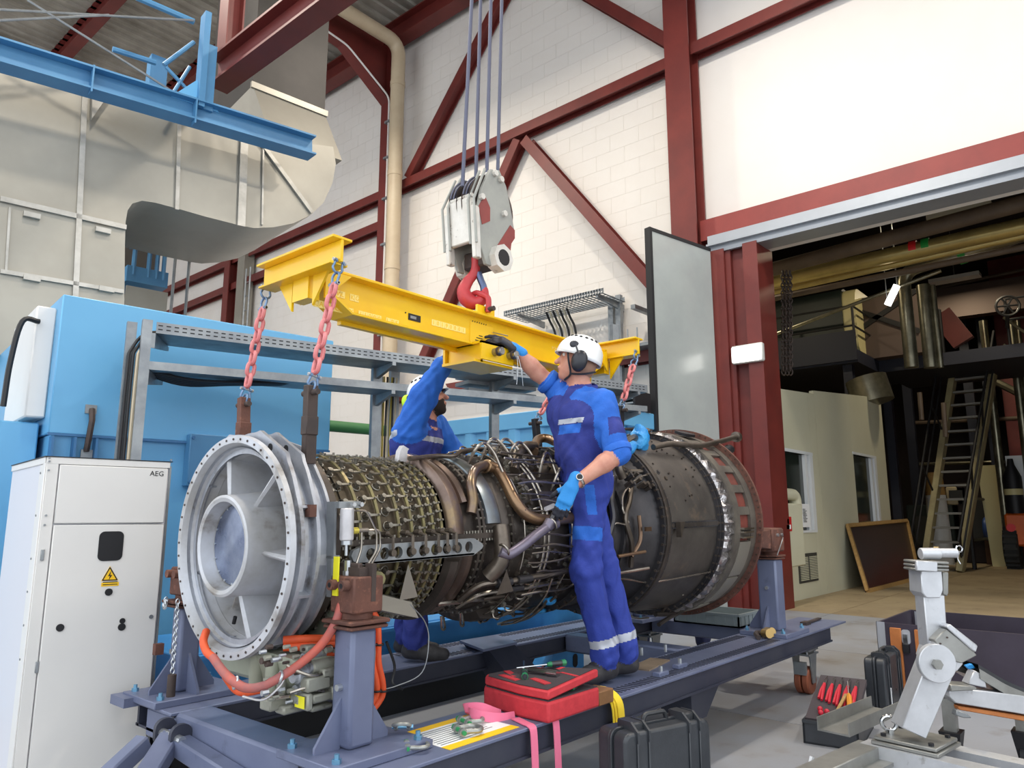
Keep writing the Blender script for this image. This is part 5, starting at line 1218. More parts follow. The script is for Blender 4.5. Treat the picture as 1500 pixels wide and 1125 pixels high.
# hooped drain and ignition pipes over the top and near side
random.seed(5)
for (px,py,w_) in ((698,652,20),(716,646,24),(734,646,26),(752,650,28)):
    p=ec(px,py+25,.42); a=math.degrees(math.atan2(p.z,-p.y)); x=p.x
    P=[pol(x-.05,.41,a),pol(x-.05,.49,a),pol(x-.03,.525,a),pol(x+.02,.525,a+1),pol(x+.05,.50,a-4),pol(x+.10,.43,a-16)]
    E(MB().tube(fil(P,.03,4),.008,8),'hoop_pipe','steel_pipe')
for (x,a,h,w_) in ((1.62,48,.10,.10),(1.66,36,.09,.10),(1.70,25,.08,.09),(1.66,14,.08,.08)):
    P=[pol(x-w_*.6,.42,a-6),pol(x-w_*.5,.42+h*.8,a),pol(x,.42+h,a+4),pol(x+w_*.5,.42+h*.7,a+2),pol(x+w_*.6,.43,a-18)]
    E(MB().tube(spl(P,5),.009,8),'hoop_pipe','steel_pipe')
epipe([(752,690,.42),(757,668,.46),(768,655,.49),(782,654,.49)],.03,'air_duct_elbow','dull_pipe',14)
epipe([(782,662,.47),(787,645,.50),(800,642,.52),(815,648,.52)],.026,'air_duct_elbow','heat_gold',14)
epipe([(600,672,.40),(640,668,.40),(665,668,.41),(680,660,.43),(730,657,.44),(745,660,.44)],.012,'top_pipe','dull_pipe',10)
# thin piping bundles
def rpipe(x0,a0,x1,a1,r,rr,m='steel_pipe',kn=2):
    P=[]; n=4+kn
    for k in range(n):
        t=k/(n-1); P.append(pol(x0+(x1-x0)*t+random.uniform(-.02,.02)*(0<k<n-1),r+random.uniform(-.006,.010),a0+(a1-a0)*t+random.uniform(-1.5,1.5)*(0<k<n-1)))
    return E(MB().tube(fil(P,.03,4),rr,6),'thin_pipe',m)
for i in range(24): 
    a=-38+i*5.2; rpipe(1.26+random.uniform(0,.1),a,1.75+random.uniform(-.1,.2),a+random.uniform(-5,5),.44+random.uniform(0,.05),random.choice((.004,.005,.006)),random.choice(('steel_pipe','dull_pipe','steel_pipe')))
for i in range(9):
    a=random.uniform(-60,70); x=1.5+i*.045; rpipe(x,a,x+random.uniform(-.02,.02),a-random.uniform(25,60),.45+random.uniform(0,.05),random.choice((.005,.007)),random.choice(('steel_pipe','dull_pipe')))
for i in range(130):
    a=random.uniform(-55,85); x=random.uniform(1.27,1.88); p=pol(x,.415+.02*random.random(),a); u=pol(0,1,a); E(MB().cyl(p,p+u*random.uniform(.015,.04),random.uniform(.007,.016),n=8),'fitting',random.choice(('lever','dull_pipe','dark_case')))
E(MB(basis(pol(1.50,.455,20),(1,0,0),pol(0,1,110))).box((-.07,-.05,-.003),(.07,.05,.003)),'data_plate','dull_pipe')
E(MB(basis(pol(1.46,.475,15),(1,0,.25),pol(0,1,105))).prism(rrect(-.045,.045,-.011,.011,.01),(0,0,0),(1,0,0),(0,1,0),(0,0,.004)),'tag_plate','act_white')
# lower scavenge pipes
for L_,rr,m in (([(672,880,.40),(690,865,.42),(710,855,.44),(745,852,.46),(780,845,.47),(812,840,.47),(830,835,.47)],.014,'dull_pipe'),([(668,890,.40),(700,872,.42),(735,865,.44),(765,862,.45),(820,852,.45)],.010,'steel_pipe'),([(640,885,.38),(670,882,.39),(710,878,.40),(760,890,.40),(790,884,.40),(830,878,.40)],.012,'steel_pipe'),([(700,880,.40),(740,872,.42),(790,865,.44),(835,858,.44)],.008,'dull_pipe')):
    epipe(L_,rr,'scavenge_pipe',m,8)
for q,rr in (((738,853,.46),.02),((768,848,.47),.018),((755,862,.45),.016)): 
    p=ec(*q); E(MB().cyl(p-Vector((.05,0,0)),p+Vector((.05,0,0)),rr,n=10),'flex_coupling','turbine_case')
E(L([(1.25,.40),(1.27,.445),(1.34,.455),(1.40,.445),(1.42,.40)],20,-110,-70),'sump_casing','dark_case')
for k in range(5):
    x=1.05+k*.13; P=[pol(x,.40,-75),pol(x+.01,.46,-78),pol(x+.05,.465,-80),pol(x+.06,.40,-82)]; E(MB().tube(fil(P,.02,3),.006,6),'drain_loop','steel_pipe')
p=ec(805,880,.45); E(MB().sph(p,.03,10,8,(1.6,1,.8)),'blue_cap','bag_blue')
p=ec(790,895,.43); E(MB().sph(p,.03,10,8,(1.8,1,.6)),'blue_cap','bag_blue')
# front lower shields
p=ec(600,865,.38); 
E(MB().add([tuple(ey(585,880,-.36)),tuple(ey(612,874,-.36)),tuple(ey(598,826,-.40)),tuple(ey(585,880,-.30)),tuple(ey(612,874,-.30)),tuple(ey(598,826,-.34))],[(0,1,2),(5,4,3),(0,3,4,1),(1,4,5,2),(2,5,3,0)]),'shield_plate','duct_metal')
a=ey(542,868,-.36); E(MB().hexa([(a.x,-.38,a.z-.06),(a.x+.26,-.36,a.z-.13),(a.x+.26,-.22,a.z-.13),(a.x,-.24,a.z-.06)],[(a.x,-.38,a.z),(a.x+.22,-.36,a.z-.06),(a.x+.26,-.22,a.z-.05),(a.x,-.24,a.z)]),'shield_box','duct_metal')
E(MB().add([tuple(ey(727,872,-.42)),tuple(ey(752,866,-.42)),tuple(ey(742,835,-.43)),tuple(ey(727,872,-.40)),tuple(ey(752,866,-.40)),tuple(ey(742,835,-.41))],[(0,1,2),(5,4,3),(0,3,4,1),(1,4,5,2),(2,5,3,0)]),'shield_plate','dull_pipe')
p=ey(553,850,-.36); E(MB().cyl((p.x,p.y,p.z),(p.x-.03,p.y-.04,p.z+.01),.03,n=12),'port_flange','act_ring')
# hoist lug on the top of the manifold
p=ec(597,672,.39); E(MB().prism([(-.02,0),(.03,0),(.035,.05),(.045,.06),(.01,.075),(-.01,.05)],(p.x,p.y+.04,p.z-.01),(1,0,0),(0,0,1),(0,.03,0)),'top_lug','act_white')
# ---- turbine mid section
E(L([(1.80,.435),(1.9,.455),(2.1,.46),(2.3,.48),(2.45,.535),(2.45,.3)],72),'turbine_casing','turbine_case')
for x,r,n in ((1.86,.475,50),(2.12,.485,0),(2.44,.56,64),(2.50,.565,64)):
    o=E(L(rect(x-.010,x+.010,.42,r),72),'case_flange','turbine_case')
    if n: b=MB(); ringbolts(b,x-.018,x+.018,r-.008,n,.009); E(b,'flange_bolts','dull_pipe',o,kind='stuff')
E(L([(2.455,.50),(2.455,.568),(2.475,.572),(2.495,.568),(2.495,.50)],64),'clamp_band','dark_case')
for L_,rr,m in (([(925,712,.50),(922,735,.50),(916,760,.50),(925,795,.50),(924,830,.50)],.016,'dull_pipe'),
                ([(958,697,.55),(940,698,.54),(915,720,.51),(912,745,.50),(920,768,.50),(898,770,.49),(896,825,.49)],.006,'steel_pipe'),
                ([(936,755,.51),(938,790,.51),(925,815,.51)],.012,'heat_gold'),([(885,842,.48),(915,838,.50),(950,832,.53)],.010,'steel_pipe'),
                ([(895,850,.48),(915,848,.49),(945,853,.53),(975,850,.57),(1040,838,.61)],.006,'steel_pipe'),([(905,815,.50),(945,808,.53)],.010,'heat_gold'),
                ([(900,700,.47),(895,730,.48),(898,760,.48),(890,790,.48)],.020,'turbine_case'),([(905,680,.47),(920,690,.50),(945,690,.54)],.014,'dull_pipe'),
                ([(888,885,.46),(905,890,.48),(930,905,.52),(950,905,.54)],.006,'steel_pipe'),([(970,895,.56),(985,880,.57),(1000,870,.58)],.010,'dull_pipe')):
    epipe(L_,rr,'turbine_pipe',m,8)
for i in range(26):
    px=random.uniform(915,975);py=random.uniform(690,715); p=ec(px,py,.53); u=Vector((0,p.y,p.z)).normalized(); E(MB().cyl(p-u*.02,p+u*random.uniform(.01,.04),random.uniform(.008,.018),n=7),'fitting',random.choice(('dark_case','dull_pipe','turbine_case')))
p=ec(948,775,.54); E(MB(basis(p,(1,0,0),(0,0,1))).box((-.03,-.012,0),(.03,.012,.012)),'clip','heat_gold')
# ---- exhaust casing
E(L([(2.50,.545),(2.6,.556),(3.06,.592),(3.06,.4)],80),'exhaust_casing','sooty_case')
o=E(MB().hexa([(2.52,-.562,-.012),(3.05,-.606,-.012),(3.05,-.58,-.012),(2.52,-.54,-.012)],[(2.52,-.562,.012),(3.05,-.606,.012),(3.05,-.58,.012),(2.52,-.54,.012)]),'seam_flange','dull_pipe')
b=MB()
for k in range(36): b.cyl((2.53+k*.0145,-.560-k*.00122,-.02),(2.53+k*.0145,-.560-k*.00122,.02),.004,n=5)
E(b,'flange_bolts','turbine_case',o,kind='stuff')
E(MB().prism([(0,0),(.06,.0),(.01,-.09),(0,-.09)],(2.55,-.60,.02),(1,0,0),(0,0,1),(0,.03,0)),'bracket','dull_pipe')
for x,r,m in ((3.065,.615,'turbine_case'),(3.085,.628,'turbine_case')):
    o=E(L(rect(x-.007,x+.007,.55,r),80),'case_flange',m); b=MB(); ringbolts(b,x-.014,x+.014,r-.007,72,.007); E(b,'flange_bolts','dull_pipe',o,kind='stuff')
for k in range(26):
    p=pol(random.uniform(2.56,3.02),.575,random.uniform(15,80)); u=Vector((0,p.y,p.z)).normalized(); p=u*(.545+(p.x-2.5)*.085)+Vector((p.x,0,0)); E(MB().cyl(p,p+u*.008,.006,n=6),'stud','dark_case')
# crinkled foil blanket (radius varied)
vs=[];fs=[];n=220;xs_=[3.095,3.12,3.15,3.18,3.21,3.24]
fr=np.random.default_rng(3); ph=fr.uniform(0,6.28,(6,6))
for k in range(n):
    a=360*k/n; ar=math.radians(a)
    for j,x in enumerate(xs_):
        w_=sum(math.sin(ar*f_+ph[i][j]*(.3 if i<3 else 1)+j*.5*(i%2))*am for i,(f_,am) in enumerate(((47,.007),(71,.006),(113,.004),(29,.004))))
        r=.615+.02*math.sin(math.pi*j/5)+w_; vs.append(tuple(pol(x+.004*math.sin(ar*53+j),r,a)))
q=len(xs_)
for k in range(n):
    A=k*q;B=((k+1)%n)*q; fs+=[(A+i,A+i+1,B+i+1,B+i) for i in range(q-1)]
E(MB().add(vs,fs),'foil_blanket','foil',ang=25)
# rear frame: skin with windows
E(L([(3.215,.60),(3.26,.612),(3.52,.625),(3.52,.5)],80),'rear_frame_core','rust_red')
for x0,x1,m in ((3.21,3.30,'strip_grey'),(3.47,3.565,'strip_grey')): E(L(rect(x0,x1,.58,.645),80),'rear_hoop',m)
for k in range(26):
    a=360*k/26+4; sw=5.0
    E(L(rect(3.29,3.48,.60,.640),3,a,a+sw),'cross_strip','strip_grey')
for a0,a1 in ((-12,-34),(-36,-58),(-62,-84)): E(L(rect(3.30,3.475,.60,.648),8,a0,a1),'cover_plate','duct_metal')
for a in (-4,-6,-9): E(MB(basis(pol(3.38,.65,a),(1,0,0),pol(0,1,a+90))).box((-.08,-.006,-.02),(.08,.006,.02)),'vane_stub','steel_pipe')
o=E(L(rect(3.56,3.585,.55,.685),96),'rear_flange','rust_iron'); b=MB(); ringbolts(b,3.553,3.59,.672,90,.005); E(b,'flange_bolts','dull_pipe',o,kind='stuff')
E(L([(3.56,.60),(3.3,.50),(3.3,.0)],48),'exhaust_throat','turbine_case')
# top of the rear casing
E(MB(basis(pol(3.38,.655,70),(1,0,0),pol(0,1,160))).prism(rrect(-.10,.10,-.05,.05,.045),(0,0,0),(1,0,0),(0,1,0),(0,0,.02)),'top_pad','black_iron')
E(MB(basis(pol(3.05,.645,88),(1,0,0),pol(0,1,178))).box((-.12,-.06,0),(.12,.06,.012)),'top_bracket','dark_iron')
P=[ec(957,655,.60),ec(985,650,.64),ec(1020,653,.66),ec(1050,648,.68),ec(1078,640,.69)]
E(MB().tube(spl(P,5),.020,12),'oil_pipe','dull_pipe'); E(MB().cyl(P[-1]-Vector((.015,0,0)),P[-1]+Vector((.03,0,0)),.042,n=14),'pipe_end_flange','dull_pipe')
E(MB().sph(ec(1068,658,.625),.05,12,8,(1.6,.6,.7)),'pipe_port','ink')
P=[ec(912,700,.52),ec(906,680,.56),ec(915,652,.60),ec(932,640,.62),ec(948,632,.62)]
E(MB().tube(spl(P,5),.026,12),'vent_pipe','dull_pipe')
bg_=MB(); c=ec(938,642,.62); bg_.sph(c,.085,18,12,(.9,.6,.95)); 
bg_.v=[tuple(Vector(v)+Vector((math.sin(v[2]*90+v[0]*40)*.012,0,math.sin(v[0]*80+v[1]*50)*.014))) for v in bg_.v]; E(bg_,'plastic_cover','bag_blue')
bg_=MB(); c=ec(925,655,.60); bg_.sph(c,.05,12,8,(1,.6,.8)); bg_.v=[tuple(Vector(v)+Vector((math.sin(v[2]*80)*.008,0,math.sin(v[0]*70)*.008))) for v in bg_.v]; E(bg_,'plastic_cover','bag_blue')
# debris under the rear
for L_,rr in (([(1000,895,.60),(980,905,.58),(965,915,.60)],.014),([(960,900,.56),(985,898,.58),(1015,885,.60)],.016),([(930,885,.54),(960,890,.56)],.014)): epipe(L_,rr,'drain_pipe','dark_case',8)
# ---- accessory gearbox below the inlet
gb=E(MB().hexa([(.10,-.30,-.52),(.30,-.30,-.54),(.30,.25,-.54),(.10,.25,-.52)],[(.06,-.36,-.40),(.36,-.36,-.40),(.36,.32,-.38),(.06,.32,-.38)]),'accessory_gearbox','gearbox_green',bevel=.02)
E(MB().add([tuple(ey(372,958,-.12)),tuple(ey(418,952,-.22)),tuple(ey(418,1012,-.22)),tuple(ey(384,1000,-.12)),tuple(ey(372,958,-.0)),tuple(ey(418,952,-.1)),tuple(ey(418,1012,-.1)),tuple(ey(384,1000,-.0))],[(0,1,2,3),(7,6,5,4),(0,4,5,1),(1,5,6,2),(2,6,7,3),(3,7,4,0)]),'gearbox_web','gearbox_green',gb,bevel=.008)
def vcyl(px,py0,py1,y,r,m='gearbox_green',name='gearbox_boss'):
    a=ey(px,py0,y);b=ey(px,py1,y); b.x=a.x; E(MB().cyl(a,b,r,n=16),name,m,gb,bevel=.005)
vcyl(400,962,1020,-.24,.026); vcyl(413,985,1018,-.28,.018,'gearbox_grey'); vcyl(425,960,1030,-.22,.03); vcyl(405,1015,1036,-.24,.036,'gearbox_grey'); vcyl(378,950,1010,-.1,.03)
def hcyl(px,py,y,l,r,m='cast_alu',name='pump'):
    a=ey(px,py,y); E(MB().cyl(a,a+Vector((l,0,0)),r,n=18),name,m,gb,bevel=.005); E(MB().cyl(a-Vector((.012,0,0)),a,r*.8,n=18),'pump_cover','cast_alu',gb); return a
hcyl(432,990,-.34,.16,.030); hcyl(455,978,-.36,.14,.024,'gearbox_grey'); hcyl(436,1010,-.33,.10,.022); hcyl(470,1000,-.36,.1,.026,'gearbox_grey'); hcyl(447,962,-.33,.12,.018)
def gbox(px,py,y,d,m='gearbox_grey',name='control_unit'):
    a=ey(px,py,y); return E(MB().cb(a,d),name,m,gb,bevel=.006)
for px,py,y,d in ((462,1000,-.38,(.10,.05,.05)),(478,985,-.38,(.06,.05,.035)),(445,1022,-.34,(.08,.06,.035)),(470,1020,-.38,(.10,.05,.03)),(430,1035,-.30,(.12,.06,.03)),(400,1030,-.26,(.07,.07,.04)),(490,1012,-.38,(.06,.06,.05)),(452,950,-.32,(.05,.05,.03)),(468,1035,-.36,(.09,.04,.02))): gbox(px,py,y,d)
t_=gbox(446,1027,-.37,(.025,.075,.058),'gearbox_grey','tag_housing'); a=ey(444,1027,-.37); E(MB().box((a.x-.0165,a.y-.028,a.z-.02),(a.x-.0130,a.y+.028,a.z+.02)),'yellow_tag','tag_yellow',gb)
random.seed(9)
for k in range(60):
    px=random.uniform(385,495);py=random.uniform(945,1035); a=ey(px,py,-.37+random.uniform(0,.06)); E(MB().cyl(a-Vector((.012,0,0)),a+Vector((.012,0,0)),random.uniform(.005,.012),n=7),'gearbox_bolt',random.choice(('steel_bolt','gearbox_grey','gearbox_grey','dark_iron')),gb)
for L_ in ([(420,975,-.36),(440,985,-.39),(460,990,-.40),(480,985,-.39)],[(425,1015,-.36),(450,1008,-.39),(475,1012,-.4)],[(390,1010,-.2),(400,1022,-.3),(425,1020,-.36)]): E(MB().tube(spl([ey(*q) for q in L_],5),.006,6),'gearbox_pipe','steel_pipe',gb)
E(MB().lathe([(0,.0),(0,.15),(.03,.175),(.09,.18),(.13,.16),(.14,0)],32,(.30,-.22,-.43)),'starter_shell','gearbox_green',gb)
# orange hoses
def hose(L_,r,m='hose_orange',name='hose'):
    o=E(MB().tube(spl([ey(*q) for q in L_],6),r,12),name,m); return o
h1=hose([(508,852,-.46),(500,885,-.47),(490,915,-.46),(470,945,-.42),(440,972,-.38),(410,992,-.36),(385,1005,-.33),(362,1008,-.3),(345,1000,-.25),(328,985,-.15),(312,963,-.05)],.016,'hose_faded')
p=ey(509,845,-.46); E(MB().cyl(p,p+Vector((.0,0,.06)),.014,n=8).cyl(p+Vector((0,0,.0)),p+Vector((0,0,.022)),.018,n=6),'hose_fitting','steel_bolt',h1)
hose([(312,963,-.05),(303,955,.0),(298,940,.05),(302,925,.1)],.015)
hose([(330,990,-.1),(345,1010,-.12),(360,1014,-.16),(385,1010,-.2)],.014)
for dz in (0,10): hose([(415,938+dz,-.25),(450,936+dz,-.30),(490,936+dz*.6,-.32),(530,934+dz*.5,-.33)],.016)
hose([(440,966,-.30),(470,958,-.33),(490,957,-.34)],.014)
for dx in (0,9): 
    h=hose([(528+dx*.6,885,-.33),(542+dx,905,-.35),(545+dx,935,-.36),(545+dx,970,-.36),(551+dx,1000,-.36),(550+dx,1020,-.35),(535+dx,1042,-.34)],.014)
    for q in ((546+dx,944),(552+dx,1012)): E(MB().torus(ey(*q,-.36),(0,0,1),.017,.004,12,6),'hose_clip','black_iron',h)
for q in ((410,992,-.36),(345,1000,-.25)): E(MB().torus(ey(*q),(1,-.3,-.3),.02,.005,12,6),'hose_clip','steel_bolt',h1)
E(MB().tube(spl([ey(600,885,-.36),ey(622,910,-.36),ey(628,940,-.36),ey(618,985,-.36),ey(580,1005,-.35),ey(548,1012,-.35)],6),.0025,6),'wire','galv')
E(MB().tube(spl([ey(420,985,-.36),ey(410,1005,-.36),ey(385,1025,-.34),ey(355,1020,-.3)],6),.004,6),'wire','act_white')
E(MB().tube(spl([ey(566,940,-.2),ey(578,975,-.2),ey(575,1000,-.2),ey(590,1010,-.25)],6),.006,6),'wire','ink')
# ---------------------------------------------------------------- spreader beam
mat('letter_cream',(252,226,130),.5)
mat('pin_steel',(150,148,146),.25,.9)
sb=thing('spreader_beam','yellow steel spreader beam hanging from the crane hook','beam',(2.93,2.78,2.31),(0,-PITCH,0))
SX0,SX1=1.84,4.10; zt_=2.40; zb_=2.22; yn,yf=2.70,2.86
def sz_(x): return (x-2.93)*.022*0
def Sb(mb,name,par=None,m='yellow_paint',**k): return mb.build(name,m,par or sb,**k)
web=[(SX0,zt_),(SX1,zt_),(SX1,zb_+.10),(SX1-.17,zb_),(SX0+.17,zb_),(SX0,zb_+.10)]
Sb(MB().prism(web,(0,2.755,0),(1,0,0),(0,0,1),(0,.03,0)),'web')
Sb(MB().box((SX0,yn,zt_-.014),(SX1,yf,zt_)),'top_flange',bevel=.003)
bf=MB(); bf.box((SX0+.17,yn,zb_-.012),(SX1-.17,yf,zb_)); Sb(bf,'bottom_flange',bevel=.003)
for s_,x in ((1,SX0),(-1,SX1)):
    Sb(MB().hexa([(x,yn,zb_+.10),(x+s_*.17,yn,zb_),(x+s_*.17,yf,zb_),(x,yf,zb_+.10)],[(x,yn,zb_+.088),(x+s_*.17,yn,zb_-.012),(x+s_*.17,yf,zb_-.012),(x,yf,zb_+.088)]),'chamfer_flange')
    Sb(MB().box((x-.008,yn,zb_+.09),(x+.008,yf,zt_)),'end_plate')
    xc=x-s_*.06
    cb_=MB(); cb_.box((xc-.05,2.50-.02,zt_+.048),(xc+.05,3.06+.02,zt_+.06)); cb_.box((xc-.007,2.50-.02,zt_-.05),(xc+.007,3.06+.02,zt_+.048)); cb_.box((xc-.045,2.50-.0,zt_-.06),(xc+.045,3.06,zt_-.05)); Sb(cb_,'cross_head',bevel=.002)
    Sb(MB().box((min(xc,x),yn+.02,zt_-.16),(max(xc,x),yf-.02,zt_-.05)),'head_saddle')
    for yy,sg in ((yn,-1),(yf,1)):
        Sb(MB().prism([(0,0),(sg*.11,0),(0,-.14)],(xc+s_*.01,yy,zt_-.055),(0,1,0),(0,0,1),(s_*.012,0,0)),'gusset')
        Sb(MB().prism([(0,0),(s_*.14,0),(0,-.13)],(x+s_*.008,yy+.012*sg,zt_-.02),(1,0,0),(0,0,1),(0,.012,0)),'gusset')
# centre clevis with pins
cx0,cx1=2.80,3.06
br=MB(); br.box((cx0,2.63,zb_-.10),(cx1,2.645,zb_+.0)); br.box((cx0,2.91,zb_-.10),(cx1,2.925,zb_)); br.box((cx0,2.63,zb_-.012),(cx1,2.925,zb_)); br.box((cx0+.02,2.655,zb_-.11),(cx0+.035,2.90,zb_)); cl=Sb(br,'clevis')
Sb(MB().box((cx0-.03,2.655,zb_-.115),(cx1+.02,2.90,zb_-.10)),'clevis_base',cl)
for x in (cx0+.10,cx0+.22): 
    Sb(MB().cyl((x,2.64,zb_-.05),(x,2.57,zb_-.05),.022,n=18),'pin',cl,'pin_steel',bevel=.003); Sb(MB().cyl((x,2.60,zb_-.05),(x,2.59,zb_-.05),.026,n=18),'pin_ring',cl,'dark_iron')
wr_=MB()
for dx in (0,.03): wr_.tube(spl([(cx0+.22+dx*.3,2.57,zb_-.06),(cx0+.215+dx,2.56,zb_-.14),(cx0+.21+dx*1.8,2.565,zb_-.22)],5),.0018,5)
Sb(wr_,'lanyard',cl,'steel_bolt')
Sb(MB().box((3.80,2.72,zb_-.05),(3.88,2.80,zb_-.012)),'lower_lug'); Sb(MB().box((SX0+.2,yf-.03,zb_-.03),(SX1-.2,yf,zb_-.012)),'stiffener')
# top lug
tl_=MB(); tl_.box((2.86,2.72,zt_),(3.0,2.735,zt_+.05)); tl_.box((2.86,2.825,zt_),(3.0,2.84,zt_+.05)); Sb(tl_,'top_lug'); Sb(MB().cyl((2.93,2.66,zt_+.03),(2.93,2.88,zt_+.03),.014,n=12),'lug_pin',None,'dark_iron')
# lettering on the near face
face=lambda px,py: at(px,py,'y',2.754)
def letters(s,px0,py0,h,px1):
    a=face(px0,py0); b=face(px1,py0); n=len(s); w_=(b.x-a.x)/n
    for i,ch in enumerate(s):
        if ch==' ': continue
        x=a.x+w_*i; o=Sb(MB().box((x+.001,2.7525,a.z-.004),(x+w_-.001,2.7545,a.z+h)),'letter_tile',None,'letter_cream'); text('letter',ch,h*1.15,'yellow_paint',sb,basis((x+w_*.16,2.752,a.z+.002),(1,0,0),(0,0,1)))
letters('SWL KG',484,431,.028,526); letters('CAPACITY 11000 LBS',458,447,.030,585); letters('10190001',632,475,.028,682)
a=face(598,467);b=face(616,457); Sb(MB().box((a.x,2.7515,a.z-.004),(b.x,2.7545,a.z+.030)),'black_label',None,'ink'); Sb(MB().box((a.x+.012,2.7510,a.z+.006),(b.x-.03,2.7516,a.z+.02)),'label_print',None,'galv')
a=face(594,458); Sb(MB().cyl((a.x,2.755,a.z),(a.x,2.752,a.z),.004,n=8),'stud',None,'ink')
a=face(688,498);b=face(722,480); Sb(MB().box((a.x,2.7515,a.z-.012),(b.x,2.7545,b.z)),'yellow_label',None,'print_yellow')
for i,(dx,dz,l) in enumerate(((.05,.02,.05),(.07,.035,.03),(.04,.005,.05))): Sb(MB().box((a.x+dx,2.751,a.z+dz),(a.x+dx+l,2.7516,a.z+dz+.005)),'label_print',None,'ink')
a=face(691,473)
for k in range(7): Sb(MB().bar((a.x+k*.018,2.7525,a.z-k*.0005),(a.x+k*.018+.008,2.7525,a.z+.015),.002,.004),'hazard_tick',None,'ink')
a=face(810,500); text('letter','P 2M',.03,'letter_cream',sb,basis((face(808,512).x,2.752,face(808,512).z),(1,0,0),(0,0,1)))
# ---------------------------------------------------------------- chain slings
def link_mesh(L_,w_,r):
    P=[]; h=L_/2-w_/2; R_=w_/2-r
    for k in range(7): a=math.pi*k/6; P.append(Vector((R_*math.cos(a),0,h+R_*math.sin(a))))
    for k in range(7): a=math.pi+math.pi*k/6; P.append(Vector((R_*math.cos(a),0,-h+R_*math.sin(a))))
    return MB().tube(P,r,8,closed=True)
LM=None
def sling(A,B,label,ntop=2,bar=None,barm='rust_iron',barlabel=None):
    global LM
    A=Vector(A);B=Vector(B); d=(B-A).normalized(); Ln=(B-A).length
    t=thing('chain_sling',label,'chain',B)
    yv=Vector((0,1,0)); xv=Vector((1,0,0))
    s=.042; z=0.
    make_shackle(A,d,(xv-d*xv.dot(d)),s,None,'shackle_blue','steel_bolt',t); z=s*1.15
    make_shackle(A+d*(z+s*1.35),-d,(yv-d*yv.dot(d)),s,None,'shackle_blue','steel_bolt',t); z+=s*1.35
    pitch=.058; LN=.078; e=Ln-.085
    n=max(3,round((e-z)/pitch)); pitch=(e-z)/n
    for k in range(n):
        c=A+d*(z+pitch*(k+.5)); u=(xv if k%2 else yv); u=(u-d*u.dot(d)).normalized(); v=(-d).cross(u)
        M=Matrix(((u.x,v.x,-d.x,c.x),(u.y,v.y,-d.y,c.y),(u.z,v.z,-d.z,c.z),(0,0,0,1)))
        if LM is None: o=link_mesh(LN,.052,.0095).build('link','chain_pink',t,local=True); LM=o.data
        else: o=bpy.data.objects.new('link',LM); COL.objects.link(o); o.parent=t
        o.matrix_local=PM[t.name].inverted()@M
    make_shackle(B-d*s*1.7,d,(xv-d*xv.dot(d)),s*.95,None,'shackle_blue','steel_bolt',t)
    make_shackle(B,-d,(yv-d*yv.dot(d)),s*.9,None,'shackle_blue','steel_bolt',t)
    if bar:
        C=Vector(bar); b=thing('lifting_bar',barlabel,'lifting lug',C)
        MB().bar(B+Zv*.03,C,.034,.05,up=(1,0,0)).build('shank',barm,b,bevel=.003)
        m_=(B+C)/2; MB().cb(m_+Zv*.01,(.056,.042,.075)).build('sleeve',barm,b,bevel=.003)
        MB().cyl(B-Vector((0,.05,0)),B+Vector((0,.05,0)),.012,n=10).build('bolt','dark_iron',b)
    return t
xl=SX0-.06; xr=SX1+.06
sling((xl,2.50,2.355),(1.672,2.5,1.78),'pink chain sling on the near side of the inlet end',bar=(1.69,2.52,1.50),barm='dark_iron',barlabel='dark stepped lifting bar on the near side of the inlet ring')
sling((xl,3.06,2.355),(1.70,3.06,1.79),'pink chain sling on the far side of the inlet end',bar=(1.69,3.02,1.53),barlabel='rusty lifting bar on the far side of the inlet ring')
sling((xr,2.50,2.36),(3.94,2.50,1.95),'pink chain sling beside the near worker\'s shoulder',bar=(3.95,2.52,1.62),barm='black_iron',barlabel='black lifting bar on the near side behind the near worker')
sling((xr,3.06,2.36),(3.78,3.06,1.90),'pink chain sling on the far side of the exhaust end',bar=(3.80,3.04,1.62),barm='black_iron',barlabel='black lifting bar on the far side above the pipe loops')
# ---------------------------------------------------------------- hook block
hk=thing('hook_block','white and red crane hook block on four steel ropes','hook block',(2.98,2.78,2.5))
HX=2.97; HY=2.80
pl_=[(-.13,2.78),(-.155,2.98),(-.12,3.12),(-.05,3.26),(.03,3.28),(.09,3.20),(.145,3.02),(.165,2.94),(.15,2.90),(.13,2.86),(.11,2.74),(.03,2.68),(-.08,2.68)]
for sy,nm in ((-1,'near'),(1,'far')):
    y=HY+sy*.105
    o=MB().prism([(HX+x,z) for x,z in pl_],(0,y-.012,0),(1,0,0),(0,0,1),(0,.024,0)).build('side_plate','hoist_grey',hk,bevel=.004)
    yy=y+sy*.0125
    for P_ in ([(-.15,3.0),(-.10,3.08),(-.055,3.02),(-.055,2.94),(-.12,2.90)],[(-.03,2.76),(.12,2.97),(.16,2.95),(.16,2.90),(.13,2.86),(.12,2.80),(.10,2.72),(-.01,2.69)]):
        MB().prism([(HX+x,z) for x,z in P_],(0,yy,0),(1,0,0),(0,0,1),(0,sy*.003,0)).build('red_stripe','hoist_red',o)
    for x,z in ((-.02,3.24),(.03,3.22),(.06,3.02),(-.13,3.06)): MB().cyl((HX+x,yy,z),(HX+x,yy+sy*.02,z),.018,n=8).build('bolt','hoist_white',o)
    h=MB().lathe([(-.035,.049),(-.035,.080),(.035,.080),(.035,.049),(-.035,.049)],8); h.v=[(p[1]+HX+.02,p[0]+HY+sy*.125,p[2]+2.735) for p in h.v]; h.build('trunnion_boss','hoist_white',o)
    MB().cyl((HX+.02,HY+sy*.10,2.735),(HX+.02,HY+sy*.1605,2.735),.048,n=16).build('trunnion_hole','ink',o)
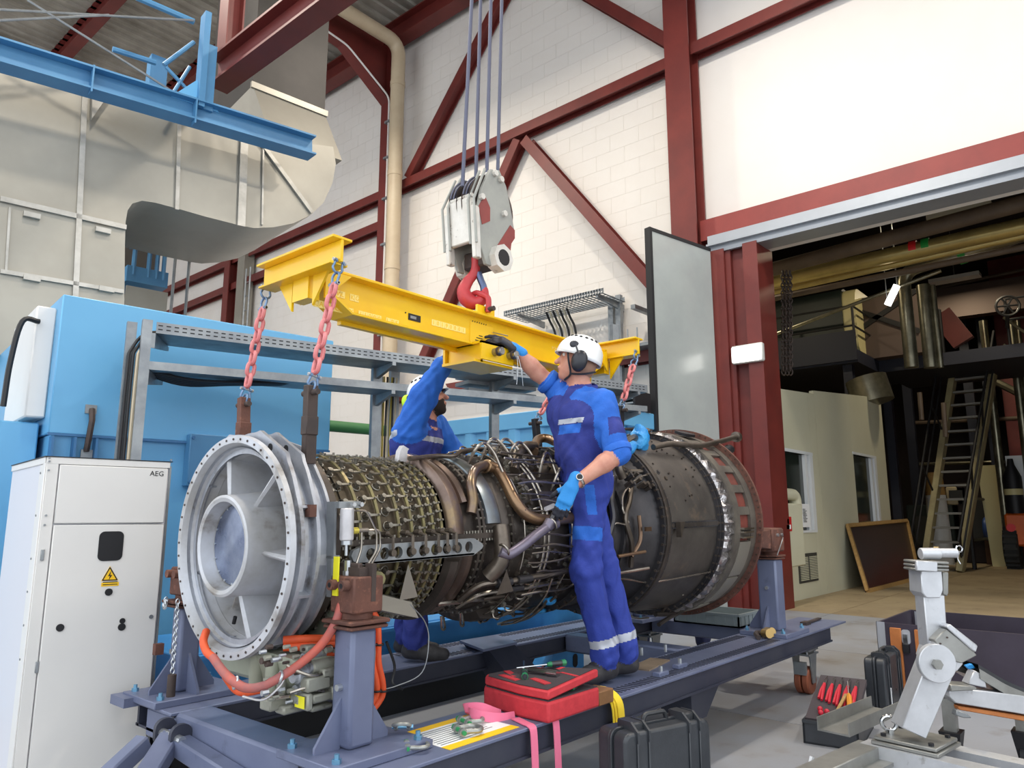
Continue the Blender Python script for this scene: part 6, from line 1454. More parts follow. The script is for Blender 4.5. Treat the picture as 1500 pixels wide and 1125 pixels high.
for k,yy in enumerate((-.05,.05)):
    w_=MB().lathe([(-.03,.05),(-.03,.19),(-.015,.165),(.0,.158),(.015,.165),(.03,.19),(.03,.05),(-.03,.05)],32); w_.v=[(p[1]+HX,p[0]+HY+yy,p[2]+3.05) for p in w_.v]; w_.build('sheave','dark_iron',hk)
    m=MB()
    for j in range(3): 
        R_=.168+.012*j; m.tube([(HX+R_*math.cos(a),HY+yy+(j-1)*.012,3.05+R_*math.sin(a)) for a in np.linspace(math.pi*.95,math.pi*.45,14)],.006,5)
    m.build('rope_wrap','rope',hk)
MB().hexa([(HX-.165,HY-.085,2.80),(HX-.135,HY-.085,2.80),(HX-.135,HY+.085,2.80),(HX-.165,HY+.085,2.80)],[(HX-.185,HY-.085,3.06),(HX-.155,HY-.085,3.06),(HX-.155,HY+.085,3.06),(HX-.185,HY+.085,3.06)]).build('front_guard','hoist_white',hk,bevel=.006)
MB().hexa([(HX-.165,HY-.12,2.70),(HX-.12,HY-.12,2.70),(HX-.12,HY-.085,2.70),(HX-.165,HY-.085,2.70)],[(HX-.19,HY-.12,3.0),(HX-.14,HY-.12,3.0),(HX-.14,HY-.085,3.0),(HX-.19,HY-.085,3.0)]).build('guard_cheek','hoist_white',hk,bevel=.006)
MB().hexa([(HX-.165,HY+.085,2.70),(HX-.12,HY+.085,2.70),(HX-.12,HY+.12,2.70),(HX-.165,HY+.12,2.70)],[(HX-.19,HY+.085,3.0),(HX-.14,HY+.085,3.0),(HX-.14,HY+.12,3.0),(HX-.19,HY+.12,3.0)]).build('guard_cheek','hoist_white',hk,bevel=.006)
for yy in (-.125,-.08,.08,.125): MB().tube([(HX-.17,HY+yy,2.78),(HX-.195,HY+yy,3.03),(HX-.10,HY+yy*.95,3.24)],.008,6).build('guard_rod','hoist_grey',hk)
MB().tube([(HX-.17,HY-.09,3.07),(HX-.17,HY+.09,3.07)],.012,8).build('guard_bar','hoist_white',hk); MB().tube([(HX-.02,HY-.12,3.255),(HX-.02,HY+.12,3.255)],.012,8).build('guard_bar','hoist_white',hk)
MB().cb((HX-.0,HY,2.74),(.12,.17,.10)).build('crosshead','dark_iron',hk,bevel=.01)
# hook (in the plane facing the camera side)
hu=Rt; o0=at(697,385,'y',2.79)
def hp_(dx,dy): return o0+hu*(dx*.0037)-Zv*(dy*.0037)
P=[hp_(0,-8),hp_(0,6),hp_(-3,18),hp_(-12,30),(hp_(-18,44)),hp_(-14,57),hp_(-2,64),hp_(10,59),hp_(14,46),hp_(11,36)]
S=spl(P,4); n=len(S); Rr=[.026+.018*math.exp(-((i/n-.55)/.2)**2)-.014*max(0,(i/n-.8)/.2) for i in range(n)]
MB().tube(S,Rr,12).build('hook','hook_red',hk,label='red forged hook')
MB().tube(spl([hp_(4,16),hp_(8,28),hp_(12,38),hp_(13,48)],4),[.02]*12+[.012],8).build('safety_latch','hook_blue',hk)
MB().tube(spl([hp_(2,12),hp_(-5,24),hp_(-9,36),hp_(-9,46)],4),.006,6).build('latch_rod','galv',hk)
# red master link joining hook and beam
ml=thing('master_link','red master link joining the hook to the spreader beam','link',(2.93,2.78,2.43))
pm_=Vector((2.93,2.78,2.425)); q=hp_(0,58)
P=[pm_+Vector((0,-.075,-.01)),pm_+Vector((0,-.075,.07)),q+Vector((0,-.045,.02)),q+Vector((0,0,.035)),q+Vector((0,.045,.02)),pm_+Vector((0,.075,.07)),pm_+Vector((0,.075,-.01))]
MB().tube(spl(P,5),.016,10).build('bow','hook_red',ml)
for i,(a,b) in enumerate((((678,262),(691,0)),((697,262),(704,0)),((713,256),(719,0)),((729,258),(735,0)))):
    y=HY-.07+.0*i; y=HY+(-.05,.05,-.05,.05)[i]; p=at(*a,'y',y);q=at(*b,'y',y); d=(q-p); e=p+d*((12.6-p.z)/d.z)
    MB().tube([p-d*.04,e],.011,8).build('hoist_rope','rope',label=['leftmost of the four hoist ropes above the hook block','second hoist rope from the left above the hook block','third hoist rope from the left above the hook block','rightmost of the four hoist ropes above the hook block'][i],cat='rope')
# ---------------------------------------------------------------- foreground right: silver jig, crate, cases
mat('silver_paint',(206,208,212),.35,.5,col2=(186,188,192),vs=5,col3=(150,148,146),vs3=16,c3=(.62,.75))
mat('silver_dull',(158,158,154),.4,.6,col2=(136,136,132),vs=6)
mat('crate_ply',(62,54,68),.5,col2=(54,46,58),vs=3)
mat('batten_orange',(196,122,64),.6,col2=(176,104,52),vs=6)
mat('alu_angle',(196,198,204),.35,.6)
mat('red_grip',(196,36,56),.45)
mat('orange_grip',(214,140,40),.45)
def dp_(px,py,d):
    r=ray(px,py); return C0+r*(d/r.dot(Fh))
S=LF((4.0,1.0,0),-8)
jg=thing('silver_jig','silver steel support jig with a hinged post in the right foreground','jig',S.M@Vector((0,0,0)),(0,0,math.radians(-8)))
zs=.33
pa=S.h(1281,1077,zs);pb=S.h(1400,1080,zs);pc=S.h(1374,1098,zs)
x0=min(pa.x,pc.x);x1=pb.x;y0=pb.y;y1=pa.y
x0,x1=pc.x,pb.x; y1=pa.y; y0=(pb.y+pc.y)/2
S.mb().box((x0,y0,zs-.015),(x1,y1,zs)).build('base_plate','silver_dull',jg,bevel=.003); S.mb().box((x0-.01,y0-.01,zs-.034),(x1+.01,y1+.01,zs-.018)).build('base_plate','silver_dull',jg,bevel=.003)
for (x,y) in ((x0+.03,y0+.03),(x1-.03,y0+.03),(x0+.03,y1-.03),(x1-.03,y1-.03)): S.mb().cyl((x,y,zs),(x,y,zs+.012),.012,n=6).build('bolt','black_iron',jg)
# long channels along local y
def channel(xa,xb,ya,yb,z0,z1,name,m='silver_paint',t=.012):
    c=S.mb(); c.box((xa,ya,z0),(xa+t,yb,z1)); c.box((xa+t,ya,z1-t),(xb,yb,z1)); c.box((xa+t,ya,z0),(xb,yb,z0+t)); return c.build(name,m,jg)
channel(x0-.03,x0+.06,-1.6,y1+.05,zs-.165,zs-.035,'frame_channel'); channel(x1-.02,x1+.07,-1.6,y0+.15,zs-.16,zs-.05,'frame_channel')
S.mb().box((x0-.02,y0-.5,zs-.20),(x0+.05,y0-.35,zs-.165)).build('frame_block','silver_dull',jg)
# arm running towards the viewer (local -x)
e=S.h(1188,1118,zs-.035); S.mb().box((e.x-.1,y1-.03,zs-.15),(x0+.02,y1+.08,zs-.036)).build('frame_arm','silver_dull',jg,bevel=.004)
S.mb().box((x0-.35,y1-.09,zs-.10),(x0-.03,y1-.03,zs-.085)).build('arm_web','silver_dull',jg)
# U channel laid on the arm
c=S.mb(); a=S.h(1242,1066,zs+.01); b=S.h(1318,1033,zs+.01); dx=(b-a); dx.z=0; L_=dx.length; ux=dx.normalized(); vy=Vector((-ux.y,ux.x,0))
q=MB(S.M@Matrix(((ux.x,vy.x,0,a.x),(ux.y,vy.y,0,a.y),(0,0,1,zs-.03),(0,0,0,1))))
q.box((0,0,0),(L_,.14,.008)); q.box((0,-.006,0),(L_,.0,.06)); q.box((0,.14,0),(L_,.146,.06)); q.build('loose_channel','silver_dull',jg)
w_=S.h(1175,1100,.2); S.mb().prism([(0,0),(.05,0),(.09,.11),(.075,.115)],(e.x-.02,y1+.08,.19),(1,0,0),(0,0,1),(0,.012,0)).build('triangle_plate','silver_paint',jg)
p=S.h(1303,1068,zs+.02); S.mb().torus((p.x,p.y,zs+.045),(1,.6,0),.03,.009,18,8).build('eye_bolt','chrome',jg); S.mb().cyl((p.x,p.y,zs),(p.x,p.y,zs+.02),.018,n=10).build('eye_bolt_base','chrome',jg)
# hinged post built at its own depth
D=3.42
def slab(L2,d,t,name,m,par=jg,bev=.004):
    P=[dp_(x,y,d) for x,y in L2]; n=len(P); th=Fh*t
    return MB().add([tuple(v) for v in P]+[tuple(v+th) for v in P],[tuple(range(n)),tuple(range(2*n-1,n-1,-1))]+[(i,n+i,n+(i+1)%n,(i+1)%n) for i in range(n)]).build(name,m,par,bevel=bev)
slab([(1321,1066),(1357,1083),(1399,985),(1390,960),(1362,962)],D,.10,'lower_arm','silver_paint')
slab([(1353,872),(1384,872),(1388,930),(1383,975),(1362,975)],D+.02,.08,'upper_arm','silver_paint')
slab([(1349,836),(1380,836),(1382,864),(1378,876),(1357,876),(1351,868)],D+.0,.11,'neck','silver_paint')
slab([(1380,838),(1390,838),(1390,868),(1388,874),(1381,870)],D+.04,.09,'neck_side','silver_dull')
slab([(1343,821),(1374,823),(1374,838),(1343,836)],D-.02,.02,'head_plate','silver_paint'); 
for k in range(3): slab([(1343,821+k*5.6),(1391,823+k*5),(1391,827+k*5),(1343,825+k*5.6)],D-.015,.12,'head_plate','silver_dull')
a=dp_(1348,811,D+.03);b=dp_(1376,811,D+.03); MB().cyl(a,b,.026,n=20).build('pivot_barrel','silver_paint',jg,bevel=.003)
a=dp_(1374,810,D+.03);b=dp_(1402,810,D+.03); pin=MB().cyl(a,b,.021,n=18).build('locking_pin','silver_paint',jg,bevel=.005); MB().torus(dp_(1405,804,D+.03),Fh,.014,.0035,16,6).build('pin_ring','chrome',pin)
MB().tube(spl([dp_(1405,810,D+.03),dp_(1403,818,D+.03),dp_(1407,826,D+.03)],4),.002,5).build('pin_string','print_white',pin)
MB().cb(dp_(1372,804,D+.05),(.02,.02,.02)).build('grease_nipple','brass',jg)
c=dp_(1374,972,D-.035); MB().cyl(c,c+Fh*.03,.082,n=32).build('pivot_disc','silver_paint',jg,bevel=.003); c=dp_(1375,974,D-.055); MB().cyl(c,c+Fh*.03,.022,n=6).build('pivot_bolt','silver_dull',jg)
slab([(1369,938),(1386,921),(1424,951),(1432,960),(1409,972),(1390,966)],D-.03,.13,'clamp_jaw','silver_dull'); slab([(1386,918),(1392,914),(1433,946),(1430,956),(1424,952)],D-.04,.15,'clamp_jaw','silver_paint')
slab([(1362,966),(1370,940),(1412,972),(1402,984),(1390,976)],D-.02,.12,'clamp_body','silver_paint')
for q in ((1388,934),(1378,943)): 
    c=dp_(*q,D-.034); MB().cyl(c,c+Fh*.01,.004,n=8).build('screw','dark_iron',jg)
slab([(1355,936),(1364,934),(1366,965),(1358,965)],D+.1,.03,'back_plate','silver_paint')
# trolley with curved cover behind the jig
tr_=thing('silver_trolley','silver trolley frame with curved black cover behind the jig','trolley',(4.6,.7,0))
D2=4.0
slab([(1392,1008),(1440,1012),(1520,1022),(1520,1050),(1400,1030),(1390,1020)],D2,.10,'side_frame','silver_paint',tr_); slab([(1393,1003),(1430,1006),(1432,1011),(1393,1013)],D2-.03,.12,'ledge','silver_dull',tr_)
slab([(1418,1002),(1428,982),(1442,990),(1446,1008)],D2+.01,.06,'end_plate','silver_paint',tr_)
P=[dp_(1430,978,D2+.03),dp_(1450,990,D2+.03),dp_(1475,1004,D2+.03),dp_(1520,1022,D2+.03)]; S_=spl(P,5)
m=MB(); vs=[];fs=[]
for p in S_: vs+=[p-Fh*.02+Zv*.02,p+Fh*.25+Zv*.02,p+Fh*.25,p-Fh*.02]
for i in range(len(S_)-1): a=i*4;b=a+4; fs+=[(a+k,a+(k+1)%4,b+(k+1)%4,b+k) for k in range(4)]
m.add(vs,fs).build('curved_cover','black_plastic',tr_); m=MB(); vs=[]
for p in S_: vs+=[p-Fh*.025+Zv*.0,p+Fh*.25-Zv*.0,p+Fh*.25-Zv*.05,p-Fh*.025-Zv*.05]
m.add(vs,fs).build('cover_frame','silver_dull',tr_)
slab([(1403,1034),(1520,1052),(1520,1060),(1405,1040)],D2+.02,.3,'timber_bearer','batten_orange',tr_)
slab([(1414,975),(1424,972),(1430,979),(1420,981)],D2+.05,.02,'blue_tape','bag_blue',tr_)
for (px,py) in ((1392,1052),(1500,1075)):
    c=dp_(px,py,D2+.1); wz=max(.07,c.z); w_=MB().lathe([(-.02,.02),(-.02,.065),(.02,.065),(.02,.02),(-.02,.02)],20); w_.v=[(c.x+p[1],c.y+p[0],.066+p[2]) for p in w_.v]; w_.build('castor_wheel','black_rubber',tr_)
    MB().hexa([(c.x-.03,c.y-.03,.06),(c.x+.03,c.y-.03,.06),(c.x+.03,c.y+.03,.06),(c.x-.03,c.y+.03,.06)],[(c.x-.06,c.y-.05,.2),(c.x+.06,c.y-.05,.2),(c.x+.06,c.y+.05,.2),(c.x-.06,c.y+.05,.2)]).build('castor_fork','black_iron',tr_)
    MB().bar((c.x,c.y,.2),(c.x,c.y,.36),.06,.06).build('castor_stem','silver_dull',tr_)
slab([(1402,1040),(1418,1046),(1424,1052),(1412,1052),(1400,1048)],D2-.05,.04,'castor_plate','galv',tr_)
# ---- open plywood crate
X0,X1,Y0,Y1,zt_=6.2,7.19,-1.4,1.714,.508
cr=thing('plywood_crate','open dark plywood crate with aluminium corners behind the jig','crate',((X0+X1)/2,.2,0))
for b in (((X0,Y0,0.02),(X0+.018,Y1,zt_)),((X1-.018,Y0,.02),(X1,Y1,zt_)),((X0+.018,Y1-.018,.02),(X1-.018,Y1,zt_)),((X0+.018,Y0,.02),(X1-.018,Y0+.018,zt_))): MB().box(*b).build('side_panel','crate_ply',cr)
MB().box((X0,Y0,0),(X1,Y1,.02)).build('floor_panel','crate_ply',cr)
MB().box((X0-.004,Y1-.055,0),(X0,Y1+.004,zt_+.004)).build('corner_angle','alu_angle',cr); MB().box((X0-.004,Y1,0),(X0+.05,Y1+.004,zt_+.004)).build('corner_angle','alu_angle',cr)
MB().box((X1-.024,Y1-.10,.15),(X1-.018,Y1-.04,zt_-.01)).build('corner_bracket','alu_angle',cr); 
for px in (1309,1345):
    y=at(px,930,'x',X0).y; MB().box((X0-.022,y-.055,.03),(X0,y+.02,zt_-.03)).build('batten','batten_orange',cr,bevel=.003)
y=at(1327,930,'x',X0).y; lt=MB().prism(rrect(-.03,.03,-.05,.05,.02),(X0-.008,y,.42),(0,1,0),(0,0,1),(.008,0,0)).build('latch_plate','alu_angle',cr); MB().box((X0-.03,y-.015,.33),(X0-.008,y+.015,.44)).build('latch_handle','chrome',lt)
MB().cb((X0-.02,y,.34),(.04,.04,.06)).build('latch_keeper','black_iron',cr)
# ---- grey-black case standing by the crate
def hardcase(o,deg,w,h,t,label,name='equipment_case'):
    F=LF(o,deg); c=thing(name,label,'case',F.M@Vector((w/2,t/2,0)),(0,0,math.radians(deg)))
    F.mb().prism(rrect(0,w,0,h,.035),(0,0,0),(1,0,0),(0,0,1),(0,t*.46,0)).build('lid','case_black',c,bevel=.012,seg=2)
    F.mb().prism(rrect(0,w,0,h,.035),(0,t*.54,0),(1,0,0),(0,0,1),(0,t*.46,0)).build('base','case_black',c,bevel=.012,seg=2)
    F.mb().prism(rrect(-.008,w+.008,-.002,h+.008,.04),(0,t*.45,0),(1,0,0),(0,0,1),(0,t*.10,0)).build('rim','case_black',c,bevel=.003)
    for x in (w*.20,w*.80):
        for dx in (-.03,.03): F.mb().box((x+dx-.005,-.008,.02),(x+dx+.005,0,h-.02)).build('rib','case_black',c,bevel=.003); 
        for dx in (-.03,.03): F.mb().prism([(-.01,-.04),(t*.6,-.0),(t*.6,.03),(t*.2,.032),(-.008,-.0)],(x+dx-.005,0,h),(0,1,0),(0,0,1),(.010,0,0)).build('latch_cheek','case_black',c)
        F.mb().box((x-.028,t*.15,h-.03),(x+.028,t*.75,h+.028)).build('latch','black_plastic',c,bevel=.006)
    F.mb().tube(fil([(w*.36,t*.5,h),(w*.38,t*.5,h+.035),(w*.62,t*.5,h+.035),(w*.64,t*.5,h)],.02,4),.010,8).build('handle','black_plastic',c)
    F.mb().cyl((w*.55,0,h*.35),(w*.55,-.004,h*.35),.008,n=10).build('vent_plug','dark_iron',c)
    return F,c
hardcase((2.62,1.68,0),-17,.47,.455,.17,'big black ribbed equipment case standing in front of the rail')
F,c=hardcase((5.52,1.50,0),2,.50,.355,.13,'grey black equipment case standing against the plywood crate')
F.mb().box((.10,-.006,.02),(.115,-.001,.16)).build('white_strip','print_white',c)
# ---- tool bin with red tools
TBX=LF((4.62,1.42,0),8)
tb=thing('tool_bin','low black bin of red handled tools beside the equipment case','bin',TBX.M@Vector((.25,.15,0)),(0,0,math.radians(8)))
W_,Dp,H_=.56,.30,.13
for b in (((0,0,0),(W_,Dp,.01)),((0,0,0),(W_,.012,H_)),((0,Dp-.012,0),(W_,Dp,H_)),((0,0,0),(.012,Dp,H_)),((W_-.012,0,0),(W_,Dp,H_))): TBX.mb().box(*b).build('bin_wall','case_black',tb)
TBX.mb().box((-.01,-.01,H_-.015),(W_+.01,0,H_)).build('bin_rim','case_black',tb); TBX.mb().box((-.01,0,H_-.015),(0,Dp,H_)).build('bin_rim','case_black',tb)
ang=math.radians(-16); MT=TBX.M@Matrix.Translation((.02,.015,.11))@Matrix.Rotation(ang,4,'Y')
MB(MT).box((0,0,0),(.54,.27,.03)).build('foam_insert','foam_dark',tb)
for k in range(5):
    y=.03+k*.045
    t=thing('pliers',['first','second','third','fourth','fifth'][k]+' red handled pliers from the right in the black tool bin','pliers',MT@Vector((.3,y,.04)))
    MB(MT).tube([(.12+.02*k,y,.042),(.30,y+.006,.05),(.40,y+.012,.046)],[.008,.010,.008],6).build('handle','red_grip',t); MB(MT).tube([(.14+.02*k,y+.02,.042),(.30,y+.018,.05),(.40,y+.014,.046)],[.008,.010,.008],6).build('handle','red_grip',t)
    MB(MT).hexa([(.39,y+.002,.036),(.50,y+.008,.036),(.50,y+.016,.036),(.39,y+.024,.036)],[(.39,y+.002,.05),(.50,y+.008,.046),(.50,y+.016,.046),(.39,y+.024,.05)]).build('jaw','chrome',t)
t=thing('screwdriver','orange handled screwdriver on the black tool bin','screwdriver',MT@Vector((.15,.04,.06))); MB(MT).tube([(.06,.03,.055),(.09,.035,.06),(.24,.06,.065),(.27,.066,.064)],[.010,.016,.016,.008],8).build('grip','orange_grip',t); MB(MT).tube([(.27,.066,.064),(.42,.09,.066)],.004,6).build('shaft','chrome',t)
MB(MT).bar((-.02,.11,.06),(.24,.075,.075),.016,.010).build('wooden_stick','wood_trim',label='pale wooden stick lying over the black tool bin',cat='stick')
for k,(x,y) in enumerate(((.07,.16),(.05,.19),(.09,.20))):
    MB(MT).sph((x,y,.045),.016,10,7).build('socket_adapter','red_grip',label=['nearest','leftmost','farthest'][k]+' small red adapter among the tools in the black bin',cat='adapter')
# ---------------------------------------------------------------- people: one continuous surface each, grown from a blended distance field
mat('cloth_navy',(46,58,140),.8,col2=(38,48,122),vs=10,bump=.25,bs=60)
mat('cloth_blue',(42,108,206),.8,col2=(36,96,190),vs=10,bump=.25,bs=60)
mat('cloth_trouser',(46,66,158),.8,col2=(38,56,142),vs=8,bump=.25,bs=60)
mat('cloth_dark',(26,32,66),.85,bump=.2,bs=60)
mat('reflective',(184,188,198),.35,.2)
mat('skin',(206,150,128),.5,col2=(196,132,112),vs=20)
mat('hair_dark',(44,34,30),.8,bump=.4,bs=200)
mat('hair_short',(150,116,98),.8)
mat('boot',(58,56,58),.6,col2=(44,42,44),vs=20)
mat('glove_blue',(44,140,214),.7,bump=.2,bs=150)
mat('glove_grey',(46,48,58),.6,bump=.3,bs=120)
mat('helmet_white',(238,238,236),.3,coat=.3)
mat('muff_black',(36,38,46),.35)
mat('muff_lime',(196,240,40),.4)
mat('muff_red',(190,50,70),.4)
mat('watch_steel',(200,196,190),.2,.9)
mat('eye_white',(230,226,220),.3)
class SDF:
    def __init__(s,lo,hi,h):
        s.o=np.array(lo,float); s.h=h; n=np.ceil((np.array(hi)-s.o)/h).astype(int)+1; s.n=n
        s.D=np.full(n,.2,np.float32); s.B=np.full(n,9.,np.float32); s.T=np.zeros(n,np.int16)
    def _sub(s,lo,hi):
        a=np.clip(np.floor((np.array(lo)-s.o)/s.h).astype(int),0,s.n-1); b=np.clip(np.ceil((np.array(hi)-s.o)/s.h).astype(int)+1,1,s.n)
        sl=tuple(slice(a[i],b[i]) for i in range(3))
        g=[(s.o[i]+s.h*np.arange(a[i],b[i])).astype(np.float32) for i in range(3)]
        return sl,np.meshgrid(*g,indexing='ij',sparse=True)
    def _blend(s,sl,d,k,tag):
        D=s.D[sl]; hh=np.clip(.5+.5*(D-d)/k,0,1); s.D[sl]=D*(1-hh)+d*hh-k*hh*(1-hh)
        B=s.B[sl]; m=d<B; B[m]=d[m]; s.T[sl][m]=tag
    def cap(s,a,b,ra,rb,tag,k=.03):
        a=np.array(a,float);b=np.array(b,float); R=max(ra,rb)+k+.05
        sl,(X,Y,Z)=s._sub(np.minimum(a,b)-R,np.maximum(a,b)+R); d=b-a; L2=max(d@d,1e-9)
        t=np.clip(((X-a[0])*d[0]+(Y-a[1])*d[1]+(Z-a[2])*d[2])/L2,0,1)
        q=np.sqrt((X-a[0]-d[0]*t)**2+(Y-a[1]-d[1]*t)**2+(Z-a[2]-d[2]*t)**2)-(ra+(rb-ra)*t)
        s._blend(sl,q.astype(np.float32),k,tag)
    def ell(s,c,R,rad,tag,k=.02):
        "ellipsoid, R = 3 orthonormal axes (rows)"
        c=np.array(c,float); m=max(rad)+k+.03; sl,(X,Y,Z)=s._sub(c-m,c+m); P=[X-c[0],Y-c[1],Z-c[2]]
        u=[(P[0]*R[i][0]+P[1]*R[i][1]+P[2]*R[i][2])/rad[i] for i in range(3)]
        k0=np.sqrt(u[0]**2+u[1]**2+u[2]**2); k1=np.sqrt((u[0]/rad[0])**2+(u[1]/rad[1])**2+(u[2]/rad[2])**2)+1e-6
        s._blend(sl,(k0*(k0-1)/k1).astype(np.float32),k,tag)
    def wrinkle(s,tags,amp):
        X=[(s.o[i]+s.h*np.arange(s.n[i])).astype(np.float32) for i in range(3)]; X,Y,Z=np.meshgrid(*X,indexing='ij',sparse=True)
        w_=np.sin(38*Z+9*np.sin(14*X+5*Y)+3*np.sin(21*Y))*.5+np.sin(55*Z-24*X+6*np.sin(18*Y+9*Z))*.3+np.sin(30*X+34*Y+5*np.sin(16*Z))*.25
        s.D+= (amp*w_*np.isin(s.T,tags)).astype(np.float32)
    def mesh(s):
        D=s.D; S=D<0; n=np.array(D.shape)-1
        cs=sum(S[a:a+n[0],b:b+n[1],c:c+n[2]].astype(np.int8) for a in (0,1) for b in (0,1) for c in (0,1))
        act=(cs>0)&(cs<8); ids=np.argwhere(act); idx=np.full(act.shape,-1,np.int64); idx[act]=np.arange(len(ids)); i,j,k=ids.T
        acc=np.zeros((len(ids),3)); cnt=np.zeros(len(ids))
        cr=[(a,b,c) for a in (0,1) for b in (0,1) for c in (0,1)]
        for a in cr:
            for b in cr:
                if sum(abs(a[q]-b[q]) for q in range(3))==1 and a<b:
                    d0=D[i+a[0],j+a[1],k+a[2]];d1=D[i+b[0],j+b[1],k+b[2]]; m=(d0<0)!=(d1<0); t=(d0/(d0-d1+1e-12))[:,None]
                    p=np.array(a)+(np.array(b)-np.array(a))*t; acc[m]+=p[m]; cnt[m]+=1
        V=s.o+s.h*(ids+acc/np.maximum(cnt,1)[:,None]); F=[]
        for ax in range(3):
            sh=[slice(None)]*3; sh2=[slice(None)]*3; sh[ax]=slice(0,-1); sh2[ax]=slice(1,None)
            ch=S[tuple(sh)]!=S[tuple(sh2)]; e=np.argwhere(ch); b,c=[q for q in range(3) if q!=ax]
            e=e[(e[:,b]>0)&(e[:,c]>0)&(e[:,b]<n[b])&(e[:,c]<n[c])]
            def cell(db,dc): q=e.copy(); q[:,b]-=db; q[:,c]-=dc; return idx[q[:,0],q[:,1],q[:,2]]
            Q=np.stack([cell(1,1),cell(0,1),cell(0,0),cell(1,0)],1)
            ins=S[e[:,0],e[:,1],e[:,2]]; flip=ins if ax!=1 else ~ins
            Q[~flip]=Q[~flip][:,::-1]; F.append(Q[(Q>=0).all(1)])
        F=np.concatenate(F); tg=s.T[i,j,k]
        # one pass of Laplacian relaxation
        for _ in range(2):
            A=np.zeros_like(V);C=np.zeros(len(V))
            for q in range(4):
                a=F[:,q];b=F[:,(q+1)%4]; np.add.at(A,a,V[b]);np.add.at(C,a,1);np.add.at(A,b,V[a]);np.add.at(C,b,1)
            V=V*.5+.5*A/np.maximum(C,1)[:,None]
        return V,F,tg
def sdf_obj(s,name,mats,parent,over=None,**kw):
    V,F,tg=s.mesh(); ft=tg[F[:,2]].copy()
    if over is not None: ft=over(V[F].mean(1),ft)
    me=bpy.data.meshes.new(name)
    if parent is not None: inv=np.array(PM[parent.name].inverted()); V=V@inv[:3,:3].T+inv[:3,3]
    me.vertices.add(len(V)); me.vertices.foreach_set('co',V.astype(np.float32).ravel()); me.loops.add(len(F)*4); me.loops.foreach_set('vertex_index',F.ravel().astype(np.int32))
    me.polygons.add(len(F)); me.polygons.foreach_set('loop_start',np.arange(0,len(F)*4,4,dtype=np.int32)); 
    for q in mats: me.materials.append(MATS[q])
    me.polygons.foreach_set('material_index',ft.astype(np.int32)); me.polygons.foreach_set('use_smooth',np.ones(len(F),bool)); me.update(calc_edges=True); me.validate()
    return obj(name,me,None,parent,**kw)
def nrm(v): v=np.array(v,float); return v/np.linalg.norm(v)
def W(px,py,d): return np.array(dp_(px,py,d))
PMATS=['cloth_navy','cloth_blue','cloth_trouser','skin','boot','reflective','hair_short','cloth_dark','hair_dark']
NAVY,BLUE,TROU,SKIN,BOOT,REFL,HAIR,DARK,BEARD=range(9)
def glove(wr,fd,pn,side,label,parent,curls=(.9,1.0,1.1,1.2),thumb=.5,mats=('glove_blue','glove_grey','glove_blue'),sc=1.,name='glove',spread=.1):
    "hand with four jointed fingers and a thumb; fd finger direction, pn palm normal, side = towards the thumb"
    fd=nrm(fd); pn=nrm(np.array(pn)-fd*np.dot(pn,fd)); sv=nrm(np.array(side)-fd*np.dot(side,fd)-pn*np.dot(side,pn)); wr=np.array(wr,float)
    s=SDF(wr-.17*sc,wr+.17*sc,.0035)
    K=wr+fd*.088*sc
    s.cap(wr-fd*.045*sc,wr+fd*.01*sc,.033*sc,.030*sc,2,.02)
    for o in (-.028,-.009,.010,.028): s.cap(wr+sv*o*.7*sc+fd*.012*sc,K+sv*o*sc,.017*sc,.0135*sc,0,.018)
    for i,o in enumerate((.029,.010,-.010,-.028)):
        L_=(.042,.046,.043,.034)[i]*sc; p=K+sv*o*sc; d=fd+sv*o*spread*20*.1; d=nrm(d); a=curls[i]*.55; r=(.0105,.0108,.0102,.0092)[i]*sc
        for j in range(3):
            d=nrm(d*math.cos(a)+pn*math.sin(a)); pn2=nrm(pn-d*np.dot(pn,d)); q=p+d*L_*(1,.72,.55)[j]; s.cap(p,q,r,r*.93,1 if j>0 else 0,.006); p=q; a=curls[i]*.6; r*=.95
    p=wr+sv*.024*sc+fd*.022*sc+pn*.008*sc; d=nrm(sv*.8+fd*.6+pn*.35); q=p+d*.04*sc; s.cap(p,q,.0155*sc,.013*sc,0,.012); d=nrm(d+fd*.5+pn*thumb); r_=q+d*.033*sc; s.cap(q,r_,.0125*sc,.0115*sc,1,.006); d=nrm(d+pn*thumb*.8); s.cap(r_,r_+d*.025*sc,.0115*sc,.0095*sc,1,.006)
    return sdf_obj(s,name,mats,parent,label=label)
